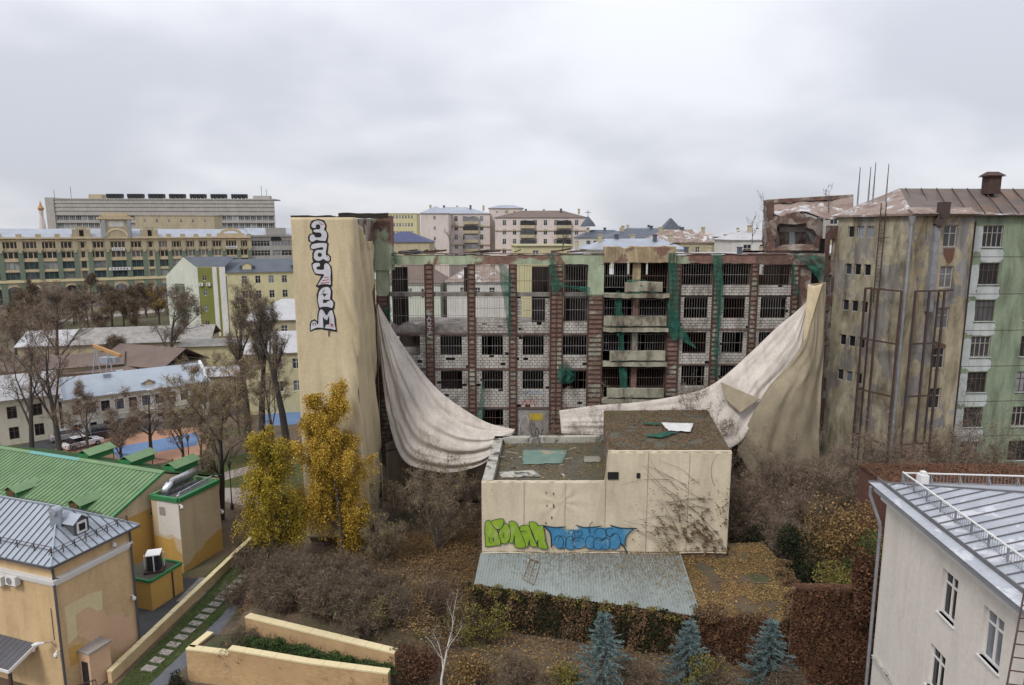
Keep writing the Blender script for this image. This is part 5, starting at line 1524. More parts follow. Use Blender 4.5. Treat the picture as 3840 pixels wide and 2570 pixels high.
def eave_sheet(s, t):
    a = e[1].lerp(e[2], s * 3) if s < 0.333 else e[3].lerp(e[4], (s - 0.333) / 0.667)
    b_ = a + Vector((0.25, 1.6, 0.62 - 0.02))
    p = a.lerp(b_, t); p.z += 0.06 + 0.05 * nz(s * 40, t * 2); return p
sheet('eaves_flashing', eave_sheet, 60, 3, 'roof_rust_pale', blockb, 0.0, smooth=False)
# roof furniture
ch = thing('roof_chimney', U(3715, 715, 68), 'dark rust chimney stack with pitched cowl on the green wing roof', 'chimney')
c = U(3715, 715, 68)
mb = MB(); mb.box((c.x, c.y, c.z + 0.5), (1.15, 1.1, 1.7)); mb.build('stack', 'rust', ch)
mb = MB(); mb.prism([(c.x - 0.85, c.y - 0.75), (c.x + 0.85, c.y - 0.75), (c.x + 0.85, c.y + 0.75), (c.x - 0.85, c.y + 0.75)], c.z + 1.3, [c.z + 1.36] * 4)
mb.hexa([(c.x - 0.85, c.y - 0.75, c.z + 1.4), (c.x + 0.85, c.y - 0.75, c.z + 1.4), (c.x + 0.85, c.y + 0.75, c.z + 1.4), (c.x - 0.85, c.y + 0.75, c.z + 1.4)],
        [(c.x - 0.5, c.y - 0.1, c.z + 1.78), (c.x + 0.5, c.y - 0.1, c.z + 1.78), (c.x + 0.5, c.y + 0.1, c.z + 1.78), (c.x - 0.5, c.y + 0.1, c.z + 1.78)])
mb.build('cowl', 'rust', ch)
for k, (x, y0, y1, lab) in enumerate(((3215, 628, 745, 'leftmost of the four thin antenna masts on the rusty roof'), (3255, 626, 735, 'second of the four thin antenna masts on the rusty roof'), (3272, 610, 738, 'third and tallest of the thin antenna masts on the rusty roof'), (3320, 615, 748, 'mast standing beside the ladder top on the rusty roof'))):
    a, b_ = U(x, y1 + 25, 67 - 0.3 * k), U(x, y0, 67 - 0.3 * k)
    t = thing('antenna_mast', a, lab, 'antenna', 'antenna masts on the rusty roof')
    zm = a.z + (b_.z - a.z) * 0.45
    mb = MB(); mb.tube([a, (a.x, a.y, zm)], 0.075, 6); mb.build('lower_tube', 'pipe_grey', t)
    mb = MB(); mb.tube([(a.x, a.y, zm), (a.x, a.y, b_.z)], [0.05, 0.03], 6); mb.build('upper_tube', 'iron_dark', t)
# ruined gable floor over the end of the ruin
gab = thing('ruined_gable', (30, 70, 24), 'broken brick top storey with exposed pink walls and sagging roof', 'ruin')
z8 = lambda x, y, Y: U(2700 + x / 3.136, 600 + y / 3.136, Y)
def slabpoly(pts, Y, th, mat, name):
    P = [z8(x, y, Y) for x, y in pts]
    mb = MB(); n = len(P)
    mb.add([tuple(p) for p in P] + [(p.x, p.y + th, p.z) for p in P], [tuple(range(n))[::-1], tuple(range(n, 2 * n))] + [(i, (i + 1) % n, n + (i + 1) % n, n + i) for i in range(n)])
    return mb.build(name, mat, gab)
slabpoly([(558, 472), (635, 475), (640, 700), (640, 1000), (560, 1060), (540, 960), (570, 720)], 70.5, 1.2, 'brick_dark', 'end_pier')
slabpoly([(610, 715), (665, 700), (690, 668), (760, 662), (800, 625), (870, 632), (905, 612), (985, 640), (1010, 690), (1075, 668), (1130, 705), (1190, 690), (1215, 780), (1205, 900), (1235, 1130), (1140, 1130), (1120, 1010), (1150, 900), (1105, 820), (1030, 800), (1015, 742), (880, 760), (700, 748), (665, 790), (680, 900), (640, 940), (655, 1080), (560, 1080), (590, 960), (570, 800)], 69.0, 0.7, 'brick_dark', 'broken_wall')
M('pink_tile', (0.50, 0.44, 0.42), (0.38, 0.32, 0.31), 1.2, 0.8, 0.2, stain=(0.16, 0.10, 0.085), stain_amt=(0.52, 0.62))
slabpoly([(630, 740), (1180, 740), (1180, 1060), (630, 1060)], 71.5, 0.4, 'pink_tile', 'inner_wall')
slabpoly([(710, 785), (1010, 790), (1015, 850), (815, 850), (815, 845), (705, 845)], 70.9, 0.3, 'pink_tile', 'hanging_panel')
slabpoly([(715, 850), (805, 850), (805, 1050), (715, 1050)], 70.8, 0.2, 'brick_dark', 'broken_door')
slabpoly([(815, 850), (880, 850), (885, 1050), (815, 1050)], 70.7, 0.2, 'plaster_pale_patch', 'cupboard_door')
slabpoly([(1020, 830), (1110, 880), (1170, 930), (1165, 1080), (1100, 1000)], 70.2, 0.3, 'plaster_pale_patch', 'plaster_remnant')
slabpoly([(600, 1060), (1010, 1045), (1250, 1080), (1250, 1110), (600, 1100)], 68.8, 2.4, 'ruin_concrete', 'floor_edge')
# sagging roof of the gable, sheets sliding off
def sag(s, t):
    a = z8(600, 500, 75).lerp(z8(1568, 430, 71), s)
    b_ = [z8(660, 715, 69.4), z8(850, 612, 69.2), z8(1020, 618, 69.0), z8(1250, 690, 68.6), z8(1568, 680, 67.6)]
    q = poly_curve(b_, s)
    p = a.lerp(q, t); p.z += 0.25 * nz(s * 6, t * 4) - 0.3 * math.sin(math.pi * t) * (1 - s)
    return p
sheet('roof', sag, 40, 14, 'roof_rust_pale', gab, 0.05, smooth=False)
mb = MB(); mb.bar(z8(560, 490, 74.6), z8(1568, 432, 70.8), 0.5, 0.4); mb.build('ridge_beam', 'brick_dark', gab)
for k in range(5):
    a = z8(700 + k * 150, 670, 69.6)
    mb = MB(); mb.bar(a, a + Vector((0.9 * random.uniform(-1, 1), 2.6, 0.7)), 0.12); mb.build('rafter', 'interior_dark', gab)
# heap of broken brick falling to the parapet
def spill(s, t):
    a = U(2790 + 300 * s, 940, 68.5); b_ = U(2780 + 310 * s, 948 - 32 * smooth(0.15, 0.6, s), 69.5)
    p = a.lerp(b_, t); p.z += 0.35 * nz(s * 7, t * 3) * (1 - abs(2 * t - 1)); return p
sheet('brick_heap', spill, 40, 8, 'brick_dark', gab, 0.0, smooth=False, kind='stuff')

# ------------------------------------------------------------------ white house at the lower right
M('render_white', (0.70, 0.655, 0.60), (0.66, 0.615, 0.56), 0.35, 0.85, 0.2, streak=0.18, stain=(0.60, 0.56, 0.50), stain_amt=(0.6, 0.8))
M('zinc', (0.43, 0.45, 0.49), (0.35, 0.37, 0.41), 0.5, 0.5, 0.1, metal=0.25, patch=(0.56, 0.57, 0.60), patch_amt=(0.54, 0.6), patch_scale=0.9)
M('zinc_plain', (0.42, 0.44, 0.48), (0.36, 0.38, 0.42), 0.5, 0.5, 0.1, metal=0.25)
M('white_trim', (0.72, 0.71, 0.69), (0.66, 0.65, 0.63), 0.8, 0.7, 0.1)
M('seam_dark', (0.15, 0.15, 0.16), None, 1, 0.6, 0.0)
wh = thing('white_house', (21, 26, 0), 'white rendered house with grey sheet-metal roof and snow rail', 'house')
WF = Face((19.95, 34.5), (18.3, 14.0))
def wrect(x0, y0, x1, y1, w, h):
    u, z = WF.uv_of(x0, y0)
    return (round(u, 2), round(u + w, 2), round(z - h, 2), round(z, 2))
w1 = wrect(3536, 2128, 0, 0, 1.25, 2.15); w2 = wrect(3692, 2268, 0, 0, 1.3, 2.2); w3 = (w1[0] - 0.35, w1[1] - 0.3, w1[2] - 3.9, w1[2] - 1.75)
mb = MB(); wall(mb, WF, 0, WF.len, 0, 12.95, [w1, w2, w3], 0.22); mb.build('side_wall', 'render_white', wh)
mb = MB(); wall(mb, Face((28, 35.2), (19.95, 34.5)), 0, 8.05, 0, 12.95, [], 0.2); mb.build('rear_wall', 'render_white', wh)
for w_ in (w1, w2, w3):
    window(WF, *w_, wh, 'white_trim', 'glass_dark', 2, (0.72,), 0.1, d=-0.18, sill='white_trim')
uE = WF.u; inn = -WF.n
E0 = Vector((19.2, 35.1, 13.75)); E1 = E0 + uE * 22
R0 = E0 + uE * 6.0 + inn * 6.2 + Vector((0, 0, 1.75)); R1 = E1 + inn * 6.2 + Vector((0, 0, 1.75))
E2 = E0 + inn * 13
mb = MB(); mb.slab([E2, E0, R0], 0.05); mb.build('roof', 'zinc_plain', wh)
pl = Vector(((E1 - E0).normalized()))
sl = (R1 - E1)
rfw = wh
for k in range(0, 32):
    s0, s1 = (0.35 + 0.68 * k if k else 0.0), 1.03 + 0.68 * k - 0.006
    q0, q1 = E0 + pl * s0, E0 + pl * s1
    mb = MB(); mb.slab([q0, q1, q1 + sl * min(1, s1 / 6.0), q0 + sl * min(1, max(s0, 0.01) / 6.0)], 0.04); ob = mb.build('roof_panel', 'zinc', wh); ob.location.z += 0.006 * nz(k * 2.1, 4)
    if not k: continue
    a = E0 + pl * (0.35 + 0.68 * k)
    f = min(1.0, (0.35 + 0.68 * k) / 6.0)
    a0 = a + sl * 0.10
    mb = MB(); mb.bar(a0 + Vector((0, 0, 0.03)), a + sl * f + Vector((0, 0, 0.03)), 0.035, 0.06); mb.build('seam', 'seam_dark', rfw)
mb = MB(); mb.bar(E0 + Vector((0, 0, 0.02)), R0 + Vector((0, 0, 0.03)), 0.09, 0.08); mb.build('hip_seam', 'seam_dark', rfw)
# raised gutter upstand and eaves mouldings
g0, g1 = E0 + sl * 0.07 + pl * 0.05, E1 + sl * 0.10
mb = MB(); mb.bar(g0 + Vector((0, 0, 0.09)), g1 + Vector((0, 0, 0.09)), 0.05, 0.18); mb.build('gutter', 'seam_dark', wh)
mb = MB()
WF.box(mb, -0.2, WF.len, 12.9, 13.3, -0.3, 0.25); mb.build('cornice', 'white_trim', wh)
mb = MB(); WF.box(mb, -0.35, WF.len, 13.32, 13.68, -0.3, 0.58); mb.build('fascia', 'zinc_plain', wh)
# snow rails
def snowrail(a, b_, n, label_parent, h=0.62, base_off=Vector((0, 0, 0))):
    for k in range(n + 1):
        p = a.lerp(b_, k / n)
        mb = MB(); mb.bar(p, p + Vector((0, 0, h)), 0.045); mb.build('rail_post', 'pipe_grey', label_parent)
        mb = MB(); mb.bar(p + base_off + Vector((0, 0, 0.06)), p + Vector((0, 0, h * 0.7)), 0.03); mb.build('rail_strut', 'pipe_grey', label_parent)
    mb = MB(); mb.bar(a + Vector((0, 0, h)), b_ + Vector((0, 0, h)), 0.06); mb.build('top_rail', 'white_trim', label_parent)
    mb = MB(); mb.bar(a + Vector((0, 0, 0.12)), b_ + Vector((0, 0, 0.12)), 0.03); mb.build('bottom_rail', 'pipe_grey', label_parent)
    mb = MB(); m_ = n * 8
    for k in range(m_):
        p = a.lerp(b_, (k + 0.5) / m_); mb.bar(p + Vector((0, 0, 0.1)), p + Vector((0, 0, h - 0.02)), 0.014)
    mb.build('balusters', 'pipe_grey', label_parent, kind='stuff')
snowrail(E0 + pl * 1.1 + sl * 0.19 + Vector((0, 0, 0.02)), E1 + sl * 0.2 + Vector((0, 0, 0.02)), 17, wh, 0.62, sl * 0.10)
snowrail(E0 + inn * 1.5 + pl * 0.5 + Vector((0, 0, 0.1)), E2 + pl * 0.5 + Vector((0, 0, 0.1)), 8, wh, 0.62, pl * 0.3)
mb = MB(); q = E0 + inn * 2.3 + pl * 0.9 + Vector((0, 0, 0.3)); mb.box((q.x, q.y, q.z + 0.15), (0.42, 0.42, 0.7)); mb.box((q.x, q.y, q.z + 0.55), (0.24, 0.24, 0.24)); mb.build('roof_vent', 'white_trim', wh)
# rainwater pipe on the far corner
cpt = WF.p(-0.02, 0, 0.16)
mb = MB(); mb.tube([(E0.x + 0.1, E0.y - 0.1, 13.5), (E0.x + 0.15, E0.y, 13.0), (cpt.x - 0.05, cpt.y + 0.1, 11.6), (cpt.x, cpt.y + 0.1, 11.2), (cpt.x, cpt.y + 0.1, 5.0), (cpt.x, cpt.y + 0.1, 0.2)], 0.085, 8); mb.build('rainwater_pipe', 'pipe_grey', wh)
# lower lean-to roof edge and rusty ladder at the frame edge
la = MB(); a, b_ = WF.uv_of(3330, 2405), WF.uv_of(3470, 2570)
WF.box(la, 0.2, 8, a[1] - 1.85, a[1] - 1.7, 0.0, 0.14); la.build('ledge', 'white_trim', wh)
la = MB(); WF.box(la, 0.2, 8, a[1] - 1.69, a[1] - 1.62, 0.0, 0.18); la.build('ledge_cap', 'parapet_cap', wh)
ld2 = thing('roof_ladder', WF.p(13, 10, 1.0), 'slender rusty ladder leaning at the eaves of the white house', 'ladder')
t0, t1 = U(3845, 2200, 19.5), U(3772, 2590, 18.2)
off = Vector((0.42, -0.1, 0.0))
for o in (Vector((0, 0, 0)), off):
    mb = MB(); mb.bar(t0 + o, t1 + o + (t1 - t0) * 2.0, 0.05); mb.build('rail', 'rust', ld2)
for k in range(24):
    p = t0.lerp(t1 + (t1 - t0) * 2.0, (k + 0.5) / 24); mb = MB(); mb.bar(p, p + off, 0.03); mb.build('rung', 'rust', ld2)

# ------------------------------------------------------------------ yellow house at the lower left
M('yellow_wall', (0.62, 0.445, 0.25), (0.56, 0.395, 0.215), 0.4, 0.9, 0.2, streak=0.25, stain=(0.46, 0.32, 0.18), stain_amt=(0.56, 0.78))
M('yellow_deep', (0.56, 0.34, 0.095), (0.5, 0.31, 0.09), 0.4, 0.9, 0.2)
M('cream_wall', (0.61, 0.49, 0.32), (0.55, 0.435, 0.28), 0.4, 0.9, 0.2, streak=0.25, stain=(0.46, 0.36, 0.23), stain_amt=(0.6, 0.8))
M('cream_pale', (0.66, 0.56, 0.34), (0.62, 0.52, 0.31), 0.5, 0.9, 0.2)
M('pink_wall', (0.62, 0.42, 0.27), (0.58, 0.39, 0.25), 0.5, 0.9, 0.2)
M('zinc_blue', (0.36, 0.40, 0.45), (0.31, 0.345, 0.385), 0.5, 0.45, 0.08, metal=0.3)
M('green_roof', (0.165, 0.265, 0.13), (0.135, 0.225, 0.11), 0.7, 0.6, 0.08, streak=0.2, stain=(0.20, 0.26, 0.16), stain_amt=(0.55, 0.75))
M('green_ridge_teal', (0.13, 0.33, 0.30), None, 0.5, 0.5, 0.08)
M('green_trim', (0.04, 0.20, 0.075), (0.035, 0.17, 0.065), 0.8, 0.5, 0.08)
M('slate_dark', (0.10, 0.10, 0.11), (0.075, 0.075, 0.085), 0.6, 0.6, 0.2)
M('black_unit', (0.025, 0.028, 0.033), None, 2, 0.5, 0.0)
M('louvre_brown', (0.14, 0.075, 0.045), (0.1, 0.055, 0.035), 3, 0.8, 0.3)
m, nt, N, L, b = _new('foil')
b.inputs['Base Color'].default_value = (0.55, 0.56, 0.58, 1); b.inputs['Metallic'].default_value = 0.9; b.inputs['Roughness'].default_value = 0.28
_bump(nt, b, _noise(nt, _pos(nt), 6.0, 4, 0.6), 0.6, 0.1); MATS['foil'] = m
e1, e2 = Vector((0.32, 0.9474, 0)), Vector((-0.9474, 0.32, 0))
UP = Vector((0, 0, 1))
def hiproof(root, c, du, dv, z, rise, hip, mat, over=0.45, name='roof', th=0.06):
    """hip roof over the rectangle c, c+du, c+du+dv, c+dv with its ridge along du; hip 0 gives a gable."""
    a, b_ = du.normalized(), dv.normalized()
    p = [c - a * over - b_ * over, c + du + a * over - b_ * over, c + du + dv + (a + b_) * over, c + dv - a * over + b_ * over]
    p = [Vector((q.x, q.y, z)) for q in p]
    h = hip
    r0 = (p[0] + p[3]) / 2 + a * h + UP * rise; r1 = (p[1] + p[2]) / 2 - a * h + UP * rise
    out = []
    for pts in ([p[0], p[1], r1, r0], [p[2], p[3], r0, r1]) + (([p[1], p[2], r1], [p[3], p[0], r0]) if h else ()):
        q = [Vector(v) for v in pts]
        nn = (q[1] - q[0]).cross(q[2] - q[0])
        if nn.z < 0: q = q[::-1]
        mb = MB(); mb.slab(q, th); out.append(mb.build(name, mat, root))
    return p, r0, r1, out
yh = thing('yellow_house', (-30, 40, 0), 'nearest yellow house with hipped grey-blue metal roof and white cornice', 'house')
C0 = Vector((-26.2, 36.4, 0)); LW = 5.1
YR, YL = Face(C0, C0 + e1 * LW), Face(C0 + e2 * 12, C0)
mb = MB(); wall(mb, YR, 0, LW, 0, 8.35, [], .2); mb.build('end_wall', 'yellow_wall', yh)
mb = MB(); wall(mb, YL, 0, 12, 0, 8.35, [], .2); mb.build('front_wall', 'yellow_wall', yh)
for F, l in ((YR, LW), (YL, 12)):
    for (z0, z1, o) in ((7.0, 7.16, 0.10), (7.16, 7.34, 0.20), (7.34, 7.46, 0.28)):
        mb = MB(); F.box(mb, 0.0 if F is YR else 0, l + (o if F is YL else 0), z0, z1, -0.1, o); mb.build('cornice', 'white_trim', yh)
pE, r0, r1, rfs = hiproof(yh, C0, e2 * 12, e1 * LW, 8.42, 2.0, 3.0, 'zinc_blue')
pc_ = [pE[0], pE[1], pE[2], pE[3]]
# sheets and seams: front slope, end slope
for o_ in (rfs[0], rfs[-1]): bpy.data.objects.remove(o_, do_unlink=True)
rfs = [yh, yh]
def strips(c0, along, inward, W_, n_, both):
    for k in range(n_):
        s0, s1 = W_ * k / n_, W_ * (k + 1) / n_ - 0.006
        f = [min(1.0, x / 3.0, (W_ - x) / 3.0 if both else 1.0) for x in (s0, s1)]
        a, b_ = c0 + along * s0, c0 + along * s1
        q = [a, b_, b_ + inward * (3.0 * f[1]) + UP * (2.0 * f[1]), a + inward * (3.0 * max(f[0], 0.002)) + UP * (2.0 * max(f[0], 0.002))]
        if (q[1] - q[0]).cross(q[2] - q[0]).z < 0: q = q[::-1]
        mb = MB(); mb.slab(q, 0.05); ob = mb.build('roof_panel', 'zinc_blue', yh); ob.location.z += 0.005 * nz(k * 1.7, n_)
strips(pE[0], e2, e1, 12.9, 26, False); strips(pE[0], e1, e2, 6.0, 12, True)
for k in range(26):
    t = 0.5 + 0.5 * k
    a = pE[0] + e2 * t; f = min(1.0, t / 3.0)
    b_ = a + e1 * (3.0 * f) + UP * (2.0 * f)
    mb = MB(); mb.bar(a + UP * 0.03, b_ + UP * 0.03, 0.03, 0.05); mb.build('seam', 'slate_dark', rfs[0])
for k in range(1, 12):
    t = 0.5 * k; a = pE[0] + e1 * t; f = min(t, 6.0 - t) / 3.0
    mb = MB(); mb.bar(a + UP * 0.03, a + e2 * (3.0 * f) + UP * (2.0 * f + 0.03), 0.03, 0.05); mb.build('seam', 'slate_dark', rfs[-1])
mb = MB(); mb.bar(pE[0] + UP * 0.04, r0 + UP * 0.05, 0.09); mb.bar(r0 + UP * 0.05, r1 + UP * 0.05, 0.09); mb.bar(pE[3] + UP * 0.04, r0 + UP * 0.05, 0.09); mb.build('ridge_seam', 'zinc_blue', yh)
for a, b_ in ((pE[0], pE[3]), (pE[1], pE[0])):
    mb = MB(); mb.bar(a - UP * 0.05, b_ - UP * 0.05, 0.16, 0.12); mb.build('gutter', 'slate_dark', yh)
def thinrail(root, a, b_, n, h=0.45, mat='iron_dark'):
    for k in range(n + 1):
        p = a.lerp(b_, k / n); mb = MB(); mb.bar(p, p + UP * h, 0.04); mb.bar(p + UP * h * 0.9, p + e2 * 0.22 + UP * 0.12, 0.03); mb.build('rail_post', mat, root)
    for q in (1.0, 0.55):
        mb = MB(); mb.bar(a + UP * h * q, b_ + UP * h * q, 0.028); mb.build('rail_bar', mat, root)
thinrail(yh, pE[0] + e2 * 0.45 + e1 * 0.45 + UP * 0.3, pE[3] + e2 * 0.45 - e1 * 0.45 + UP * 0.3, 7)
thinrail(yh, pE[0] + e1 * 0.6 + e2 * 0.6 + UP * 0.4, pE[1] + e1 * 0.6 + UP * 0.4, 9)
def dormer(root, c, out, side, w, h, d, rise, roofm, cheek, frontm, over=0.12, win=True):
    """gabled dormer: c is the middle of its front foot, out points out of the roof."""
    s_ = side * (w / 2)
    b0 = [c - s_, c + s_, c + s_ - out * d, c - s_ - out * d]
    if (b0[1] - b0[0]).cross(b0[2] - b0[0]).z < 0: b0 = b0[::-1]
    mb = MB(); mb.hexa(b0, [q + UP * h for q in b0]); body = mb.build('dormer', cheek, root)
    tp = c + UP * h
    rg0, rg1 = tp + out * over + UP * rise, tp - out * d + UP * rise
    for sg in (-1, 1):
        ev0, ev1 = tp + side * sg * (w / 2 + over) + out * over - UP * 0.06, tp + side * sg * (w / 2 + over) - out * d - UP * 0.06
        q = [ev0, rg0, rg1, ev1]
        if (q[1] - q[0]).cross(q[2] - q[0]).z < 0: q = q[::-1]
        mb = MB(); mb.slab(q, 0.05); mb.build('dormer_roof', roofm, body)
    mb = MB(); mb.add([tp - s_ + out * 0.01, tp + s_ + out * 0.01, tp + UP * (rise - 0.05) + out * 0.01, tp - s_ - out * 0.1, tp + s_ - out * 0.1, tp + UP * (rise - 0.05) - out * 0.1], [(0, 1, 2), (5, 4, 3), (0, 3, 4, 1), (1, 4, 5, 2), (2, 5, 3, 0)]); mb.build('dormer_gable', frontm, body)
    if win:
        F = Face(c + side * -0.5 * w * 1.0, c + side * 0.5 * w) if Vector((side.y, -side.x, 0)).dot(out) > 0 else Face(c + side * 0.5 * w, c - side * 0.5 * w)
        mb = MB(); F.box(mb, 0.18 * w, 0.82 * w, c.z + 0.12, c.z + h - 0.02, 0.0, 0.06); fr = mb.build('dormer_window', win, body)
        mb = MB(); F.box(mb, 0.30 * w, 0.70 * w, c.z + 0.26, c.z + h - 0.16, 0.05, 0.075); mb.build('pane', 'black_unit' if win == 'white_trim' else frontm, fr)
    return body
nR = Vector((0.9474, -0.32, 0))
dormer(yh, (pE[0] + pE[3]) / 2 + e2 * 1.0 - e1 * 0.15 + UP * 0.62, nR, e1, 1.0, 0.85, 2.3, 0.4, 'zinc_blue', 'slate_dark', 'slate_dark', win='white_trim')
cq = G(212, 1952, 10.0)
mb = MB(); mb.box((cq.x, cq.y, 10.0), (0.55, 0.45, 1.3), 0.32); mb.tube([Vector((cq.x, cq.y, 10.6)) - e1 * 0.24, Vector((cq.x, cq.y, 10.6)) + e1 * 0.24], 0.28, 10); mb.build('chimney', 'zinc_blue', yh)
def downpipe(root, x, y, z0, z1, r=0.07, mat='slate_dark'):
    mb = MB(); mb.tube([(x, y, z0), (x, y, z1 - 1.0), (x + 0.02, y, z1 - 0.6), (x, y - 0.02, z1)], r, 8); mb.build('rainwater_pipe', mat, root)
q = C0 - e2 * 0.12 - e1 * 0.12; downpipe(yh, q.x, q.y, 0, 8.3)
q = C0 + e1 * 5.05 - e2 * 0.15; downpipe(yh, q.x, q.y, 0, 8.3)
# repainted patches on the end wall
def patch(F, pts, mat, root, d=0.006, name='paint_patch'):
    mb = MB(); mb.v = [tuple(F.p(u, z, d)) for u, z in pts]; mb.f = [tuple(range(len(pts)))]
    ob = mb.build(name, mat, root)
    if ob.data.polygons[0].normal.dot(F.n) < 0: ob.data.flip_normals()
    return ob
Zl = lambda F, x, y: F.uv_of(x / 2.3404, 1900 + y / 2.3404)
patch(YR, [Zl(YR, *p) for p in ((565,885),(620,855),(715,800),(800,760),(895,735),(900,905),(850,915),(790,880),(740,895),(670,945),(672,1040),(685,1135),(640,1170),(600,1215),(590,1100))], 'cream_pale', yh, 0.006)
patch(YR, [Zl(YR, *p) for p in ((670,945),(740,895),(790,880),(850,915),(915,900),(935,960),(1080,920),(1090,980),(1185,945),(1205,1225),(1095,1290),(900,1210),(740,1160),(685,1135))], 'pink_wall', yh, 0.010)
patch(YR, [Zl(YR, *p) for p in ((600,1250),(660,1215),(740,1205),(745,1330),(680,1375),(615,1410))], 'yellow_deep', yh, 0.008)
# small things on its walls
def camera_dome(F, u, z, label):
    t = thing('security_camera', F.p(u, z, 0), label, 'camera', 'white security cameras on the yellow buildings')
    mb = MB(); mb.tube([F.p(u, z, 0), F.p(u, z + 0.05, 0.16), F.p(u, z - 0.05, 0.26)], 0.045, 6); mb.build('bracket', 'white_trim', t)
    mb = MB(); mb.tube([F.p(u, z - 0.02, 0.26), F.p(u, z - 0.1, 0.26), F.p(u, z - 0.22, 0.26), F.p(u, z - 0.3, 0.26)], [0.06, 0.12, 0.12, 0.06], 8); mb.build('housing', 'white_trim', t)
    mb = MB(); mb.tube([F.p(u, z - 0.3, 0.26), F.p(u, z - 0.36, 0.26)], [0.075, 0.03], 8); mb.build('lens', 'black_unit', t)
u, z = Zl(YR, 975, 310); camera_dome(YR, u, z, 'white dome camera under the eaves of the yellow house')
u, z = Zl(YR, 1165, 770); camera_dome(YR, u - 0.15, z, 'white camera low by the far downpipe of the yellow house')
u, z = Zl(YL, 325, 1215); camera_dome(YL, u, z, 'white camera above the canopy roof of the yellow house')
u, z = Zl(YL, 525, 1260); camera_dome(YL, u, z, 'white camera beside the corner downpipe of the yellow house')
u, z = Zl(YL, 480, 1170)
lt = thing('wall_lamp', YL.p(u, z, 0), 'white wall lamp on an arm beside the corner downpipe', 'lamp')
mb = MB(); mb.tube([YL.p(u, z, 0.02), YL.p(u, z + 2.0, 0.02)], 0.02, 5); mb.build('conduit', 'slate_dark', lt)
mb = MB(); mb.tube([YL.p(u + 0.1, z - 0.4, 0.05), YL.p(u, z, 0.2), YL.p(u - 0.3, z + 0.02, 0.5)], 0.03, 5); mb.build('arm', 'pipe_grey', lt)
mb = MB(); mb.tube([YL.p(u - 0.25, z + 0.02, 0.45), YL.p(u - 0.5, z + 0.05, 0.7), YL.p(u - 0.7, z + 0.03, 0.85)], [0.06, 0.13, 0.05], 8); mb.build('head', 'white_trim', lt)
def ac_unit(pt, F, label, w=0.8, h=0.55, d=0.32, black=False):
    t = thing('air_conditioner', pt, label, 'air conditioner', None if black else 'air conditioners under the cornice')
    u0 = (Vector(pt) - F.a).dot(F.u)
    mb = MB(); F.box(mb, u0, u0 + w, pt.z, pt.z + h, 0.1, 0.1 + d); mb.build('case', 'white_trim', t)
    mb = MB(); c = F.p(u0 + w * 0.4, pt.z + h / 2, 0.1 + d); mb.tube([c, c + F.n * 0.02], h * 0.4, 14); mb.build('fan_grille', 'pipe_grey', t)
    mb = MB(); F.box(mb, u0 + 0.1, u0 + w - 0.1, pt.z - 0.05, pt.z - 0.01, 0.0, 0.1 + d); mb.build('bracket', 'slate_dark', t)
for x, lab in ((62, 'white air conditioner nearest the corner under the cornice'), (10, 'white air conditioner further left under the cornice')):
    u, z = YL.uv_of(x - 14, 2180); ac_unit(YL.p(u, z, 0), YL, lab)
# canopy with ribbed roof
cn = thing('entrance_canopy', YL.p(8.6, 1.8, 0), 'dark ribbed canopy roof on the front of the yellow house', 'canopy')
cu0, cu1 = Zl(YL, 0, 1300)[0] - 1.5, Zl(YL, 330, 1290)[0] + 0.1
for k in range(12):
    a = cu0 + (cu1 - cu0) * k / 12; w_ = (cu1 - cu0) / 12
    mb = MB(); mb.slab([YL.p(a, 3.0, 0.05), YL.p(a, 2.35, 1.7), YL.p(a + w_ * 0.93, 2.35, 1.7), YL.p(a + w_ * 0.93, 3.0, 0.05)], 0.04); mb.build('roof_strip', 'slate_dark', cn)
mb = MB(); mb.bar(YL.p(cu1, 2.95, 0.05), YL.p(cu1, 2.3, 1.75), 0.05, 0.2); mb.bar(YL.p(cu0, 2.28, 1.75), YL.p(cu1, 2.28, 1.75), 0.06, 0.16); mb.build('fascia', 'white_trim', cn)
for a in (cu0 + 0.3, cu1 - 0.35):
    mb = MB(); mb.bar(YL.p(a, 0, 1.5), YL.p(a, 2.3, 1.5), 0.14); mb.build('post', 'iron_dark', cn)
# porch wall with a narrow door and railing
pw = thing('porch', YR.p(1.2, 0, 1), 'low yellow porch with stone coping and narrow dark door', 'porch')
PF = Face(YR.p(0.9, 0, 0.1), YR.p(0.9, 0, 2.0))
PFr = Face(YR.p(0.9, 0, 0.9), YR.p(2.2, 0, 0.95))
mb = MB(); PFr.box(mb, 0, 1.35, 0, 2.3, -0.95, 0.0); mb.build('wall', 'pink_wall', pw)
mb = MB(); PFr.box(mb, -0.08, 1.43, 2.31, 2.42, -0.95, 0.1); mb.build('coping', 'paving', pw)
fdo = Face(YR.p(0.9, 0, 0.02), YR.p(0.9, 0, 0.92))
mb = MB(); fdo.box(mb, 0.25, 0.7, 0.05, 1.75, 0.0, 0.04); mb.build('door', 'black_unit', pw)
rl = thing('stair_railing', YR.p(0, 0, 0.8), 'black iron railing by the porch of the yellow house', 'railing')
a, b_ = Vector(YR.p(-0.6, 0, 0.5)), Vector(YR.p(0.7, 0, 1.5))
for q in (0.25, 0.95):
    mb = MB(); mb.bar(a + UP * q, b_ + UP * q, 0.05); mb.build('rail', 'iron_dark', rl)
for k in range(11):
    p = a.lerp(b_, k / 10); mb = MB(); mb.bar(p, p + UP * 0.95, 0.03); mb.build('baluster', 'iron_dark', rl)

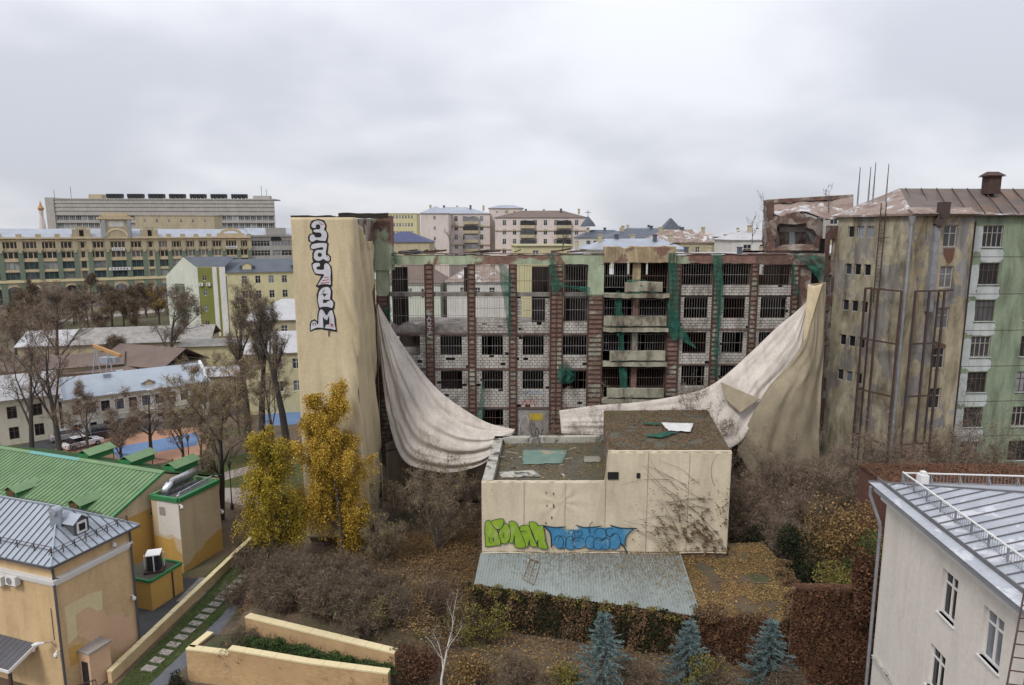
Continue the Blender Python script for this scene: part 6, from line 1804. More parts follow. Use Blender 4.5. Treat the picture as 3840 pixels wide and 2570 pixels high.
# ------------------------------------------------------------------ green-roofed house behind it
gh = thing('green_roof_house', (-36, 54, 0), 'long house with ribbed green metal roof, dormers and flat-topped block', 'house')
RE = Vector((-28.7, 53.9, 7.5)); SL, DZ_, GL = 6.3, 2.45, 22.0
er = Vector((-0.941, 0.338, 0)); es = Vector((-er.y, er.x, 0)) * -1
if es.y < 0: es = -es
def gr(t, s, side=-1):
    """point t metres along the ridge, s of the slope down (0..1); side -1 front, +1 rear."""
    return RE + er * t + es * (side * SL * s) - UP * (DZ_ * s)
PW = 0.44
pan = MB(); a_, b_, c_, d_ = gr(0, 0) - RE, gr(0, 1) - RE, gr(PW - 0.02, 1) - RE, gr(PW - 0.02, 0) - RE
pan.slab([d_, c_, b_, a_] if (c_ - d_).cross(b_ - d_).z > 0 else [a_, b_, c_, d_], 0.03)
pan.bar(a_ + UP * 0.035 + er * 0.0, b_ + UP * 0.035, 0.03, 0.06)
pan_f = raw_mesh('roof_panel', pan.v, pan.f, 'green_roof')
pan = MB(); a_, b_, c_, d_ = gr(0, 0, 1) - RE, gr(0, 1, 1) - RE, gr(PW - 0.02, 1, 1) - RE, gr(PW - 0.02, 0, 1) - RE
pan.slab([d_, c_, b_, a_] if (c_ - d_).cross(b_ - d_).z > 0 else [a_, b_, c_, d_], 0.03)
pan.bar(a_ + UP * 0.035, b_ + UP * 0.035, 0.03, 0.06)
pan_r = raw_mesh('roof_panel', pan.v, pan.f, 'green_roof')
for k in range(int(GL / PW)):
    inst('roof_panel', pan_f, RE + er * (k * PW), gh); inst('roof_panel', pan_r, RE + er * (k * PW), gh)
for t0, t1, mt in ((-0.05, 9.5, 'green_roof'), (9.5, 15.5, 'green_ridge_teal'), (15.5, GL, 'green_roof')):
    mb = MB(); p0, p1 = RE + er * t0, RE + er * t1
    mb.hexa([p0 - es * 0.28 - UP * 0.05, p1 - es * 0.28 - UP * 0.05, p1 + es * 0.28 - UP * 0.05, p0 + es * 0.28 - UP * 0.05], [p0 - es * 0.05 + UP * 0.1, p1 - es * 0.05 + UP * 0.1, p1 + es * 0.05 + UP * 0.1, p0 + es * 0.05 + UP * 0.1]); mb.build('ridge_cap', mt, gh)
mb = MB(); f4 = [gr(0.15, 0.94), gr(GL, 0.94), gr(GL, 0.94, 1), gr(0.15, 0.94, 1)]
mb.prism([(p.x, p.y) for p in f4][::-1], 0, 5.0); mb.build('wall', 'yellow_deep', gh)
g0 = [gr(0.12, 0.95), gr(0.12, 0.95, 1), gr(0.12, 0.02)]
mb = MB(); mb.add([(g0[0].x, g0[0].y, 4.9), (g0[1].x, g0[1].y, 4.9), (g0[2].x, g0[2].y, 7.4)], [(0, 1, 2)]); mb.build('gable', 'cream_wall', gh)
mb = MB(); mb.bar(gr(-0.03, 0) + UP * 0.02, gr(-0.03, 1) + UP * 0.02, 0.1, 0.18); mb.build('verge', 'green_trim', gh)
ndir = -es
for t, s_ in ((3.9, 0.80), (11.2, 0.78), (17.5, 0.78)):
    dormer(gh, gr(t, s_) + UP * 0.02, ndir, er, 1.3, 0.62, 2.6, 0.36, 'green_roof', 'green_trim', 'louvre_brown', 0.2, win='louvre_brown')
for t in (1.2, 6.2, 11.2):
    dormer(gh, gr(t, 0.66, 1) + UP * 0.75, es, er, 1.3, 0.62, 2.6, 0.36, 'green_roof', 'green_trim', 'louvre_brown', 0.2, win='louvre_brown')
for t0, t1 in ((0.8, 3.0), (4.8, 10.3), (12.2, 16.5)):
    mb = MB(); p0, p1 = gr(t0, 0.84), gr(t1, 0.84); n_ = int((t1 - t0) / 0.11)
    mb.bar(p0 + UP * 0.18, p1 + UP * 0.18, 0.03); mb.bar(p0 + UP * 0.42, p1 + UP * 0.42, 0.03)
    for k in range(n_ + 1):
        p = p0.lerp(p1, k / n_); mb.bar(p + UP * 0.02, p + UP * (0.55 + 0.05 * (k % 2)), 0.022)
    mb.build('snow_fence', 'iron_dark', gh, kind='stuff')
# flat-topped block at its end
N0, N1 = Vector((-26.3, 51.1, 0)), Vector((-24.93, 55.35, 0))
NW = 2.75
BFr, BFl = Face(N0, N1), Face(N0 + e2 * NW, N0)
foot = [N0, N1, N1 + e2 * NW, N0 + e2 * NW]
mb = MB(); mb.prism(foot, 0, 5.95); mb.build('block', 'cream_wall', gh)
mb = MB(); mb.prism([p + (p - (N0 + N1 + e2 * NW) / 2).normalized() * -0.05 for p in foot], 5.96, 6.02); mb.build('block_roof', 'slate_dark', gh)
for a, b_ in ((0, 1), (1, 2), (2, 3), (3, 0)):
    mb = MB(); p, q = foot[a], foot[b_]; mb.bar(Vector((p.x, p.y, 6.15)), Vector((q.x, q.y, 6.15)), 0.3, 0.34); mb.build('parapet', 'green_trim' if a in (0, 3) else 'green_roof', gh)
patch(BFl, [(NW - 2.2, 3.1), (NW - 1.5, 2.95), (NW - 0.9, 3.2), (NW - 0.4, 2.9), (NW - 0.03, 2.85), (NW - 0.03, 5.9), (NW - 2.2, 5.9)], 'render_white', gh)
patch(BFl, [(0, 0.0), (NW - 0.02, 0.0), (NW - 0.02, 1.6), (NW - 0.5, 1.9), (NW - 0.8, 2.9), (NW - 1.2, 2.7), (0, 2.9)], 'yellow_deep', gh, 0.009)
patch(BFr, [(0.02, 0.02), (4.45, 0.02), (4.45, 1.95), (4.0, 1.9), (3.3, 1.7), (2.6, 1.6), (2.0, 1.15), (1.3, 1.05), (0.7, 0.6), (0.02, 0.5)], 'yellow_deep', gh)
quad_on(BFl, 597, 1900, 622, 1935, 0.02, 'paving', gh, 'vent_plate')
lw = Face(N0 + e2 * (NW + 2.4), N0 + e2 * NW)
mb = MB(); wall(mb, lw, 0, 2.4, 0, 4.4, [], 0.2, -0.4); mb.build('link_wall', 'yellow_deep', gh)
mb = MB(); lw.box(mb, 0, 2.4, 4.41, 4.56, -0.9, -0.3); mb.build('link_coping', 'green_trim', gh)
# silver air duct and cable tray on the block
du = MB(); D0 = [N0 + e2 * 2.1 + e1 * 0.8, N0 + e2 * 1.35 + e1 * 0.9, N0 + e2 * 1.25 + e1 * 2.5, N0 + e2 * 1.2 + e1 * 4.0]
pts = [D0[0] + UP * 6.05, D0[0] + e1 * 0.1 + UP * 6.5, D0[0] + e1 * 0.35 + UP * 6.75, D0[0] + e1 * 0.8 + UP * 6.85, D0[0] + e1 * 2.2 + UP * 6.88, D0[0] + e1 * 3.2 + UP * 6.9]
du.tube(pts, 0.36, 8); duct = du.build('air_duct', 'foil', gh, True)
for f in range(3):
    p = D0[0] + e1 * (1.0 + f * 0.9) + UP * 6.3; mb = MB(); mb.bar(p - UP * 0.3, p + UP * 0.4, 0.06); mb.build('duct_leg', 'pipe_grey', duct)
tr_ = [N0 + e2 * 0.55 + e1 * 0.5, N0 + e2 * 0.55 + e1 * 0.7, N0 + e2 * 0.5 + e1 * 4.2]
for o in (0, 0.16):
    mb = MB(); mb.tube([tr_[0] + UP * (6.05 + o), tr_[1] + UP * (6.3 + o), tr_[2] + UP * (6.5 + o)], 0.05, 6); mb.build('cable_tray', 'foil', gh)
mb = MB()
for k in range(12):
    p = tr_[1].lerp(tr_[2], k / 11) + UP * (6.3 + 0.2 * k / 11); mb.bar(p, p + UP * 0.16, 0.03)
mb.build('tray_rungs', 'pipe_grey', gh, kind='stuff')
u, z = BFr.uv_of(643, 1888); camera_dome(BFr, 0.06, 5.75, 'white camera on the corner of the flat-topped block')
camera_dome(BFr, 4.4, 3.6, 'white camera on the far edge of the flat-topped block')
# annex with its own flat roof and condenser
an = thing('flat_annex', (-26.5, 47, 0), 'small yellow annex with flat felt roof edged in green', 'annex')
A0, A1 = Vector((-25.95, 45.6, 0)), Vector((-25.05, 48.4, 0))
af = [A0, A1, A1 + e2 * 3.2, A0 + e2 * 3.2]
mb = MB(); mb.prism(af, 0, 2.15); mb.build('wall', 'yellow_deep', an)
mb = MB(); mb.prism(af, 2.16, 2.22); mb.build('roof', 'roof_felt', an)
for a, b_ in ((0, 1), (3, 0), (1, 2)):
    p, q = af[a], af[b_]; mb = MB(); mb.bar(Vector((p.x, p.y, 2.25)), Vector((q.x, q.y, 2.25)), 0.16, 0.2); mb.build('edge_trim', 'green_trim', an)
mb = MB(); q = A0.lerp(A1, 0.66) - e2 * 0.08; mb.tube([(q.x, q.y, 0.05), (q.x, q.y, 2.1)], 0.05, 6); mb.build('rainwater_pipe', 'iron_dark', an)
cd = thing('condenser_unit', A0 + e1 * 1.6 + e2 * 1.1 + UP * 2.22, 'white framed black condenser unit on the annex roof', 'condenser')
ci = A0 + e1 * 1.5 + e2 * 1.1
mb = MB(); mb.box((ci.x, ci.y, 2.32), (1.3, 1.2, 0.16), 0.32); mb.build('base', 'iron_dark', cd)
mb = MB(); mb.box((ci.x, ci.y, 3.0), (0.95, 0.85, 1.15), 0.32 - math.pi / 2); mb.build('case', 'black_unit', cd)
mb = MB(); mb.box((ci.x, ci.y, 3.62), (1.12, 1.0, 0.07), 0.32 - math.pi / 2); mb.build('lid', 'white_trim', cd)
for sx in (-1, 1):
    for sy in (-1, 1):
        p = ci + e1 * (0.47 * sx) + e2 * (0.43 * sy); mb = MB(); mb.bar((p.x, p.y, 2.42), (p.x, p.y, 3.58), 0.06); mb.build('corner_post', 'white_trim', cd)
# boundary wall, stepping slabs
bw = thing('boundary_wall', (-23.4, 47, 0), 'long low yellow boundary wall with stone coping beside the path', 'wall')
WB = Face((-24.25, 37.6), (-22.6, 56.0))
mb = MB(); WB.box(mb, 0, WB.len, 0, 0.7, -0.26, 0); mb.build('masonry', 'yellow_wall', bw)
for k in range(20):
    l = WB.len / 20; mb = MB(); WB.box(mb, k * l + 0.01, (k + 1) * l - 0.01, 0.71, 0.80 + 0.015 * (k % 2), -0.31, 0.05); mb.build('coping_stone', 'cream_pale', bw)
ss = MB(); ss.box((0, 0, 0), (0.85, 0.5, 0.10), -0.25); ss_me = raw_mesh('stepping_slab', ss.v, ss.f, 'paving')
s0, s1 = G(935, 2145), G(560, 2510)
for k in range(16):
    p = s0.lerp(s1, k / 15.0); p.x += 0.05 * nz(k * 3.3, 1)
    ob = inst('stepping_slab', ss_me, (p.x, p.y, 0.05), None)
    ob['label'] = 'pale stepping slab set in grass between the yellow boundary wall and path'; ob['category'] = 'paving slab'; ob['group'] = 'stepping slabs along the path'
# brick terrace walls
M('mortar_buff', (0.36, 0.26, 0.15), (0.30, 0.215, 0.125), 1.0, 0.95, 0.3)
m, nt, N, L, b = _new('terrace_brick')
rg_ = N.new('ShaderNodeNewGeometry')
bc = _mix(nt, rg_.outputs['Random Per Island'], (0.54, 0.365, 0.19), (0.45, 0.295, 0.15))
bc = _mix(nt, 0.5, bc, _ramp(nt, _noise(nt, _pos(nt), 0.7, 6, 0.65), 0.35, 0.65, (0.62, 0.58, 0.52, 1)), 'MULTIPLY')
L.new(bc, b.inputs['Base Color']); b.inputs['Roughness'].default_value = 0.9; MATS['terrace_brick'] = m
tw = thing('terrace_wall', (-13, 37, 0), 'front yellow-brick terrace wall stepping up along its top', 'wall')
t0, t1, t2, t3 = G(697, 2432, 2.2), G(857, 2452, 2.2), G(1150, 2485, 2.5), G(1455, 2525, 2.5)
br_ = MB(); br_.box((0, 0, 0), (0.245, 0.05, 0.078)); BRM = {}
def wseg(root, a, b_, z0, z1, th, nm='masonry', each=0):
    F = Face(a, b_); mb = MB(); F.box(mb, 0, F.len, z0, z1, -th, 0); mb.build(nm, 'mortar_buff', root)
    key = round(F.ang, 3)
    if key not in BRM:
        q = MB(); F0 = Face((0, 0), (F.u.x, F.u.y)); F0.box(q, 0, 0.243, 0, 0.077, -0.03, 0.0); BRM[key] = raw_mesh('brick', q.v, q.f, 'terrace_brick')
    st = MB(); cnt = 0
    for c in range(int((z1 - z0) / 0.088)):
        z = z1 - 0.088 * (c + 1); u = -0.127 * (c % 2)
        while u < F.len - 0.02:
            if u > 0 and u + 0.243 < F.len and cnt < each: inst('brick', BRM[key], F.p(u, z, 0.014 + 0.004 * nz(u * 9, z * 9)), root); cnt += 1
            else: F.box(st, max(0, u), min(F.len, u + 0.243), z, z + 0.077, -0.02, 0.014 + 0.004 * nz(u * 9, z * 9))
            u += 0.254
    st.build('brickwork', 'terrace_brick', root, kind='stuff')
    n_ = max(1, int(F.len / 0.9))
    for k in range(n_):
        mb = MB(); F.box(mb, F.len * k / n_ + 0.008, F.len * (k + 1) / n_ - 0.008, z1 + 0.002, z1 + 0.1, -th - 0.05, 0.05); mb.build('coping_stone', 'cream_pale', root)
wseg(tw, t0, t1, 0, 2.1, 0.35); wseg(tw, t1, t2, 0, 2.42, 0.35, each=298); wseg(tw, t2, t3, 0, 2.42, 0.35)
tl = G(781, 2367, 2.2); wseg(tw, tl, t0.lerp(tl, 0.12), 0, 2.1, 0.35)
uw = thing('terrace_wall', (-13, 40, 1.9), 'upper yellow-brick terrace wall in front of the brown thicket', 'wall')
k0, k1 = G(919, 2312, 3.05), G(1480, 2448, 3.05)
wseg(uw, k0, k1, 1.0, 2.95, 0.4, each=298)
bk = G(830, 2365, 2.2)
mb = MB(); mb.prism([t0 + Vector((.3, .3, 0)), t1 + Vector((0, .3, 0)), t3 + Vector((0, .3, 0)), k1, k0, bk, tl + Vector((.2, 0, 0))], 0.4, 1.95); tb = mb.build('terrace_bed', 'soil', kind='structure')

# ------------------------------------------------------------------ houses further off: one builder for plain ones
M('wall_lemon', (0.60, 0.55, 0.33), (0.55, 0.5, 0.3), 0.25, 0.9, 0.1, streak=0.15)
M('wall_pale', (0.66, 0.62, 0.50), (0.60, 0.56, 0.45), 0.25, 0.9, 0.1, streak=0.2)
M('wall_mint', (0.58, 0.61, 0.52), (0.52, 0.55, 0.46), 0.25, 0.9, 0.1, streak=0.15)
M('wall_white', (0.64, 0.62, 0.58), (0.57, 0.55, 0.51), 0.25, 0.9, 0.1, streak=0.2)
M('wall_pink', (0.66, 0.575, 0.53), (0.60, 0.52, 0.48), 0.2, 0.9, 0.1, streak=0.2)
M('wall_buff', (0.48, 0.41, 0.28), (0.42, 0.36, 0.245), 0.2, 0.9, 0.1, streak=0.3)
M('wall_grey', (0.42, 0.40, 0.37), (0.36, 0.345, 0.32), 0.2, 0.9, 0.1, streak=0.25)
M('wall_olive', (0.19, 0.20, 0.055), (0.165, 0.175, 0.05), 0.3, 0.9, 0.1)
M('tile_green', (0.17, 0.215, 0.155), (0.145, 0.185, 0.135), 0.3, 0.8, 0.1)
M('roof_silver', (0.36, 0.39, 0.44), (0.29, 0.315, 0.355), 0.2, 0.5, 0.05, metal=0.2, stain=(0.30, 0.30, 0.31), stain_amt=(0.56, 0.7))
M('roof_white', (0.45, 0.45, 0.465), (0.36, 0.355, 0.36), 0.3, 0.6, 0.05, stain=(0.34, 0.28, 0.23), stain_amt=(0.55, 0.68))
M('roof_brown', (0.17, 0.125, 0.105), (0.13, 0.095, 0.082), 0.3, 0.8, 0.1)
M('roof_slate', (0.09, 0.105, 0.13), (0.07, 0.08, 0.10), 0.4, 0.55, 0.1)
M('roof_navy', (0.05, 0.06, 0.14), None, 0.4, 0.5, 0.1)
M('frame_far', (0.55, 0.54, 0.52), None, 1, 0.8, 0.0, fine=False)
def house(name, label, a, b_, depth, zt, rows, cols, wm='wall_white', rm='roof_silver', roof='hip', rh=2.5, win=(1.1, 1.8), z0=0.0, frame='frame_far', glass='glass_dark', scols=0, cat='building', zfirst=None, dz=None, group=None, chim=0, u_in=1.5, nx=2, hip=None, surround=None):
    F = Face(a, b_)
    A, B = F.p(0, 0), F.p(F.len, 0); C, D = F.p(F.len, 0, -depth), F.p(0, 0, -depth)
    t = thing(name, ((A + C) / 2), label, cat, group)
    dz = dz or (zt - z0 - 0.6) / max(1, rows)
    zf = zfirst if zfirst is not None else zt - 0.7 - win[1]
    zs = [round(zf - dz * k, 2) for k in range(rows) if zf - dz * k > z0 + 0.2]
    for (Fc, n, nm) in ((F, cols, 'front_wall'), (Face(B, C), scols, 'side_wall'), (Face(D, A), scols, 'side_wall'), (Face(C, D), 0, 'rear_wall')):
        us = [round(u_in + (Fc.len - 2 * u_in) * (k + 0.5) / n, 2) for k in range(n)]
        hs_ = [(u - win[0] / 2, u + win[0] / 2, z, z + win[1]) for z in zs for u in us]
        mb = MB(); wall(mb, Fc, 0, Fc.len, z0, zt, hs_, 0.2); w_ = mb.build(nm, wm, t)
        for h in hs_:
            window(Fc, *h, t, frame, glass, nx, (0.65,), 0.09, -0.12)
            if surround:
                mb = MB(); Fc.box(mb, h[0] - 0.14, h[0] - 0.005, h[2], h[3], -0.02, 0.03); Fc.box(mb, h[1] + 0.005, h[1] + 0.14, h[2], h[3], -0.02, 0.03); Fc.box(mb, h[0] - 0.14, h[1] + 0.14, h[3] + 0.005, h[3] + 0.16, -0.02, 0.04); mb.build('surround', surround, t)
        mb = MB(); Fc.box(mb, -0.2, Fc.len + 0.2, zt, zt + 0.22, -0.25, 0.25); mb.build('cornice', wm, t)
    if roof == 'flat':
        mb = MB(); mb.prism([A, B, C, D], zt - 0.05, zt + 0.12); mb.build('roof', rm, t)
        rz = zt + 0.1
    else:
        du, dv = (B - A), (D - A)
        if du.length < dv.length: A_, du, dv = A, dv, du
        hiproof(t, Vector((A.x, A.y, 0)), du, dv, zt + 0.24, rh, 0 if roof == 'gable' else (hip or dv.length * 0.5), rm, 0.4)
        rz = zt + rh * 0.7
        if roof == 'gable':
            du.normalize()
            for p, q in ((A, D), (B, C)) if (B - A).length >= (D - A).length else ((A, B), (D, C)):
                m_ = (p + q) / 2; mb = MB(); mb.add([(p.x, p.y, zt + 0.2), (q.x, q.y, zt + 0.2), (m_.x, m_.y, zt + rh + 0.2)], [(0, 1, 2)]); mb.build('gable', wm, t)
    for k in range(chim):
        q = A.lerp(B, (k + 0.6) / chim).lerp(D.lerp(C, (k + 0.6) / chim), 0.35 + 0.3 * ((k * 7) % 3) / 2)
        mb = MB(); mb.box((q.x, q.y, rz + 0.6), (0.7, 0.7, 1.8)); mb.box((q.x, q.y, rz + 1.55), (0.9, 0.9, 0.15)); mb.build('chimney', 'roof_slate' if k % 2 else 'wall_buff', t)
    return t, F
# ---- long yellow house with grey-blue roof by the court
lh, LHF = house('long_yellow_house', 'long low cream house with grey-blue roof behind the sports court', (-59.8, 88.2), (-45.4, 99.6), 8.0, 4.8, 1, 10, 'wall_pale', 'zinc_blue', 'gable', 2.3, (1.05, 1.45), frame='frame_brown', u_in=0.8, zfirst=2.75, surround='white_trim')
for k in range(10):
    u = 0.8 + (LHF.len - 1.6) * (k + 0.5) / 10; mb = MB(); LHF.box(mb, u - 0.55, u + 0.55, 0.75, 1.5, -0.02, 0.03); q = mb.build('basement_window', 'white_trim', lh); mb = MB(); LHF.box(mb, u - 0.45, u + 0.45, 0.83, 1.42, 0.03, 0.04); mb.build('pane', 'glass_dark', q)
for u in (0.0, LHF.len):
    mb = MB(); mb.bar(LHF.p(u, 5.2, 0.3), LHF.p(u, 7.5, -4.0), 0.35, 0.45); mb.build('fire_wall', 'white_trim', lh)
for x, y in ((402, 1420), (450, 1408)):
    q = G(x, y, 6.6); mb = MB(); mb.box((q.x, q.y, 6.7), (0.9, 0.9, 1.3), 0.6); mb.build('chimney', 'zinc_blue', lh)
dormer(lh, LHF.p(10.6, 5.25, -0.6), LHF.n, LHF.u, 1.5, 0.7, 2.5, 0.4, 'zinc_blue', 'zinc_blue', 'cream_wall', 0.15, win='cream_wall')
mb = MB(); mb.bar(LHF.p(0, 2.1, 0.02), LHF.p(LHF.len, 2.1, 0.02), 0.08, 0.12); mb.build('string_course', 'white_trim', lh)
lh2, _ = house('worn_cream_house', 'worn cream house with rust-stained white roof left of the long house', (-78.5, 73.4), (-60.1, 88.0), 8.5, 5.7, 2, 8, 'wall_pale', 'roof_white', 'gable', 2.5, (1.05, 1.6), frame='frame_brown', u_in=1.0, dz=2.7)
# ---- sheds in the middle ground
def shed(label, pts, zE, zR, rm, wm='wall_buff'):
    """pts: four ground corners, ridge midway between 0-1 and 3-2 sides."""
    P = [Vector((p[0], p[1], 0)) for p in pts]
    t = thing('shed', (P[0] + P[2]) / 2, label, 'shed')
    mb = MB(); mb.prism(P, 0, zE); mb.build('wall', wm, t)
    hiproof(t, P[0], P[1] - P[0], P[3] - P[0], zE + 0.02, zR - zE, 0, rm, 0.5, th=0.12)
    return t
def rect(c, w, d, a):
    ca, sa = math.cos(a), math.sin(a)
    return [(c[0] + x * ca - y * sa, c[1] + x * sa + y * ca) for x, y in ((-w / 2, -d / 2), (w / 2, -d / 2), (w / 2, d / 2), (-w / 2, d / 2))]
shed('low shed with patchy white roof and pale blue strip', rect(G(335, 1262, 5), 22, 13, 0.25), 4.2, 6.6, 'roof_white')
shed('low shed with weathered pinkish-grey roof', rect(G(560, 1258, 5), 26, 13, 0.25), 4.4, 7.0, 'concrete')
shed('dark pitched shed roof behind the long cream house', rect(G(575, 1345, 4), 15, 10, -0.35), 3.6, 6.4, 'roof_brown', 'wall_grey')
shed('small grey shed with pale tin roof beside the dark shed', rect(G(330, 1385, 3), 16, 7, 0.3), 3.0, 4.3, 'roof_brown', 'wall_buff')
shed('low shed with pale tin roof right of the long house', rect(G(780, 1395, 3), 16, 8, 0.2), 3.0, 3.9, 'roof_white', 'wall_buff')
shed('long buff shed with brown roof at the left edge', rect(G(90, 1375, 4), 30, 9, 0.45), 4.0, 5.6, 'roof_brown', 'wall_buff')
shed('concrete shed with flat dull roof below the pale green block', rect(G(850, 1310, 4), 15, 9, 0.2), 5.5, 6.2, 'concrete', 'wall_lemon')
# trestle with an orange boom
ts = thing('loading_boom', G(395, 1400), 'orange timber boom on white trestle legs among the sheds', 'boom')
a, b_ = U(352, 1297, 112), U(452, 1335, 106)
mb = MB(); mb.bar(a, b_, 0.35, 0.5); M('boom_orange', (0.48, 0.26, 0.11), None, 1, 0.8, 0.1); mb.build('boom', 'boom_orange', ts)
for f in (0.06, 0.55):
    p = a.lerp(b_, f)
    for o in (-1.2, 1.2):
        mb = MB(); mb.bar(p, (p.x + o, p.y - 0.6, 0.0), 0.12); mb.build('leg', 'roof_silver', ts)
mb = MB(); q = a.lerp(b_, 0.5); mb.box((q.x, q.y + 0.5, q.z - 1.6), (2.6, 1.4, 0.9)); mb.build('platform', 'roof_silver', ts)
# ---- pale green and olive block
ob_, OF = house('olive_block', 'lemon and white block with dark slate roof and round dormers', (-74.4, 178.5), (-38, 191), 14, 16.4, 4, 10, 'wall_lemon', 'roof_slate', 'gable', 3.2, (1.35, 2.0), u_in=2.6, dz=3.9)
og = thing('gabled_stair_block', (-84, 178, 0), 'tall white gabled block with vertical olive panel and small windows', 'building')
c1, c2, c3 = G(632, 1066, 17.0), G(776, 1030, 18.6), G(846, 1030, 18.6)
gpA, gpB, gpC = Vector((-92.3, 184, 0)), Vector((-83.2, 181, 0)), Vector((-75.3, 178.4, 0))
GFl, GFr = Face((-92.6, 183.2), (-82.2, 178.3)), Face((-82.2, 178.3), (-74.6, 178.2))
mb = MB(); wall(mb, GFl, 0, GFl.len, 0, 15.5, [], .2); mb.add([GFl.p(0, 15.5), GFl.p(GFl.len, 15.5), GFl.p(GFl.len, 18.2), GFl.p(GFl.len * 0.62, 20.6)], [(0, 1, 2, 3)]); mb.build('gable_wall', 'wall_mint', og)
mb = MB(); wall(mb, GFr, 0, GFr.len, 0, 18.2, [(1.5, 2.5, 14.6, 15.9), (1.5, 2.5, 10.6, 12.3), (1.5, 2.5, 6.6, 8.1), (1.5, 2.5, 2.6, 4.0)], .2); mb.build('front_wall', 'wall_white', og)
for z, h in ((14.6, 1.3), (10.6, 1.7), (6.6, 1.5), (2.6, 1.4)):
    window(GFr, 1.5, 2.5, z, z + h, og, 'frame_far', 'glass_dark')
mb = MB()
for (a, b_, z0, z1) in ((0.4, 1.5, 0, 18.1), (2.5, 4.2, 0, 18.1), (1.5, 2.5, 0, 2.6), (1.5, 2.5, 4.0, 6.6), (1.5, 2.5, 8.1, 10.6), (1.5, 2.5, 12.3, 14.6), (1.5, 2.5, 15.9, 18.1)):
    GFr.box(mb, a, b_, z0, z1, -0.02, 0.03)
mb.build('olive_panel', 'wall_olive', og)
mb = MB(); GFr.box(mb, 5.4, 6.0, 0, 18.1, -0.02, 0.04); mb.build('olive_stripe', 'wall_olive', og)
for k in range(4):
    mb = MB(); GFl.box(mb, 3.2, 6.8, 1.0 + 3.2 * k, 4.0 + 3.2 * k, -0.02, 0.05); mb.build('lattice_panel', 'tile_green', og)
mb = MB(); q0, q1, q2 = GFl.p(GFl.len * 0.62, 20.7), GFl.p(GFl.len, 18.3), GFr.p(GFr.len, 18.3)
mb.slab([q0, q1, q2, Vector((q2.x + 1, q2.y + 5, 20.7))], 0.15); mb.build('roof', 'roof_slate', og)
for x, lab in ((0.7, 'left of two small air conditioners on the olive panel'), (2.6, 'right of two small air conditioners on the olive panel')):
    ac_unit(GFr.p(x, 13.2, 0), GFr, lab, 1.0, 0.8, 0.4, True)
for k, u in enumerate((5.0, 18.0)):
    dormer(ob_, OF.p(u, 17.1, -1.2), OF.n, OF.u, 3.4, 1.2, 4.0, 0.9, 'roof_slate', 'roof_slate', 'wall_lemon', 0.2, win='wall_lemon')
house('cream_annex', 'cream annex with white flat roof right of the slate-roofed block', (-42, 165), (-24, 170), 10, 15.5, 3, 5, 'wall_lemon', 'roof_white', 'hip', 1.2, (1.0, 1.9), dz=4)
house('buff_house', 'buff house with silver roof behind the bare poplars', (-46, 118), (-26, 124), 12, 11.5, 3, 6, 'wall_buff', 'roof_white', 'hip', 3.2, (1.1, 1.7), dz=3.6)
house('brown_roof_house', 'low lemon house with broad brown roof below the slate-roofed block', (-52, 136), (-34, 141), 13, 9.5, 2, 4, 'wall_lemon', 'roof_brown', 'hip', 3.4, (1.1, 1.7), dz=3.6)
house('speckled_house', 'pale house behind the tower edge seen through twigs', (-40, 99), (-25, 103), 10, 9.0, 2, 5, 'wall_lemon', 'roof_white', 'hip', 2.6, (1.1, 1.6), dz=3.4)
# ---- the great commercial block on the square
ds = thing('commercial_block', (-150, 285, 0), 'long ornate yellow commercial block with green tiled pilasters and arched ground floor', 'building')
DF = Face((-205.0, 238.0), (-92.0, 311.5))
DL = DF.len
def du_(x, y=1000): return DF.uv_of(x, y)[0]
bays = [(x, 'w') for x in (-30, 45, 119.5, 191, 262)] + [(317, 'n'), (370, 'w'), (449, 'p'), (523, 'w'), (571, 'n'), (614, 'w'), (668, 'w'), (718, 'w'), (767, 'w'), (815, 'w'), (873, 'p2'), (925, 'w')]
cen = [(du_(x), k) for x, k in bays]
uend = du_(945)
hol, jobs = [], []
for i, (u, k) in enumerate(cen):
    w = {'w': 5.0, 'n': 1.8, 'p': 5.2, 'p2': 4.6}[k]
    if k == 'w' and i > 8: w = 4.6
    w = round(w, 2)
    for (z0, h, nn) in ((20.9, 2.7, 4), (17.2, 2.8, 3), (13.4, 2.7, 3), (9.6, 2.7, 3)):
        hol.append((u - w / 2, u + w / 2, z0, z0 + h)); jobs.append((u, w, z0, h, nn if k != 'n' else 1))
    if k != 'n':
        hol.append((u - w / 2, u + w / 2, 0.6, 5.6))
mb = MB(); wall(mb, DF, 0, uend, 0, 24.6, hol, 0.5); mb.build('front_wall', 'wall_buff', ds)
for (u, w, z0, h, nn) in jobs:
    window(DF, u - w / 2, u + w / 2, z0, z0 + h, ds, 'cream_wall' if z0 > 16 else 'tile_green', 'glass_old' if z0 > 16 else 'glass_blue', nn, (), 0.3 if z0 > 16 else 0.12, -0.35)
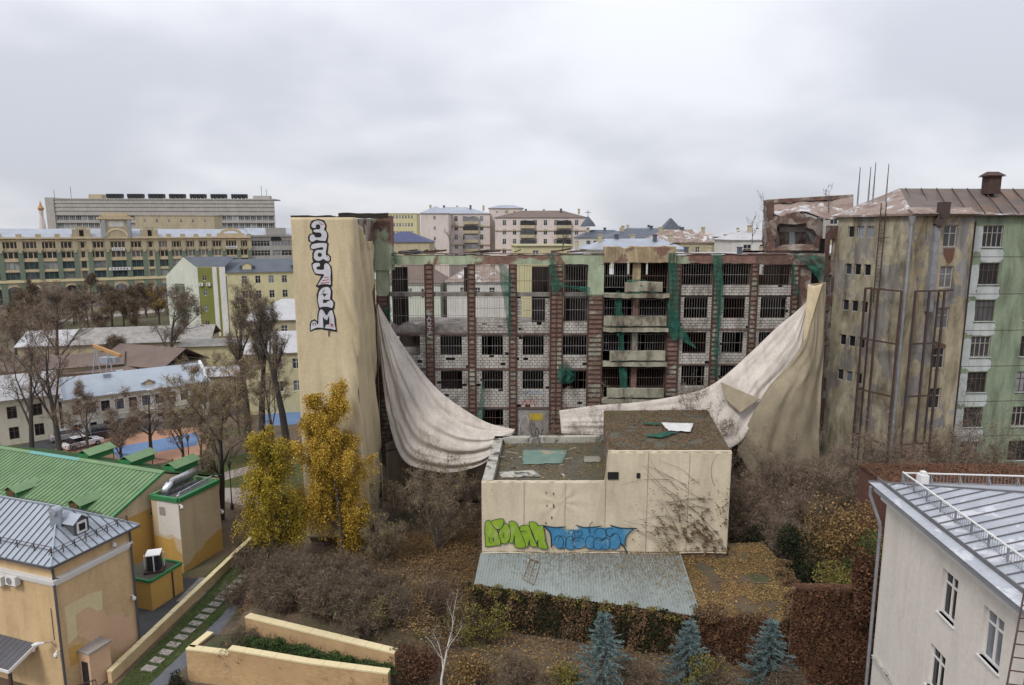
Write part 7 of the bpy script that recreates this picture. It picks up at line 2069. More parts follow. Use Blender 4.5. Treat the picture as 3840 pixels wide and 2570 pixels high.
for i, (u, k) in enumerate(cen):
    if k == 'n': continue
    w = 5.2 if k != 'w' or i <= 8 else 4.6
    mb = MB(); n_ = 12
    arc = [(u + w / 2 * math.cos(math.pi * j / n_), 5.0 + w / 2 * 0.95 * math.sin(math.pi * j / n_)) for j in range(n_ + 1)]
    mb.v = [tuple(DF.p(a, z, 0.03)) for a, z in arc] + [tuple(DF.p(u - w / 2, 0.6, 0.03)), tuple(DF.p(u + w / 2, 0.6, 0.03))]
    mb.f = [tuple(range(len(mb.v)))]; ar = mb.build('arched_window', 'glass_old', ds)
    if ar.data.polygons[0].normal.dot(DF.n) < 0: ar.data.flip_normals()
    mb = MB(); ribbon(mb, DF, arc, 0.7, 0.05); mb.build('arch_frame', 'cream_wall', ar)
    mb = MB(); DF.box(mb, u - w / 2, u + w / 2, 3.6, 4.0, 0.03, 0.10)
    for j in (-0.33, 0, 0.33): DF.box(mb, u + w * j * 0.75 - 0.12, u + w * j * 0.75 + 0.12, 0.6, 6.4, 0.035, 0.09)
    mb.build('glazing_bars', 'iron_dark', ar)
edges = [(cen[i][0] + cen[i + 1][0]) / 2 for i in range(len(cen) - 1)] + [uend - 0.6]
for i, u in enumerate(edges):
    mb = MB(); DF.box(mb, u - 0.8, u + 0.8, 9.5, 20.3, 0.0, 0.28); mb.build('pilaster', 'tile_green', ds)
    mb = MB(); DF.box(mb, u - 0.95, u + 0.95, 0, 8.4, 0.0, 0.28); mb.build('pilaster', 'tile_green', ds)
    mb = MB(); DF.box(mb, u - 0.9, u + 0.9, 20.31, 26.4, 0.0, 0.42); DF.box(mb, u - 0.5, u + 0.5, 19.4, 20.3, 0.29, 0.5); mb.build('pilaster_head', 'wall_buff', ds)
for (z0, z1, d) in ((8.5, 9.45, 0.45), (16.25, 17.0, 0.08), (12.45, 13.2, 0.08), (24.62, 25.2, 0.9), (23.7, 24.2, 0.35)):
    mb = MB(); DF.box(mb, 0, uend, z0, z1, 0.0, d); mb.build('cornice', 'cream_pale' if z0 < 9 else 'cream_wall', ds)
mb = MB(); mb.slab([DF.p(0, 25.2, 0.5), DF.p(uend, 25.2, 0.5), DF.p(uend, 28.4, -9), DF.p(0, 28.4, -9)], 0.3); mb.build('roof', 'roof_silver', ds)
mb = MB(); mb.slab([DF.p(0, 28.4, -9), DF.p(uend, 28.4, -9), DF.p(uend, 24, -20), DF.p(0, 24, -20)], 0.3); mb.build('roof', 'roof_silver', ds)
for x, w in ((317, 3.0), (571, 3.0)):
    u = du_(x); mb = MB(); DF.box(mb, u - w, u + w, 25.2, 28.2, -2.5, 0.5); DF.box(mb, u - w * 0.6, u + w * 0.6, 28.2, 29.2, -2.3, 0.3); q = mb.build('attic_dormer', 'wall_buff', ds)
    mb = MB(); DF.box(mb, u - 0.7, u + 0.7, 25.6, 27.9, 0.45, 0.56); mb.build('pane', 'dark_hole', q)
u = du_(449); mb = MB(); DF.box(mb, u - 5.2, u + 5.2, 25.2, 33.4, -5, 0.6); pm = mb.build('portal_gable', 'wall_buff', ds)
mb = MB(); DF.box(mb, u - 6.2, u + 6.2, 32.0, 32.8, -5, 1.2); DF.box(mb, u - 4.2, u + 4.2, 33.4, 34.4, -4, 0.4); mb.build('portal_cornice', 'cream_wall', ds)
mb = MB(); ribbon(mb, DF, [(u + 3.6 * math.cos(math.pi * j / 12), 25.4 + 2.9 * math.sin(math.pi * j / 12)) for j in range(13)], 0.7, 0.75); mb.build('portal_arch', 'cream_pale', ds)
mb = MB(); DF.box(mb, u - 2.6, u + 2.6, 29.2, 31.2, 0.61, 0.66); mb.build('portal_panel', 'wall_white', ds)
for s_ in (-1, 1):
    mb = MB(); DF.box(mb, u + s_ * 4.3 - 0.6, u + s_ * 4.3 + 0.6, 25.2, 31.8, 0.6, 1.1); mb.build('portal_pier', 'roof_silver', ds)
u = du_(873); mb = MB(); DF.box(mb, u - 5.5, u + 5.5, 25.2, 26.6, -1, 0.6); ribbon(mb, DF, [(u + 4 * math.cos(math.pi * j / 10), 26.0 + 2.2 * math.sin(math.pi * j / 10)) for j in range(11)], 1.2, 0.62); mb.build('segment_gable', 'cream_wall', ds)
# white banner signs over the entrances
for (x, z, w, h) in ((449, 20.0, 4.4, 1.1), (449, 12.3, 7.5, 1.1), (873, 20.2, 4.4, 1.1), (873, 12.6, 6.4, 0.9)):
    u = du_(x); mb = MB(); DF.box(mb, u - w / 2, u + w / 2, z, z + h, 0.45, 0.55); q = mb.build('sign_board', 'white_trim', ds)
    mb = MB()
    for k in range(6): DF.box(mb, u - w * 0.4 + k * w * 0.14, u - w * 0.4 + k * w * 0.14 + w * 0.07, z + h * 0.25, z + h * 0.75, 0.552, 0.57)
    mb.build('sign_lettering', 'slate_dark', q, kind='stuff')
# grey stone neighbour in line with it
gn = thing('grey_stone_block', DF.p(uend + 14, 0, -8), 'grey stone office block with arched top window beside the tower', 'building')
hg2 = []
for x, w, nn in ((983, 8.0, 6), (1042, 3.6, 3), (1085, 6.0, 4)):
    for z in (21.0, 16.8, 12.6, 8.4): hg2.append((du_(x) - w / 2, du_(x) + w / 2, z, z + 2.5, nn))
mb = MB(); wall(mb, DF, uend, uend + 40, 0, 25.2, [h[:4] for h in hg2 if h[1] < uend + 40], 0.4, -0.5); mb.build('front_wall', 'wall_grey', gn)
for h in hg2:
    window(DF, *h[:4], gn, 'wall_grey', 'glass_old', h[4], (0.6,), 0.2, -0.7)
mb = MB(); DF.box(mb, uend, uend + 40, 25.2, 25.9, -1, 0.2); mb.build('cornice', 'wall_grey', gn)
mb = MB(); mb.slab([DF.p(uend, 25.9, -0.5), DF.p(uend + 40, 25.9, -0.5), DF.p(uend + 40, 29, -10), DF.p(uend, 29, -10)], 0.3); mb.build('roof', 'roof_silver', gn)
u = du_(1042); mb = MB(); DF.box(mb, u - 4.2, u + 4.2, 25.9, 29.0, -2, 0.3); mb.build('attic', 'wall_grey', gn)
mb = MB(); arc = [(u + 2.4 * math.cos(math.pi * j / 10), 23.4 + 2.4 * math.sin(math.pi * j / 10)) for j in range(11)]; mb.v = [tuple(DF.p(a, z, -0.4)) for a, z in arc]; mb.f = [tuple(range(11))]; mb.build('arched_window', 'glass_old', gn)
# ---- modernist slab with roof plant
sb = thing('concrete_slab_block', (-230, 440, 0), 'long grey concrete slab block with ribbon windows and black roof units', 'building')
SF = Face((-284, 425), (-147.5, 432))
zt_ = 46.8
mb = MB(); wall(mb, SF, 0, SF.len, 0, zt_, [(5, SF.len - 0.8, z, z + 3.0) for z in (20.4, 25.0, 29.6, 34.2)], 0.8); mb.build('front_wall', 'wall_grey', sb)
M('slab_light', (0.42, 0.40, 0.37), (0.38, 0.36, 0.335), 0.2, 0.9, 0.1, streak=0.3)
for z in (23.6, 28.2, 32.8, 37.4, 40.0, 42.4, 44.6):
    mb = MB(); SF.box(mb, 4.5, SF.len, z, z + 1.0, 0.0, 0.35); mb.build('floor_band', 'slab_light', sb)
for z in (20.4, 25.0, 29.6, 34.2):
    for k in range(36):
        w_ = (SF.len - 5.8) / 36; window(SF, 5 + k * w_ + 0.05, 5 + (k + 1) * w_ - 0.05, z, z + 3.0, sb, 'slab_light', 'glass_blue' if (k * 7 + int(z)) % 5 else 'glass_old', 3, (0.3,), 0.22, -0.5)
mb = MB(); SF.box(mb, -0.5, 4.5, 0, zt_ + 1.2, -14, 0.8); mb.build('end_tower', 'slab_light', sb)
mb = MB(); SF.box(mb, 4.5, SF.len, zt_, zt_ + 0.7, -14, 0.4); mb.build('roof', 'slab_light', sb)
mb = MB(); SF.box(mb, 23, 31, zt_ + 0.7, zt_ + 3.4, -9, -4); mb.build('penthouse', 'wall_buff', sb)
mb = MB(); SF.box(mb, SF.len - 14, SF.len - 4, zt_ + 0.7, zt_ + 2.8, -9, -4); mb.build('penthouse', 'slab_light', sb)
for k in range(7):
    u = 34 + k * 12.6
    for j in range(4):
        mb = MB(); SF.box(mb, u + j * 2.4, u + j * 2.4 + 2.1, zt_ + 1.4, zt_ + 3.7, -6, -3); q = mb.build('cooling_unit', 'black_unit', sb)
        mb = MB(); SF.box(mb, u + j * 2.4 + 0.2, u + j * 2.4 + 0.4, zt_ + 0.7, zt_ + 1.4, -5.8, -3.2); SF.box(mb, u + j * 2.4 + 1.7, u + j * 2.4 + 1.9, zt_ + 0.7, zt_ + 1.4, -5.8, -3.2); mb.build('unit_legs', 'slab_light', q)
for u, h in ((2, 6), (12, 8), (SF.len - 9, 9), (SF.len - 6, 7)):
    mb = MB(); mb.tube([SF.p(u, zt_ + 0.5, -5), SF.p(u, zt_ + h, -5)], 0.14, 5); mb.build('antenna', 'slate_dark', sb)
house('flat_ochre_block', 'blank ochre firewall block between the slab and the ornate block', (-181, 333), (-146, 340), 18, 35.0, 1, 6, 'wall_buff', 'roof_brown', 'flat', 1, (0.9, 1.4), zfirst=31.8)
bt = thing('church_spire', (-293, 400, 0), 'small copper-topped church spire above the roofs at the left', 'spire')
q = U(162, 866, 380); mb = MB(); mb.tube([(q.x, q.y, 20), (q.x, q.y, 30), (q.x, q.y, 36), (q.x, q.y, 39)], [2.2, 1.6, 0.9, 1.1], 8); mb.build('drum', 'wall_pink', bt)
mb = MB(); mb.tube([(q.x, q.y, 39), (q.x, q.y, 40), (q.x, q.y, 41.5), (q.x, q.y, 44)], [1.3, 1.6, 0.7, 0.08], 10); mb.build('dome', 'boom_orange', bt)
# ---- pink apartment house behind the ruin
pk = [('wall_pink', -32.5, 250, -8, 252, 18, 36.7, 5, 7, 'roof_silver', 'left wing of the pink apartment house with silver roof'),
      ('wall_pink', -6, 246, 26, 243, 18, 35.2, 5, 8, 'roof_brown', 'right wing of the pink apartment house with brown roof')]
for (wm, x0, y0, x1, y1, dp, zt, rw, cl, rm, lab) in pk:
    t, F = house('apartment_house', lab, (x0, y0), (x1, y1), dp, zt - 3.2, rw, cl, wm, rm, 'hip', 2.6, (1.3, 1.9), dz=3.3, scols=3, chim=5, group='pink apartment wings')
    for z in (zt - 7.7, zt - 14.3):
        mb = MB(); F.box(mb, 0, F.len, z, z + 0.35, 0, 0.3); mb.build('string_course', 'wall_buff', t)
    for u in ((F.len * 0.72,) if x0 < -20 else (F.len * 0.36, F.len * 0.76)):
        for k in range(4):
            z = zt - 4.2 - 3.3 * k - 2.6
            mb = MB(); F.box(mb, u - 2.6, u + 2.6, z, z + 1.1, 0.2, 1.3); q = mb.build('balcony', 'wall_buff', t)
            mb = MB(); F.box(mb, u - 2.5, u + 2.5, z + 1.1, z + 2.7, 0.3, 1.2); mb.build('balcony_glazing', 'glass_old', q)
lt_, LF_ = house('apartment_stair_head', 'pink stair tower rising above the pink apartment roofs', (-8.5, 256), (4, 256), 8, 35.6, 1, 3, 'wall_pink', 'roof_silver', 'hip', 1.2, (0.8, 0.8), z0=20, zfirst=34.0)
house('blank_pink_gable', 'blank pink firewall at the left end of the apartment house', (-31.6, 240), (-22.0, 240), 12, 33.3, 4, 1, 'wall_pink', 'roof_silver', 'hip', 2.6, (0.8, 1.2), dz=3.6)
# ---- roofscape right of it and what shows through the upper floors
house('mint_house', 'mint green house with silver roof and round gable window', (15, 128), (33, 131), 8, 23.6, 2, 5, 'wall_mint', 'roof_silver', 'hip', 2.0, (1.1, 2.0), z0=8, chim=5, dz=4)
house('white_attic_house', 'white house with big attic windows and rusty roof before the far roofs', (44, 138), (60, 138), 12, 25.3, 2, 4, 'wall_white', 'roof_white', 'hip', 2.2, (1.6, 2.3), z0=8, chim=2, dz=4.5)
house('white_tin_house', 'long white house with shining white tin roof behind the parapet', (24, 118), (52, 121), 8, 21.8, 2, 10, 'wall_white', 'roof_white', 'hip', 1.5, (1.0, 1.4), z0=8, dz=3.5, chim=6)
house('slate_mansard_house', 'house with dark slate mansard and roof tower behind the white houses', (24, 172), (48, 174), 14, 25.4, 2, 7, 'wall_mint', 'roof_slate', 'hip', 2.4, (1.2, 1.8), z0=10, chim=3, dz=4)
house('mansard_tower', 'slate-capped roof tower above the roofscape', (37.0, 168), (40.6, 168), 3.6, 27.6, 1, 1, 'wall_white', 'roof_slate', 'hip', 2.6, (1, 1.6), z0=15, hip=1.2)
house('rusty_roof_house', 'cream house with patched rusty roof in the roofscape', (30, 150), (46, 151), 10, 24.6, 1, 5, 'wall_buff', 'roof_rust_pale', 'hip', 2.8, (1, 1.6), z0=10, chim=3)
house('far_grey_house', 'distant low grey house with pale roof near the right ruin', (62, 205), (92, 205), 14, 25.5, 2, 8, 'wall_grey', 'roof_white', 'hip', 2, (1.2, 1.6), z0=8, dz=4)
house('stone_gable_house', 'ornate grey stone house with arched top window left of the ruined gable', (81, 190), (95, 189), 14, 32.5, 4, 3, 'wall_grey', 'roof_slate', 'flat', 1, (2.0, 2.6), z0=5, dz=4.6)
house('far_cream_house', 'distant cream office with flat roof right of the tower head', (-58, 320), (-44, 320), 12, 35.5, 4, 8, 'wall_lemon', 'roof_slate', 'flat', 1, (0.8, 1.6), z0=5, dz=3.6)
house('navy_roof_hall', 'low hall with navy blue roof behind the tower head', (-40, 200), (-24, 200), 14, 24.0, 0, 0, 'wall_buff', 'roof_navy', 'hip', 3, z0=8)
house('grey_classical_house', 'grey classical house just right of the tower head', (-53, 240), (-45, 241), 12, 31.5, 4, 3, 'wall_grey', 'roof_slate', 'flat', 1, (1.2, 2.2), z0=5, dz=4.2)
house('courtyard_house', 'white courtyard house with brown roof seen through the empty top floor', (-10.8, 113), (-0.6, 113), 9, 18.7, 1, 3, 'wall_white', 'roof_rust_pale', 'hip', 2.8, (1.0, 1.4), z0=6, dz=4)
house('cream_courtyard_house', 'cream courtyard house seen through the ruin beside the green net', (0.9, 112), (9.8, 113), 9, 24.8, 3, 2, 'wall_lemon', 'roof_silver', 'flat', 1, (1.0, 1.9), z0=6, dz=4)
house('mossy_courtyard_house', 'pale courtyard wall with dark window seen through the first bay', (-22.5, 115), (-12, 114), 9, 18.4, 1, 3, 'wall_mint', 'roof_brown', 'hip', 3.4, (1.0, 1.6), z0=6, dz=4)
mb = MB(); mb.tube([U(2205, 850, 210), U(2205, 836, 210), U(2205, 812, 210)], [2.4, 1.8, 0.15], 8); sp = mb.build('chapel_spire', 'roof_slate', None, label='small slate chapel spire with cross beside the pink house', cat='spire')
mb = MB(); a = U(2205, 812, 210); mb.bar(a, a + UP * 1.9, 0.16); mb.bar(a + UP * 1.2 - Vector((0.9, 0, 0)), a + UP * 1.2 + Vector((0.9, 0, 0)), 0.16); mb.build('cross', 'slate_dark', sp)
for k, (x0, Y, w, zt, wm, rm, lab) in enumerate(((13, 150, 9, 24.2, 'wall_mint', 'roof_silver', 'small mint house left of the slate mansard'), (20, 205, 16, 27.5, 'wall_white', 'roof_slate', 'white house with slate roof beyond the mint house'), (50, 165, 12, 25.6, 'wall_white', 'roof_silver', 'white house with silver roof right of the mansard tower'), (58, 182, 16, 26.4, 'wall_buff', 'roof_brown', 'buff house with brown roof towards the ruined gable'), (66, 160, 14, 24.2, 'wall_white', 'roof_white', 'low white house before the stone gable house'), (34, 225, 22, 28.5, 'wall_mint', 'roof_silver', 'pale house with ridge turret on the skyline'), (10, 112, 10, 21.5, 'wall_white', 'roof_white', 'white tin-roofed house close behind the parapet'), (72, 230, 22, 27.6, 'wall_white', 'roof_silver', 'pale office far right on the skyline'))):
    house('roofscape_house', lab, (x0, Y), (x0 + w, Y + 1), 10, zt - 2.2, 1, max(3, int(w / 2.4)), wm, rm, 'hip', 2.2, (1.0, 1.6), z0=8, chim=3, group='houses of the roofscape')
# far skyline
for k in range(26):
    x = -20 + k * 155 + 60 * nz(k * 2.3, 1); Y = 520 + 320 * random.random()
    c = U(x, 872, Y); w = 26 + 34 * random.random(); h = CAM_H + Y * random.uniform(-0.012, 0.004)
    mb = MB(); mb.box((c.x, Y, h / 2), (w, 20, h)); mb.box((c.x + w * 0.2, Y, h + 0.8), (w * 0.25, 10, 1.8))
    mb.build('distant_block', random.choice(['wall_grey', 'wall_buff', 'wall_white', 'wall_pink']), None, label='plain low block far off along the skyline', cat='building', group='blocks on the far skyline')

# ------------------------------------------------------------------ trees and shrubs
def P0(x, y, z=0.0):
    for _ in range(6):
        g = G(x, y, z); z = gz(g.x, g.y)
    return (g.x, g.y, z)
# the two golden birches before the tower
def birch(base, h, w, mat, label, seed, n):
    r = np.random.default_rng(seed)
    t = thing('birch_tree', base, label, 'tree')
    sk = skeleton(base, h * 0.97, 0.17, seed, first=0.05, counts=(30, 6, 4), ratio=(w / h * 0.78, 0.5, 0.5), up=0.28, spread=0.85, wob=0.05, rmin=0.008)
    v, f = tubes(*sk[0], sides=7); mesh_obj('trunk', v, f, 'bark_grey', t, True)
    cr = mesh_obj('crown', *join(*[tubes(*lv, sides=3) for lv in sk[1:]]), 'bark_brown', t)
    # leaf strings hanging from the branches, dense near their ends
    src = np.concatenate([lv[0].reshape(-1, 3) for lv in sk[1:3]] + [sk[3][0][:, 2:].reshape(-1, 3)])
    m_ = n // 12
    st = src[r.integers(0, len(src), m_)] + r.normal(size=(m_, 3)) * 0.16
    q = np.clip((st[:, 2] - base[2]) / h, 0, 1)
    L = (0.4 + 1.7 * r.random(m_) ** 1.5) * (0.45 + 0.8 * (1 - q))
    k = np.arange(12) / 11.0
    dx = r.normal(size=(m_, 2)) * 0.18
    pts = st[:, None, :] + np.stack([0.09 * r.normal(size=(m_, 12)) + dx[:, :1] * k, 0.09 * r.normal(size=(m_, 12)) + dx[:, 1:] * k, -L[:, None] * k + 0.05 * r.normal(size=(m_, 12))], axis=-1)
    pts = pts.reshape(-1, 3); pts = pts[(pts[:, 2] > base[2] + 0.5) & (pts[:, 1] < TY0 - 0.15)]
    mesh_obj('foliage', *leaves(pts, 0.085 + 0.075 * r.random(len(pts)), 0, seed, 0.65), mat, cr, kind='stuff')
birch((-18.9, 51.4, 0), 11.0, 4.5, 'leaf_gold', 'shorter golden birch in front of the tower corner', 41, 50000)
birch((-14.2, 53.4, 0), 15.2, 5.2, 'leaf_amber', 'taller amber birch against the beige tower', 42, 105000)
# bare trees on the left
TW = dict(counts=(8, 7, 5, 4), rmin=0.016, spray=4200, smat='twig_flake', slen=0.5)
tree('bare_tree', P0(831, 1948), 12.5, 'forked tree with olive-brown haze of leaves beside the flat-topped block', seed=51, r0=0.30, bark='bark_dark', leaf='leaf_olive', nleaf=7500, lsize=0.13, twig='twig_tan', first=0.22, lean=(0.14, 0.0), spread=1.0, **{**TW, 'spray': 9000, 'smat': 'twig_flake'})
tree('bare_tree', P0(568, 1716), 8.5, 'drooping bare tree standing before the blue court', seed=52, r0=0.24, bark='bark_brown', leaf='leaf_brown', nleaf=2200, lsize=0.13, twig='twig_purple', first=0.25, up=0.05, spread=1.1, **TW)
tree('bare_tree', P0(225, 1690), 18.0, 'tall bare tree before the cream house roofs at the left', seed=53, r0=0.36, bark='bark_dark', twig='twig_purple', first=0.25, lean=(-0.04, 0), leaf='leaf_brown', nleaf=1500, lsize=0.14, **TW)
tree('bare_tree', P0(120, 1700), 17.0, 'leaning bare tree crossing the one at the left', seed=54, r0=0.30, bark='bark_dark', twig='twig_purple', first=0.2, lean=(0.05, 0), **TW)
tree('bare_tree', P0(10, 1730), 17.0, 'bare tree cut by the left edge of the picture', seed=55, r0=0.3, bark='bark_dark', twig='twig_purple', first=0.25, **TW)
tree('bare_tree', P0(640, 1420), 15.0, 'spreading bare tree behind the long cream house', seed=56, r0=0.4, bark='bark_dark', twig='twig_purple', first=0.28, counts=(9, 7, 5, 3), rmin=0.03, spray=5000, smat='twig_dark', slen=0.9)
for k, (x, y, h, ln, lab) in enumerate(((935, 1690, 22, 0.0, 'first of three tall pollarded poplars left of the tower'), (985, 1700, 20, 0.03, 'middle one of three tall pollarded poplars left of the tower'), (1085, 1720, 20, 0.02, 'poplar trunk nearest the tower edge'))):
    tree('poplar_tree', P0(x, y), h, lab, seed=60 + k, r0=0.5, bark='bark_dark', twig='twig_tan', first=0.55, counts=(9, 7, 5, 3), ratio=(0.34, 0.55, 0.5, 0.5), up=0.7, spread=0.62, lean=(ln, 0), leaf='leaf_olive', nleaf=900, lsize=0.15, group='poplars left of the tower', rmin=0.018, spray=4200, slen=0.6)
tree('bare_tree', P0(770, 1640), 9.0, 'hazy brown tree between court and poplars', seed=66, r0=0.2, bark='bark_brown', leaf='leaf_olive', nleaf=2600, lsize=0.13, twig='twig_tan', first=0.25, **TW)
# park on the square
for k, (x, y, Y, h, mt, nl, lab) in enumerate(((330, 1180, 215, 15, 'leaf_dark', 1500, 'dark conifer-like tree before the arched windows'), (90, 1190, 190, 13, 'leaf_brown', 1600, 'brown tree at the left before the commercial block'), (580, 1170, 200, 9, 'leaf_amber', 1800, 'rust-orange tree beside the white gabled block'),
        (470, 1180, 205, 10, 'leaf_brown', 1500, 'dull brown tree left of the rust-orange one'), (400, 1190, 196, 9, 'leaf_brown', 1500, 'brown park tree right of the dark conifer'), (255, 1190, 200, 9, 'leaf_brown', 1300, 'small brown park tree left of the dark conifer'), (530, 1130, 226, 9, 'leaf_brown', 900, 'far brown tree by the portal'), (20, 1240, 150, 9, 'leaf_olive', 2200, 'yellow-green tree at the left edge of the park'), (160, 1270, 150, 9, 'leaf_brown', 1300, 'bare brownish tree behind the sheds at the left'), (395, 1300, 128, 6, 'leaf_brown', 800, 'small bare tree among the sheds'))):
    g = G(x, 872 + (872 * 0 + 27 * 2560 / Y * 1.0), 0); b0 = U(x, 1000, Y)
    tree('park_tree', (b0.x, Y, 0), h, lab, seed=70 + k, r0=0.3, bark='bark_dark', leaf=mt, nleaf=nl * 2, lsize=0.26, spray=3500, smat='twig_dark', slen=1.0, twig='twig_purple', first=0.2, counts=(8, 6, 4), rmin=0.03, group='trees in the park')
for k in range(14):
    x = 40 + 45 * k; Y = 175 + 50 * ((k * 5) % 7) / 7; b0 = U(x, 1000, Y)
    tree('park_tree', (b0.x, Y, 0), 8 + 3 * ((k * 3) % 5) / 5, 'bare brown tree in the crowd of park trees before the ornate block', seed=330 + k, r0=0.25, bark='bark_dark', leaf='leaf_brown', nleaf=900, lsize=0.26, twig='twig_purple', first=0.15, counts=(8, 6, 4), rmin=0.03, spray=4200, smat='twig_dark', slen=1.0, group='crowd of bare park trees')
# fan-shaped bare shrubs and thickets near the walls
SH = dict(counts=(5, 5, 4), ratio=(0.5, 0.5, 0.5), up=0.5, spread=0.7, first=0.15, rmin=0.008)
def shrub(x, y, h, label, seed, stems=9, bark='bark_grey', twig='twig_tan', leaf=None, nleaf=0, ls=0.12, z=None, Y=None, spray=2600, **k):
    b0 = U(x, 1000, Y) if Y else Vector(P0(x, y))
    if Y: b0.z = z if z is not None else 0
    kk = dict(SH); kk.update(k)
    return tree('shrub', tuple(b0), h, label, 'shrub', seed, 0.05, bark, leaf, nleaf, ls, twig=twig, stems=stems, spray=spray, smat='twig_dark' if twig == 'twig_purple' else 'twig_flake', slen=0.42, **kk)
tree('bare_tree', P0(214, 1425), 17.0, 'thick bare tree behind the worn cream roof', seed=57, r0=0.42, bark='bark_dark', twig='twig_purple', first=0.22, **{**TW, 'slen': 0.8})
tree('bare_tree', P0(1030, 1700), 13.0, 'thin bare tree between the poplars and the tower', seed=58, r0=0.2, bark='bark_brown', twig='twig_tan', first=0.2, leaf='leaf_olive', nleaf=1500, lsize=0.14, **TW)
for k, (x, y, h, lab) in enumerate(((330, 1705, 8, 'bare tree before the white parked car'), (455, 1752, 7, 'low bare tree by the fence left of the drooping one'), (690, 1745, 8, 'bare hazy tree at the near court corner'), (60, 1600, 13, 'bare tree before the worn cream house at the far left'), (900, 1650, 10, 'hazy tree left of the first poplar'), (760, 1760, 7, 'small bare tree by the lantern post'))):
    tree('bare_tree', P0(x, y), h, lab, seed=310 + k, r0=0.18, bark='bark_brown', twig='twig_tan' if k % 2 else 'twig_purple', first=0.2, leaf='leaf_olive' if k > 1 else 'leaf_brown', nleaf=1400, lsize=0.13, **TW)
shrub(1640, 2070, 8.0, 'big fan of bare stems left of the cream low building', 81, 16, leaf='leaf_olive', nleaf=2600, spray=5000, spread=0.8)
shrub(1500, 2000, 6.0, 'bare leaning saplings at the foot of the tower', 82, 8, leaf='leaf_olive', nleaf=1400)
shrub(1440, 2120, 4.0, 'olive shrub at the right foot of the amber birch', 83, 9, leaf='leaf_olive', nleaf=1800)
shrub(1700, 1950, 5.0, 'brown shrub against the left end of the low building', 84, 9, leaf='leaf_brown', nleaf=900)
shrub(1560, 1900, 5.0, 'thin grey shrub below the white tarpaulin', 85, 9, leaf='leaf_olive', nleaf=700)
for k in range(24):
    x, y = 900 + 600 * (k % 8 + 0.9 * random.random()) / 8, 2150 + 54 * (k // 8) + 22 * random.random() + 0.24 * (x - 900 if k else 0)
    shrub(x, y, 1.9 + 0.9 * random.random(), 'dense dark-brown thorny bush on the bank behind the terrace walls', 100 + k, 16, 'twig_purple', 'twig_purple', 'leaf_brown', 420, 0.09, counts=(6, 6, 4), spread=0.9, up=0.2, spray=3600)['group'] = 'thorny bushes on the bank'
for k, (x, y, mt, lab) in enumerate(((1300, 2330, 'leaf_green', 'green bush at the right end of the thorny bank'), (1420, 2350, 'leaf_olive', 'olive bush above the end of the upper terrace wall'), (1050, 2240, 'leaf_russet', 'russet-leaved bush amid the thorny bank'), (1500, 2260, 'leaf_litter', 'tan-leaved bush on the bank left of the lean-to'), (1240, 2170, 'leaf_olive', 'olive bush below the amber birch'), (1640, 2300, 'leaf_russet', 'russet bush between terrace and lean-to'))):
    b0 = Vector(P0(x, y)); t = shrub(x, y, 1.9, lab, 300 + k, 14, 'twig_purple', 'twig_purple', mt, 2600, 0.10, counts=(6, 6, 4), spread=0.9, up=0.2)
# in front of the ruin and the right block
shrub(2620, 0, 13.5, 'slender sapling with reddish twigs before the ruin', 121, 2, 'bark_dark', 'twig_purple', 'leaf_brown', 500, 0.12, Y=61.5, counts=(10, 5, 4), first=0.3)
shrub(2575, 0, 12.0, 'thin dark sapling just left of the reddish one', 122, 2, 'bark_dark', 'twig_purple', 'leaf_brown', 300, 0.12, Y=62, counts=(9, 5, 4), first=0.3)
shrub(2470, 0, 10.4, 'sapling crowned with pale tan leaves before the balconies', 123, 5, 'bark_dark', 'twig_tan', 'leaf_tan', 2400, 0.17, Y=62, first=0.55)
shrub(2190, 0, 11.5, 'grey bare sapling before the wide pier', 124, 6, 'bark_grey', 'twig_tan', None, 0, Y=60.5, first=0.4)
shrub(2290, 0, 10.5, 'twiggy bare sapling before the left balconies', 125, 6, 'bark_grey', 'twig_purple', None, 0, Y=62.5, first=0.4)
lab_r = ['brown bare bush beside the low building, nearest its corner', 'brown bush right of the khaki tarpaulin', 'grey tangled bush below the steel frame', 'brown bush below the yellow block corner', 'tall grey bush before the yellow front wall', 'grey twiggy bush before the green wing', 'bare bush before the green wing at the right edge', 'wide brown bush behind the low building', 'brown bush in the gap right of the low building', 'dull brown bush behind the russet one']
for k, (x, Y, h, st) in enumerate(((2800, 55, 5.5, 14), (2960, 59, 6.5, 14), (3120, 57, 7.0, 14), (3290, 57, 6.5, 14), (3480, 58, 8.5, 10), (3620, 60, 9.5, 9), (3760, 59, 9.0, 9), (2880, 62, 5.5, 12), (2830, 51, 5.0, 12), (3180, 53, 6.0, 12))):
    shrub(x, 0, h, lab_r[k], 130 + k, st, 'bark_grey' if k % 3 else 'bark_brown', 'twig_tan' if k in (2, 4, 5) else 'twig_purple', 'leaf_litter', 1300, 0.12, Y=Y, counts=(7, 6, 4), spread=0.85, spray=9000)
for k, (x, Y, h) in enumerate(((2790, 59, 5), (2900, 57, 5.5), (3030, 55, 5.5), (3060, 61, 6.5), (3200, 60, 7), (3380, 60, 7.5), (3000, 51, 5), (2900, 53.5, 5))):
    shrub(x, 0, h, 'grey-brown bare bush filling the thicket between low building and yellow block', 240 + k, 14, 'bark_brown', 'twig_tan', 'leaf_litter', 900, 0.12, Y=Y, counts=(7, 6, 4), spread=0.95, spray=9000)['group'] = 'bare bushes of the thicket'
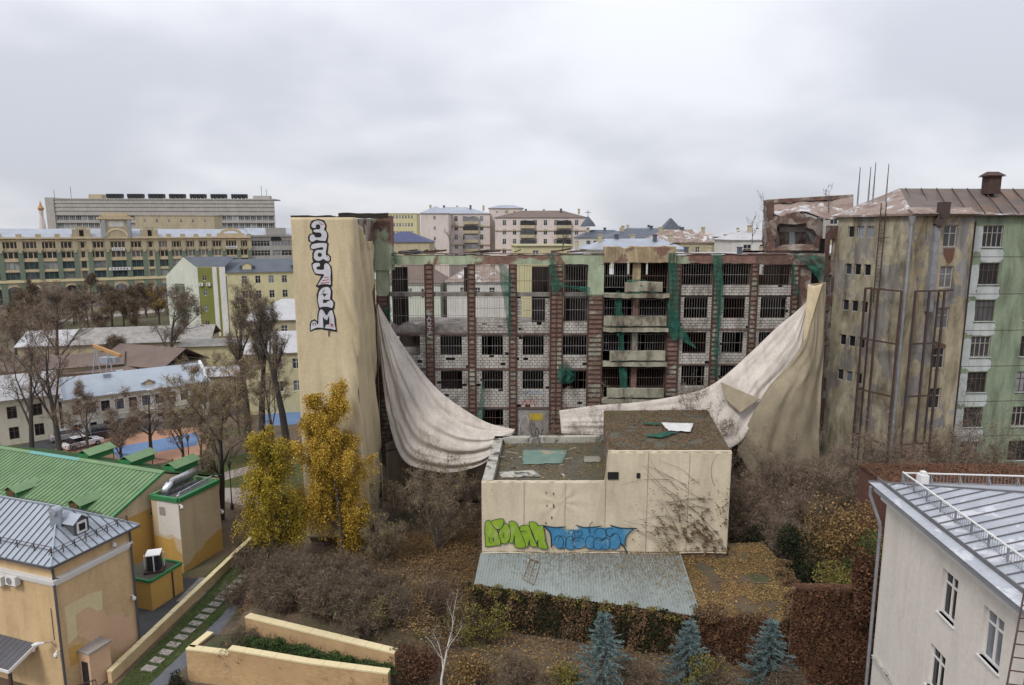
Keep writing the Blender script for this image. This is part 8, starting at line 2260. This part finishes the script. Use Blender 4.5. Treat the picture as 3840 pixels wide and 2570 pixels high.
for k, (x, Y, h, lab) in enumerate(((2720, 61.5, 12, 'tall thin bare sapling crossing the white sweep of tarpaulin'), (2900, 58, 9, 'thin bare sapling before the khaki tarpaulin'), (3050, 57.5, 9.5, 'bare sapling at the right hem of the khaki tarpaulin'), (3330, 57, 10, 'bare sapling before the steel frame'), (3540, 58, 12, 'tall bare sapling before the ochre front windows'), (3700, 59, 12.5, 'tall bare sapling before the green wing windows'))):
    shrub(x, 0, h, lab, 350 + k, 3, 'bark_pale', 'twig_tan', 'leaf_brown', 250, 0.12, Y=Y, counts=(9, 6, 4), first=0.3, spread=0.85, spray=1400)
def bush(name, centre, rad, n, mat, label, seed, size=0.16, cat='bush', lumps=10):
    b0 = (centre[0], centre[1], 0)
    t = thing(name, b0, label, cat)
    sk = skeleton(b0, centre[2] + rad[2] * 0.7, 0.07, seed, counts=(7, 6), first=0.1, ratio=(0.55, 0.5), stems=6, spread=0.8, up=0.3, rmin=0.01)
    mesh_obj('branches', *join(*[tubes(*lv, sides=4) for lv in sk]), 'bark_brown', t)
    mesh_obj('foliage', *leaves(clump_points(n, centre, rad, seed, 0.3, lumps=lumps), size, 0, seed, 0.75), mat, t, kind='stuff')
    return t
c = U(3165, 1920, 46); bush('russet_bush', (c.x, c.y, 4.6), (3.0, 2.2, 4.2), 9000, 'leaf_litter', 'tall russet-leaved bush left of the white house', 141, 0.15, lumps=16)
c = U(3010, 1960, 46); bush('evergreen_bush', (c.x, c.y, 3.0), (2.2, 2.0, 3.2), 9000, 'leaf_dark', 'dark evergreen bush between low building and russet bush', 142, 0.15)
c = U(3255, 2010, 43); bush('green_bush', (c.x, c.y, 3.6), (1.6, 1.6, 3.2), 6000, 'leaf_green', 'green-leaved bush against the white house corner', 143, 0.14)
c = U(3180, 2150, 41); bush('yellow_bush', (c.x, c.y, 4.0), (2.3, 1.4, 1.8), 6000, 'leaf_olive', 'yellow-green bush behind the ivy wall', 144, 0.13)
c = U(2860, 2030, 50.5); bush('thicket', (c.x, c.y, 2.8), (2.0, 2.6, 3.0), 7000, 'leaf_dark', 'dark green thicket at the right end of the low building', 145, 0.14)
# clipped mass of russet creeper over a low shed at the right
hb = thing('creeper_shed', (32, 46.5, 0), 'low flat-roofed shed buried in russet creeper behind the white house', 'shed')
HF = Face((26.8, 45.5), (40, 45.5))
mb = MB(); HF.box(mb, 0, 14, 0, 9.2, -5, 0); mb.build('masonry', 'brick_shed', hb)
mesh_obj('ivy', *join(ivy(HF, -0.2, 14, 5.0, 9.4, 14000, None, 0.17, 151, 0.5), litter(15000, [HF.p(-0.2, 0, 0.3), HF.p(14, 0, 0.3), HF.p(14, 0, -5), HF.p(-0.2, 0, -5)], 9.3, 152, 0.17, lift=0.1)), 'leaf_russet', hb, kind='stuff')
# blue spruces along the bottom
def spruce(x, ytop, Y, label, seed, wide=0.40):
    tp = U(x, ytop, Y); h = tp.z
    r = np.random.default_rng(seed)
    t = thing('blue_spruce', (tp.x, Y, 0), label, 'tree', 'blue spruces below the low building')
    mb = MB(); mb.tube([(tp.x, Y, 0), (tp.x, Y, h * 0.5), (tp.x, Y, h * 0.98)], [0.12, 0.07, 0.015], 7); mb.build('trunk', 'bark_brown', t)
    n_ = 22; S, E_ = [], []
    for k in range(n_):
        z = h * (0.06 + 0.9 * (k / n_) ** 0.9); L = (h - z) * wide * (0.85 + 0.3 * r.random()) + 0.1
        m_ = 8 if k < 16 else 5
        for j in range(m_):
            a = 2 * math.pi * (j + r.random() * 0.6) / m_ + k
            l = L * (0.6 + 0.6 * r.random())
            S.append((tp.x, Y, z)); E_.append((tp.x + l * math.cos(a), Y + l * math.sin(a), z - 0.12 * l + 0.18 * l * l / (L + .1)))
    S, E_ = np.array(S), np.array(E_)
    f = np.array([0, 0.35, 0.7, 1.0])[None, :, None]
    Pb = S[:, None] * (1 - f) + E_[:, None] * f; Pb[:, 1:3, 2] -= 0.04
    cr = mesh_obj('crown', *tubes(Pb, np.tile(np.array([[0.022, 0.016, 0.011, 0.005]]), (len(S), 1)), 3), 'bark_brown', t)
    # needle twigs: short tapered spikes all along each branch
    nn = 40
    q = 0.15 + 0.85 * r.random((len(S), nn))
    B0 = S[:, None] * (1 - q[..., None]) + E_[:, None] * q[..., None]
    d = (E_ - S); d /= np.linalg.norm(d, axis=1, keepdims=True)
    side = r.normal(size=(len(S), nn, 3)); side[..., 2] = side[..., 2] * 0.5 + 0.25
    v_ = d[:, None] * 0.9 + side * 0.55; v_ /= np.linalg.norm(v_, axis=2, keepdims=True)
    ln = 0.10 + 0.16 * r.random((len(S), nn, 1))
    A_ = B0.reshape(-1, 3); B_ = (B0 + v_ * ln).reshape(-1, 3)
    PP = np.stack([A_, (A_ + B_) / 2, B_], axis=1)
    mesh_obj('needles', *tubes(PP, np.tile(np.array([[0.016, 0.022, 0.003]]), (len(A_), 1)), 3), 'needle_blue', cr, kind='stuff')
spruce(2266, 2278, 35.6, 'blue spruce standing nearest the middle below the lean-to', 161)
spruce(2590, 2312, 36.2, 'blue spruce second of three, half hidden by a yellowish shrub', 162)
spruce(2897, 2308, 36.4, 'blue spruce rightmost, beside the ivy wall', 163)
# shrubs along the bottom edge
c = U(2640, 2470, 35.5); bush('yellowing_shrub', (c.x, c.y, 2.0), (1.5, 0.8, 1.3), 2600, 'leaf_olive', 'yellowing shrub before the second spruce', 164, 0.12)
c = U(2110, 2510, 35.6); bush('yellowing_shrub', (c.x, c.y, 1.4), (1.3, 0.8, 1.2), 2200, 'leaf_olive', 'olive shrub left of the first spruce', 165, 0.12)
c = U(1770, 2520, 35.8); bush('amber_shrub', (c.x, c.y, 1.6), (1.6, 0.9, 1.6), 3000, 'leaf_litter', 'amber shrub at the bottom beside the bare birch', 166, 0.12, lumps=14)
c = U(1560, 2500, 36.4); bush('russet_shrub', (c.x, c.y, 2.3), (1.8, 0.8, 1.6), 4200, 'leaf_russet', 'russet shrub behind the bare white birch', 167, 0.12, lumps=14)
c = U(1820, 2330, 41.5); bush('thin_shrub', (c.x, c.y, 1.6), (2.2, 0.9, 1.6), 2600, 'leaf_olive', 'sparse olive shrub on the left ivy wall of the lean-to', 168, 0.11, lumps=14)
for k, x in enumerate((1950, 2420, 2750, 3060)):
    shrub(x, 0, 2.6, ['bare brown shrub left of the first spruce at the bottom edge', 'bare brown shrub between the first two spruces', 'bare brown shrub between the last two spruces', 'bare brown shrub at the foot of the ivy wall'][k], 170 + k, 16, 'twig_purple', 'twig_purple', 'leaf_brown', 900, 0.11, Y=36.0 - 0.3 * k, counts=(6, 6, 4))
tree('bare_birch', (U(1625, 1000, 35.2).x, 35.2, 0), 6.6, 'bare birch with white forked trunk at the bottom', seed=175, r0=0.09, bark='bark_birch', twig='bark_pale', first=0.35, counts=(7, 5, 4), spread=0.8, up=0.45, rmin=0.009)
c = U(690, 2520, 37.0); bush('dark_shrub', (c.x - 0.6, c.y, 0.5), (0.7, 0.9, 0.6), 1500, 'leaf_dark', 'dark shrub at the corner of the front terrace wall', 176, 0.1)
# planting on the terrace
for k in range(9):
    f = (k + 0.5) / 9; p = k0.lerp(k1, f); q = t1.lerp(t3, f); c = p.lerp(q, 0.42 + 0.16 * nz(k * 1.9, 2))
    bush('terrace_plant', (c.x, c.y, 2.15), (1.0, 0.5, 0.4 + 0.3 * (k == 2)), 1500, 'leaf_green', 'low green plant in the bed between the two terrace walls', 180 + k, 0.09)['group'] = 'plants in the terrace bed'
# ground cover nobody could count
def gcover(n, poly, mat, label, seed, size, lift=0.04, name='leaf_litter', h=0.0):
    v, f = litter(n, poly, 0, seed, size, zf=gz, lift=lift)
    if h:
        r = np.random.default_rng(seed); v = v.reshape(-1, 4, 3); v[:, :, 2] += (h * r.random(len(v)) ** 1.6 * np.array([0.4 + 0.9 * max(0, 0.5 + nz(a[0][0] * 0.5, a[0][1] * 0.5, seed)) for a in v]))[:, None]; v = v.reshape(-1, 3)
    mesh_obj(name, v, f, mat, None, label=label, cat='leaves', kind='stuff')
gcover(26000, [P0(1120, 2130), P0(1420, 2020), P0(1790, 2000), P0(1780, 2190), P0(1730, 2440), P0(1480, 2440), P0(1300, 2330)], 'leaf_litter', 'tan and amber dead growth covering the bank left of the low building', 191, 0.14, name='undergrowth', h=0.7)
gcover(9000, [(-12.5, 47), (-2.5, 47), (-2, 64), (-12.5, 55)], 'leaf_brown', 'brown dead growth below the sagging white tarpaulin', 192, 0.16, name='undergrowth', h=0.9)
gcover(22000, [(17.5, 46), (30, 46), (36, 58), (33, 64), (18, 64), (17.2, 52)], 'leaf_brown', 'brown undergrowth between low building and yellow block', 193, 0.17, name='undergrowth', h=1.0)
gcover(9000, [(-9, 33.5), (20, 33.5), (17.5, 38.8), (12, 39.6), (-3, 43.2), (-6, 40)], 'leaf_litter', 'fallen leaves and dead growth along the bottom of the picture', 194, 0.15, name='undergrowth', h=0.6)
gcover(5000, [(-24, 55), (-19, 55), (-18, 80), (-34, 80)], 'leaf_litter', 'fallen leaves on the grass left of the tower', 195, 0.18)
gcover(7000, [(-23.9, 37), (-22, 37), (-20.7, 45), (-20.6, 57), (-22.6, 57)], 'leaf_green', 'short grass beside the stepping slabs', 196, 0.09, name='grass', h=0.1)
gcover(9000, [(-18.3, 42.2), (-17.5, 41.3), (-6.2, 38.6), (-4.5, 40.5), (-6, 44), (-17.5, 46)], 'leaf_brown', 'dead brown growth along the top of the upper terrace wall', 198, 0.13, name='undergrowth', h=0.7)
gcover(3000, [(-19.8, 44), (-19.2, 53), (-13, 53), (-13, 47)], 'leaf_brown', 'brown leaves below the golden birches', 197, 0.14, name='undergrowth', h=0.5)
# dry twigs on the bank
r_ = np.random.default_rng(201)
pts = litter(5200, [P0(840, 2260), P0(1120, 2110), P0(1450, 2100), P0(1750, 2200), P0(1500, 2420), P0(930, 2330)], 0, 203, 0.1, zf=gz)[0][::4]
d = r_.normal(size=pts.shape); d[:, 2] = np.abs(d[:, 2]) * 0.8 + 0.2; d *= (0.35 + 0.7 * r_.random((len(pts), 1)))
PP = np.stack([pts, pts + d * 0.5, pts + d + np.array([0, 0, -0.15])], axis=1)
mesh_obj('dry_twigs', *tubes(PP, np.tile(np.array([[0.014, 0.011, 0.006]]), (len(pts), 1)), 3), 'twig_purple', None, label='tangle of dry dark twigs over the bank', cat='twigs', kind='stuff')
# saplings rooted on the masonry
for k, (x, y, Y, h, lab) in enumerate(((1690, 948, 66.5, 2.6, 'small bare sapling growing on the parapet of the left bays'), (2110, 945, 66.5, 2.2, 'twiggy sapling growing on the parapet by the wide pier'), (3108, 800, 69.5, 2.6, 'bare sapling growing on the ruined gable'), (2860, 900, 73, 4.6, 'bare tree rising behind the ruined gable'), (2820, 915, 74, 3.4, 'smaller bare tree beside the ruined gable'))):
    b0 = U(x, y, Y); tree('sapling', tuple(b0), h, lab, 'tree', 210 + k, 0.05, 'bark_grey', twig='bark_grey', first=0.2, counts=(7, 5, 3), rmin=0.011, up=0.5)

# ------------------------------------------------------------------ street furniture, cars, people
def lamp_post(x, y, h, label):
    b0 = G(x, y); t = thing('street_lamp', tuple(b0), label, 'street lamp', 'lamps along the footpath')
    mb = MB(); mb.tube([(b0.x, b0.y, 0), (b0.x, b0.y, 0.5), (b0.x, b0.y, 0.55), (b0.x, b0.y, 0.9)], [0.17, 0.15, 0.09, 0.06], 8); mb.build('base', 'iron_dark', t)
    mb = MB(); mb.tube([(b0.x, b0.y, 0.9), (b0.x, b0.y, h)], [0.06, 0.045], 8); mb.build('post', 'iron_dark', t)
    mb = MB(); mb.tube([(b0.x, b0.y, h), (b0.x, b0.y, h + 0.5)], [0.10, 0.2], 6); mb.build('lantern', 'glass_old', t)
    mb = MB(); mb.tube([(b0.x, b0.y, h + 0.5), (b0.x, b0.y, h + 0.56), (b0.x, b0.y, h + 0.8)], [0.26, 0.24, 0.03], 6); mb.build('lantern_cap', 'iron_dark', t)
lamp_post(871, 1910, 4.2, 'black lantern post by the forked tree'); lamp_post(715, 1800, 4.4, 'black lantern post by the corner of the court')
for k, (x, y, h) in enumerate(((450, 1660, 6.5), (345, 1672, 5.5), (590, 1625, 6))):
    b0 = G(x, y); t = thing('light_pole', tuple(b0), ['thin grey pole rising before the long cream house', 'thin grey pole left of the dark parked car', 'thin grey pole right of the drooping tree'][k], 'pole', 'poles along the street')
    mb = MB(); mb.tube([(b0.x, b0.y, 0), (b0.x, b0.y, h)], [0.07, 0.05], 6); mb.build('post', 'pipe_grey', t)
    mb = MB(); mb.tube([(b0.x, b0.y, h), (b0.x - 0.3, b0.y - 0.2, h + 0.15), (b0.x - 0.7, b0.y - 0.5, h + 0.12)], [0.05, 0.08, 0.1], 6); mb.build('head', 'white_trim', t)
def fence(a, b_, h, step, label, mat='iron_dark', mesh=False):
    a, b_ = Vector((a.x, a.y, 0)), Vector((b_.x, b_.y, 0)); t = thing('railing_fence', tuple(a.lerp(b_, 0.5)), label, 'fence', 'iron fences round the court')
    n = max(2, int((b_ - a).length / 2.4))
    for k in range(n + 1):
        p = a.lerp(b_, k / n); mb = MB(); mb.bar(p, p + UP * (h + 0.12), 0.07); mb.build('post', mat, t)
    for q in (0.12, 0.9):
        mb = MB(); mb.bar(a + UP * h * q, b_ + UP * h * q, 0.04); mb.build('rail', mat, t)
    mb = MB(); m_ = int((b_ - a).length / step)
    for k in range(m_):
        p = a.lerp(b_, (k + 0.5) / m_); mb.bar(p + UP * 0.1, p + UP * (h + 0.05), 0.026)
    mb.build('balusters', mat, t, kind='stuff')
fence(G(265, 1695), G(430, 1745), 1.6, 0.16, 'spiked iron fence behind the green roof, left part')
fence(G(430, 1745), G(650, 1775), 1.6, 0.16, 'spiked iron fence behind the green roof, below the drooping tree')
fence(G(650, 1775), G(820, 1800), 1.6, 0.16, 'spiked iron fence running on to the forked tree')
fence(G(210, 1672), G(750, 1592), 1.7, 0.2, 'grey railing between court and parked cars', 'pipe_grey')
MG('car_glass', (0.015, 0.017, 0.02), 0.06)
def carpaint(name, col):
    m, nt, N, L, b = _new(name); b.inputs['Base Color'].default_value = (*col, 1); b.inputs['Roughness'].default_value = 0.25; b.inputs['Coat Weight'].default_value = 0.6; MATS[name] = m
carpaint('car_black', (0.02, 0.021, 0.025)); carpaint('car_silver', (0.38, 0.39, 0.41)); carpaint('car_white', (0.62, 0.62, 0.63)); carpaint('car_grey', (0.08, 0.085, 0.095))
M('tyre', (0.02, 0.02, 0.021), None, 3, 0.9, 0.0)
def car(pos, ang, paint, label, s=1.0, hh=1.0, group='cars parked by the long cream house'):
    t = thing('parked_car', (pos.x, pos.y, 0), label, 'car', group)
    ca, sa = math.cos(ang), math.sin(ang)
    W = lambda x, y, z: Vector((pos.x + (x * ca - y * sa) * s, pos.y + (x * sa + y * ca) * s, 0.01 + z * s))
    prof = [(-2.2, 0.32), (-2.25, 0.62), (-2.1, 0.86 * hh), (-1.2, 0.94 * hh), (1.25, 0.94 * hh), (2.05, 0.82 * hh), (2.25, 0.55), (2.2, 0.3)]
    mb = MB(); n = len(prof)
    for y, k in ((-0.86, 0.97), (-0.78, 1.0), (0.78, 1.0), (0.86, 0.97)):
        for x, z in prof: mb.v.append(tuple(W(x * k, y, z if abs(y) < 0.8 else 0.3 + (z - 0.3) * 0.93)))
    for r in range(3):
        for k in range(n): mb.f.append((r * n + k, r * n + (k + 1) % n, (r + 1) * n + (k + 1) % n, (r + 1) * n + k))
    mb.f.append(tuple(range(n))[::-1]); mb.f.append(tuple(3 * n + k for k in range(n)))
    body = mb.build('body', paint, t)
    b4 = [(-1.75, -0.76, 0.93 * hh), (1.0, -0.76, 0.94 * hh), (1.0, 0.76, 0.94 * hh), (-1.75, 0.76, 0.93 * hh)]; t4 = [(-1.25, -0.6, 1.45 * hh), (0.25, -0.6, 1.47 * hh), (0.25, 0.6, 1.47 * hh), (-1.25, 0.6, 1.45 * hh)]
    mb = MB(); mb.hexa([W(*p) for p in b4], [W(*p) for p in t4]); cab = mb.build('cabin_glass', 'car_glass', t)
    mb = MB(); mb.hexa([W(p[0] * 1.02, p[1] * 1.03, p[2]) for p in t4], [W(p[0] * 0.9, p[1] * 0.9, p[2] + 0.06) for p in t4]); mb.build('roof', paint, cab)
    for x in (-1.4, 1.4):
        for y in (-0.8, 0.8):
            mb = MB(); mb.tube([W(x, y - 0.1, 0.32), W(x, y + 0.1, 0.32)], 0.32 * s, 14); w_ = mb.build('wheel', 'tyre', t)
            mb = MB(); yy = y + math.copysign(0.105, y); mb.tube([W(x, yy, 0.32), W(x, yy + math.copysign(0.02, y), 0.32)], 0.19 * s, 10); mb.build('rim', 'pipe_grey', w_)
    for y in (-0.6, 0.6):
        mb = MB(); mb.bar(W(2.1, y - 0.17, 0.66), W(2.1, y + 0.17, 0.66), 0.18 * s, 0.14 * s); mb.build('headlight', 'white_trim', t)
        mb = MB(); mb.bar(W(-2.2, y - 0.15, 0.7), W(-2.2, y + 0.15, 0.7), 0.1 * s, 0.14 * s); mb.build('tail_light', 'paint_red', t)
la = LHF.ang
car(G(392, 1640), la, 'car_black', 'black estate car parked before the long cream house', 1.05, 1.1)
car(G(262, 1648), la, 'car_silver', 'silver car parked left of the black estate, beside the worker in orange')
car(G(312, 1676), la + 0.3, 'car_white', 'white car nearest the court railing')
car(G(680, 1580), la, 'car_grey', 'dark grey car parked behind the drooping tree')
for k, (x, Y, pn, lab) in enumerate(((40, 244, 'car_white', 'white car on the boulevard at the far left'), (105, 246, 'car_black', 'black car on the boulevard below the first arches'), (150, 249, 'car_black', 'second black car on the boulevard'), (192, 252, 'car_silver', 'silver car on the boulevard below the third arch'), (232, 255, 'car_grey', 'grey car on the boulevard'), (300, 260, 'car_white', 'white car on the boulevard behind the dark conifer'))):
    b0 = U(x, 1000, Y); car(Vector((b0.x, Y, 0)), DF.ang, pn, lab, 1.1, 1.0, 'cars on the boulevard')
M('skin', (0.45, 0.28, 0.2), None, 3, 0.6, 0.0); M('vest_orange', (0.62, 0.16, 0.03), None, 3, 0.8, 0.0); M('cloth_dark', (0.025, 0.027, 0.032), None, 3, 0.9, 0.0); M('cloth_blue', (0.04, 0.06, 0.11), None, 3, 0.9, 0.0); M('hair', (0.03, 0.02, 0.015), None, 3, 0.8, 0.0)
def person(pos, face, jacket, trousers, label, stride=0.22):
    t = thing('person', (pos.x, pos.y, 0), label, 'person')
    ca, sa = math.cos(face), math.sin(face)
    W = lambda x, y, z: (x * ca - y * sa, x * sa + y * ca, z)
    def skin(nm, vs, es, rs, mat, root=0):
        me = bpy.data.meshes.new(nm); me.from_pydata([W(*v) for v in vs], es, []); me.materials.append(MATS[mat])
        ob = bpy.data.objects.new(nm, me); COL.objects.link(ob); ob.parent = t
        sm = ob.modifiers.new('skin', 'SKIN'); ob.modifiers.new('sub', 'SUBSURF').levels = 1
        ob.modifiers['sub'].render_levels = 1
        for k, sv in enumerate(me.skin_vertices[0].data): sv.radius = (rs[k], rs[k]); sv.use_root = (k == root)
        for p in me.polygons: p.use_smooth = True
        return ob
    s_ = stride
    V = [(0, 0, 0.95), (0, 0, 1.15), (0.02, 0, 1.38), (0.02, 0, 1.5), (0.04, 0, 1.62), (0.05, 0, 1.72), (0, 0.1, 0.9), (s_ * 0.6, 0.1, 0.5), (s_, 0.1, 0.09), (s_ + 0.14, 0.1, 0.05), (0, -0.1, 0.9), (-s_ * 0.2, -0.1, 0.5), (-s_, -0.1, 0.1), (-s_ + 0.13, -0.1, 0.05), (0.01, 0.2, 1.4), (-0.05, 0.26, 1.12), (0.1, 0.27, 0.9), (0.01, -0.2, 1.4), (0.05, -0.26, 1.12), (0.2, -0.27, 0.95)]
    E2 = [(0, 1), (1, 2), (2, 3), (3, 4), (4, 5), (0, 6), (6, 7), (7, 8), (8, 9), (0, 10), (10, 11), (11, 12), (12, 13), (2, 14), (14, 15), (15, 16), (2, 17), (17, 18), (18, 19)]
    Rr = [0.15, 0.14, 0.16, 0.06, 0.1, 0.08, 0.1, 0.07, 0.05, 0.045, 0.1, 0.07, 0.05, 0.045, 0.075, 0.05, 0.04, 0.075, 0.05, 0.04]
    skin('body', V, E2, Rr, trousers)
    skin('jacket', [(0, 0, 0.9), (0, 0, 1.15), (0.02, 0, 1.4), (0.01, 0.2, 1.4), (-0.05, 0.26, 1.12), (0.06, 0.27, 0.97), (0.01, -0.2, 1.4), (0.05, -0.26, 1.12), (0.15, -0.27, 1.0)], [(0, 1), (1, 2), (2, 3), (3, 4), (4, 5), (2, 6), (6, 7), (7, 8)], [0.18, 0.17, 0.18, 0.095, 0.07, 0.058, 0.095, 0.07, 0.058], jacket)
    skin('head', [(0.04, 0, 1.55), (0.05, 0, 1.64), (0.05, 0, 1.73)], [(0, 1), (1, 2)], [0.07, 0.105, 0.085], 'skin')
    skin('hair', [(0.0, 0, 1.66), (0.03, 0, 1.76)], [(0, 1)], [0.09, 0.075], 'hair')
person(G(296, 1640), 0.3, 'vest_orange', 'cloth_blue', 'worker in orange vest standing by the silver car', 0.08)
person(G(944, 1850), 1.2, 'cloth_dark', 'cloth_dark', 'person in dark clothes walking the path left of the golden birch')
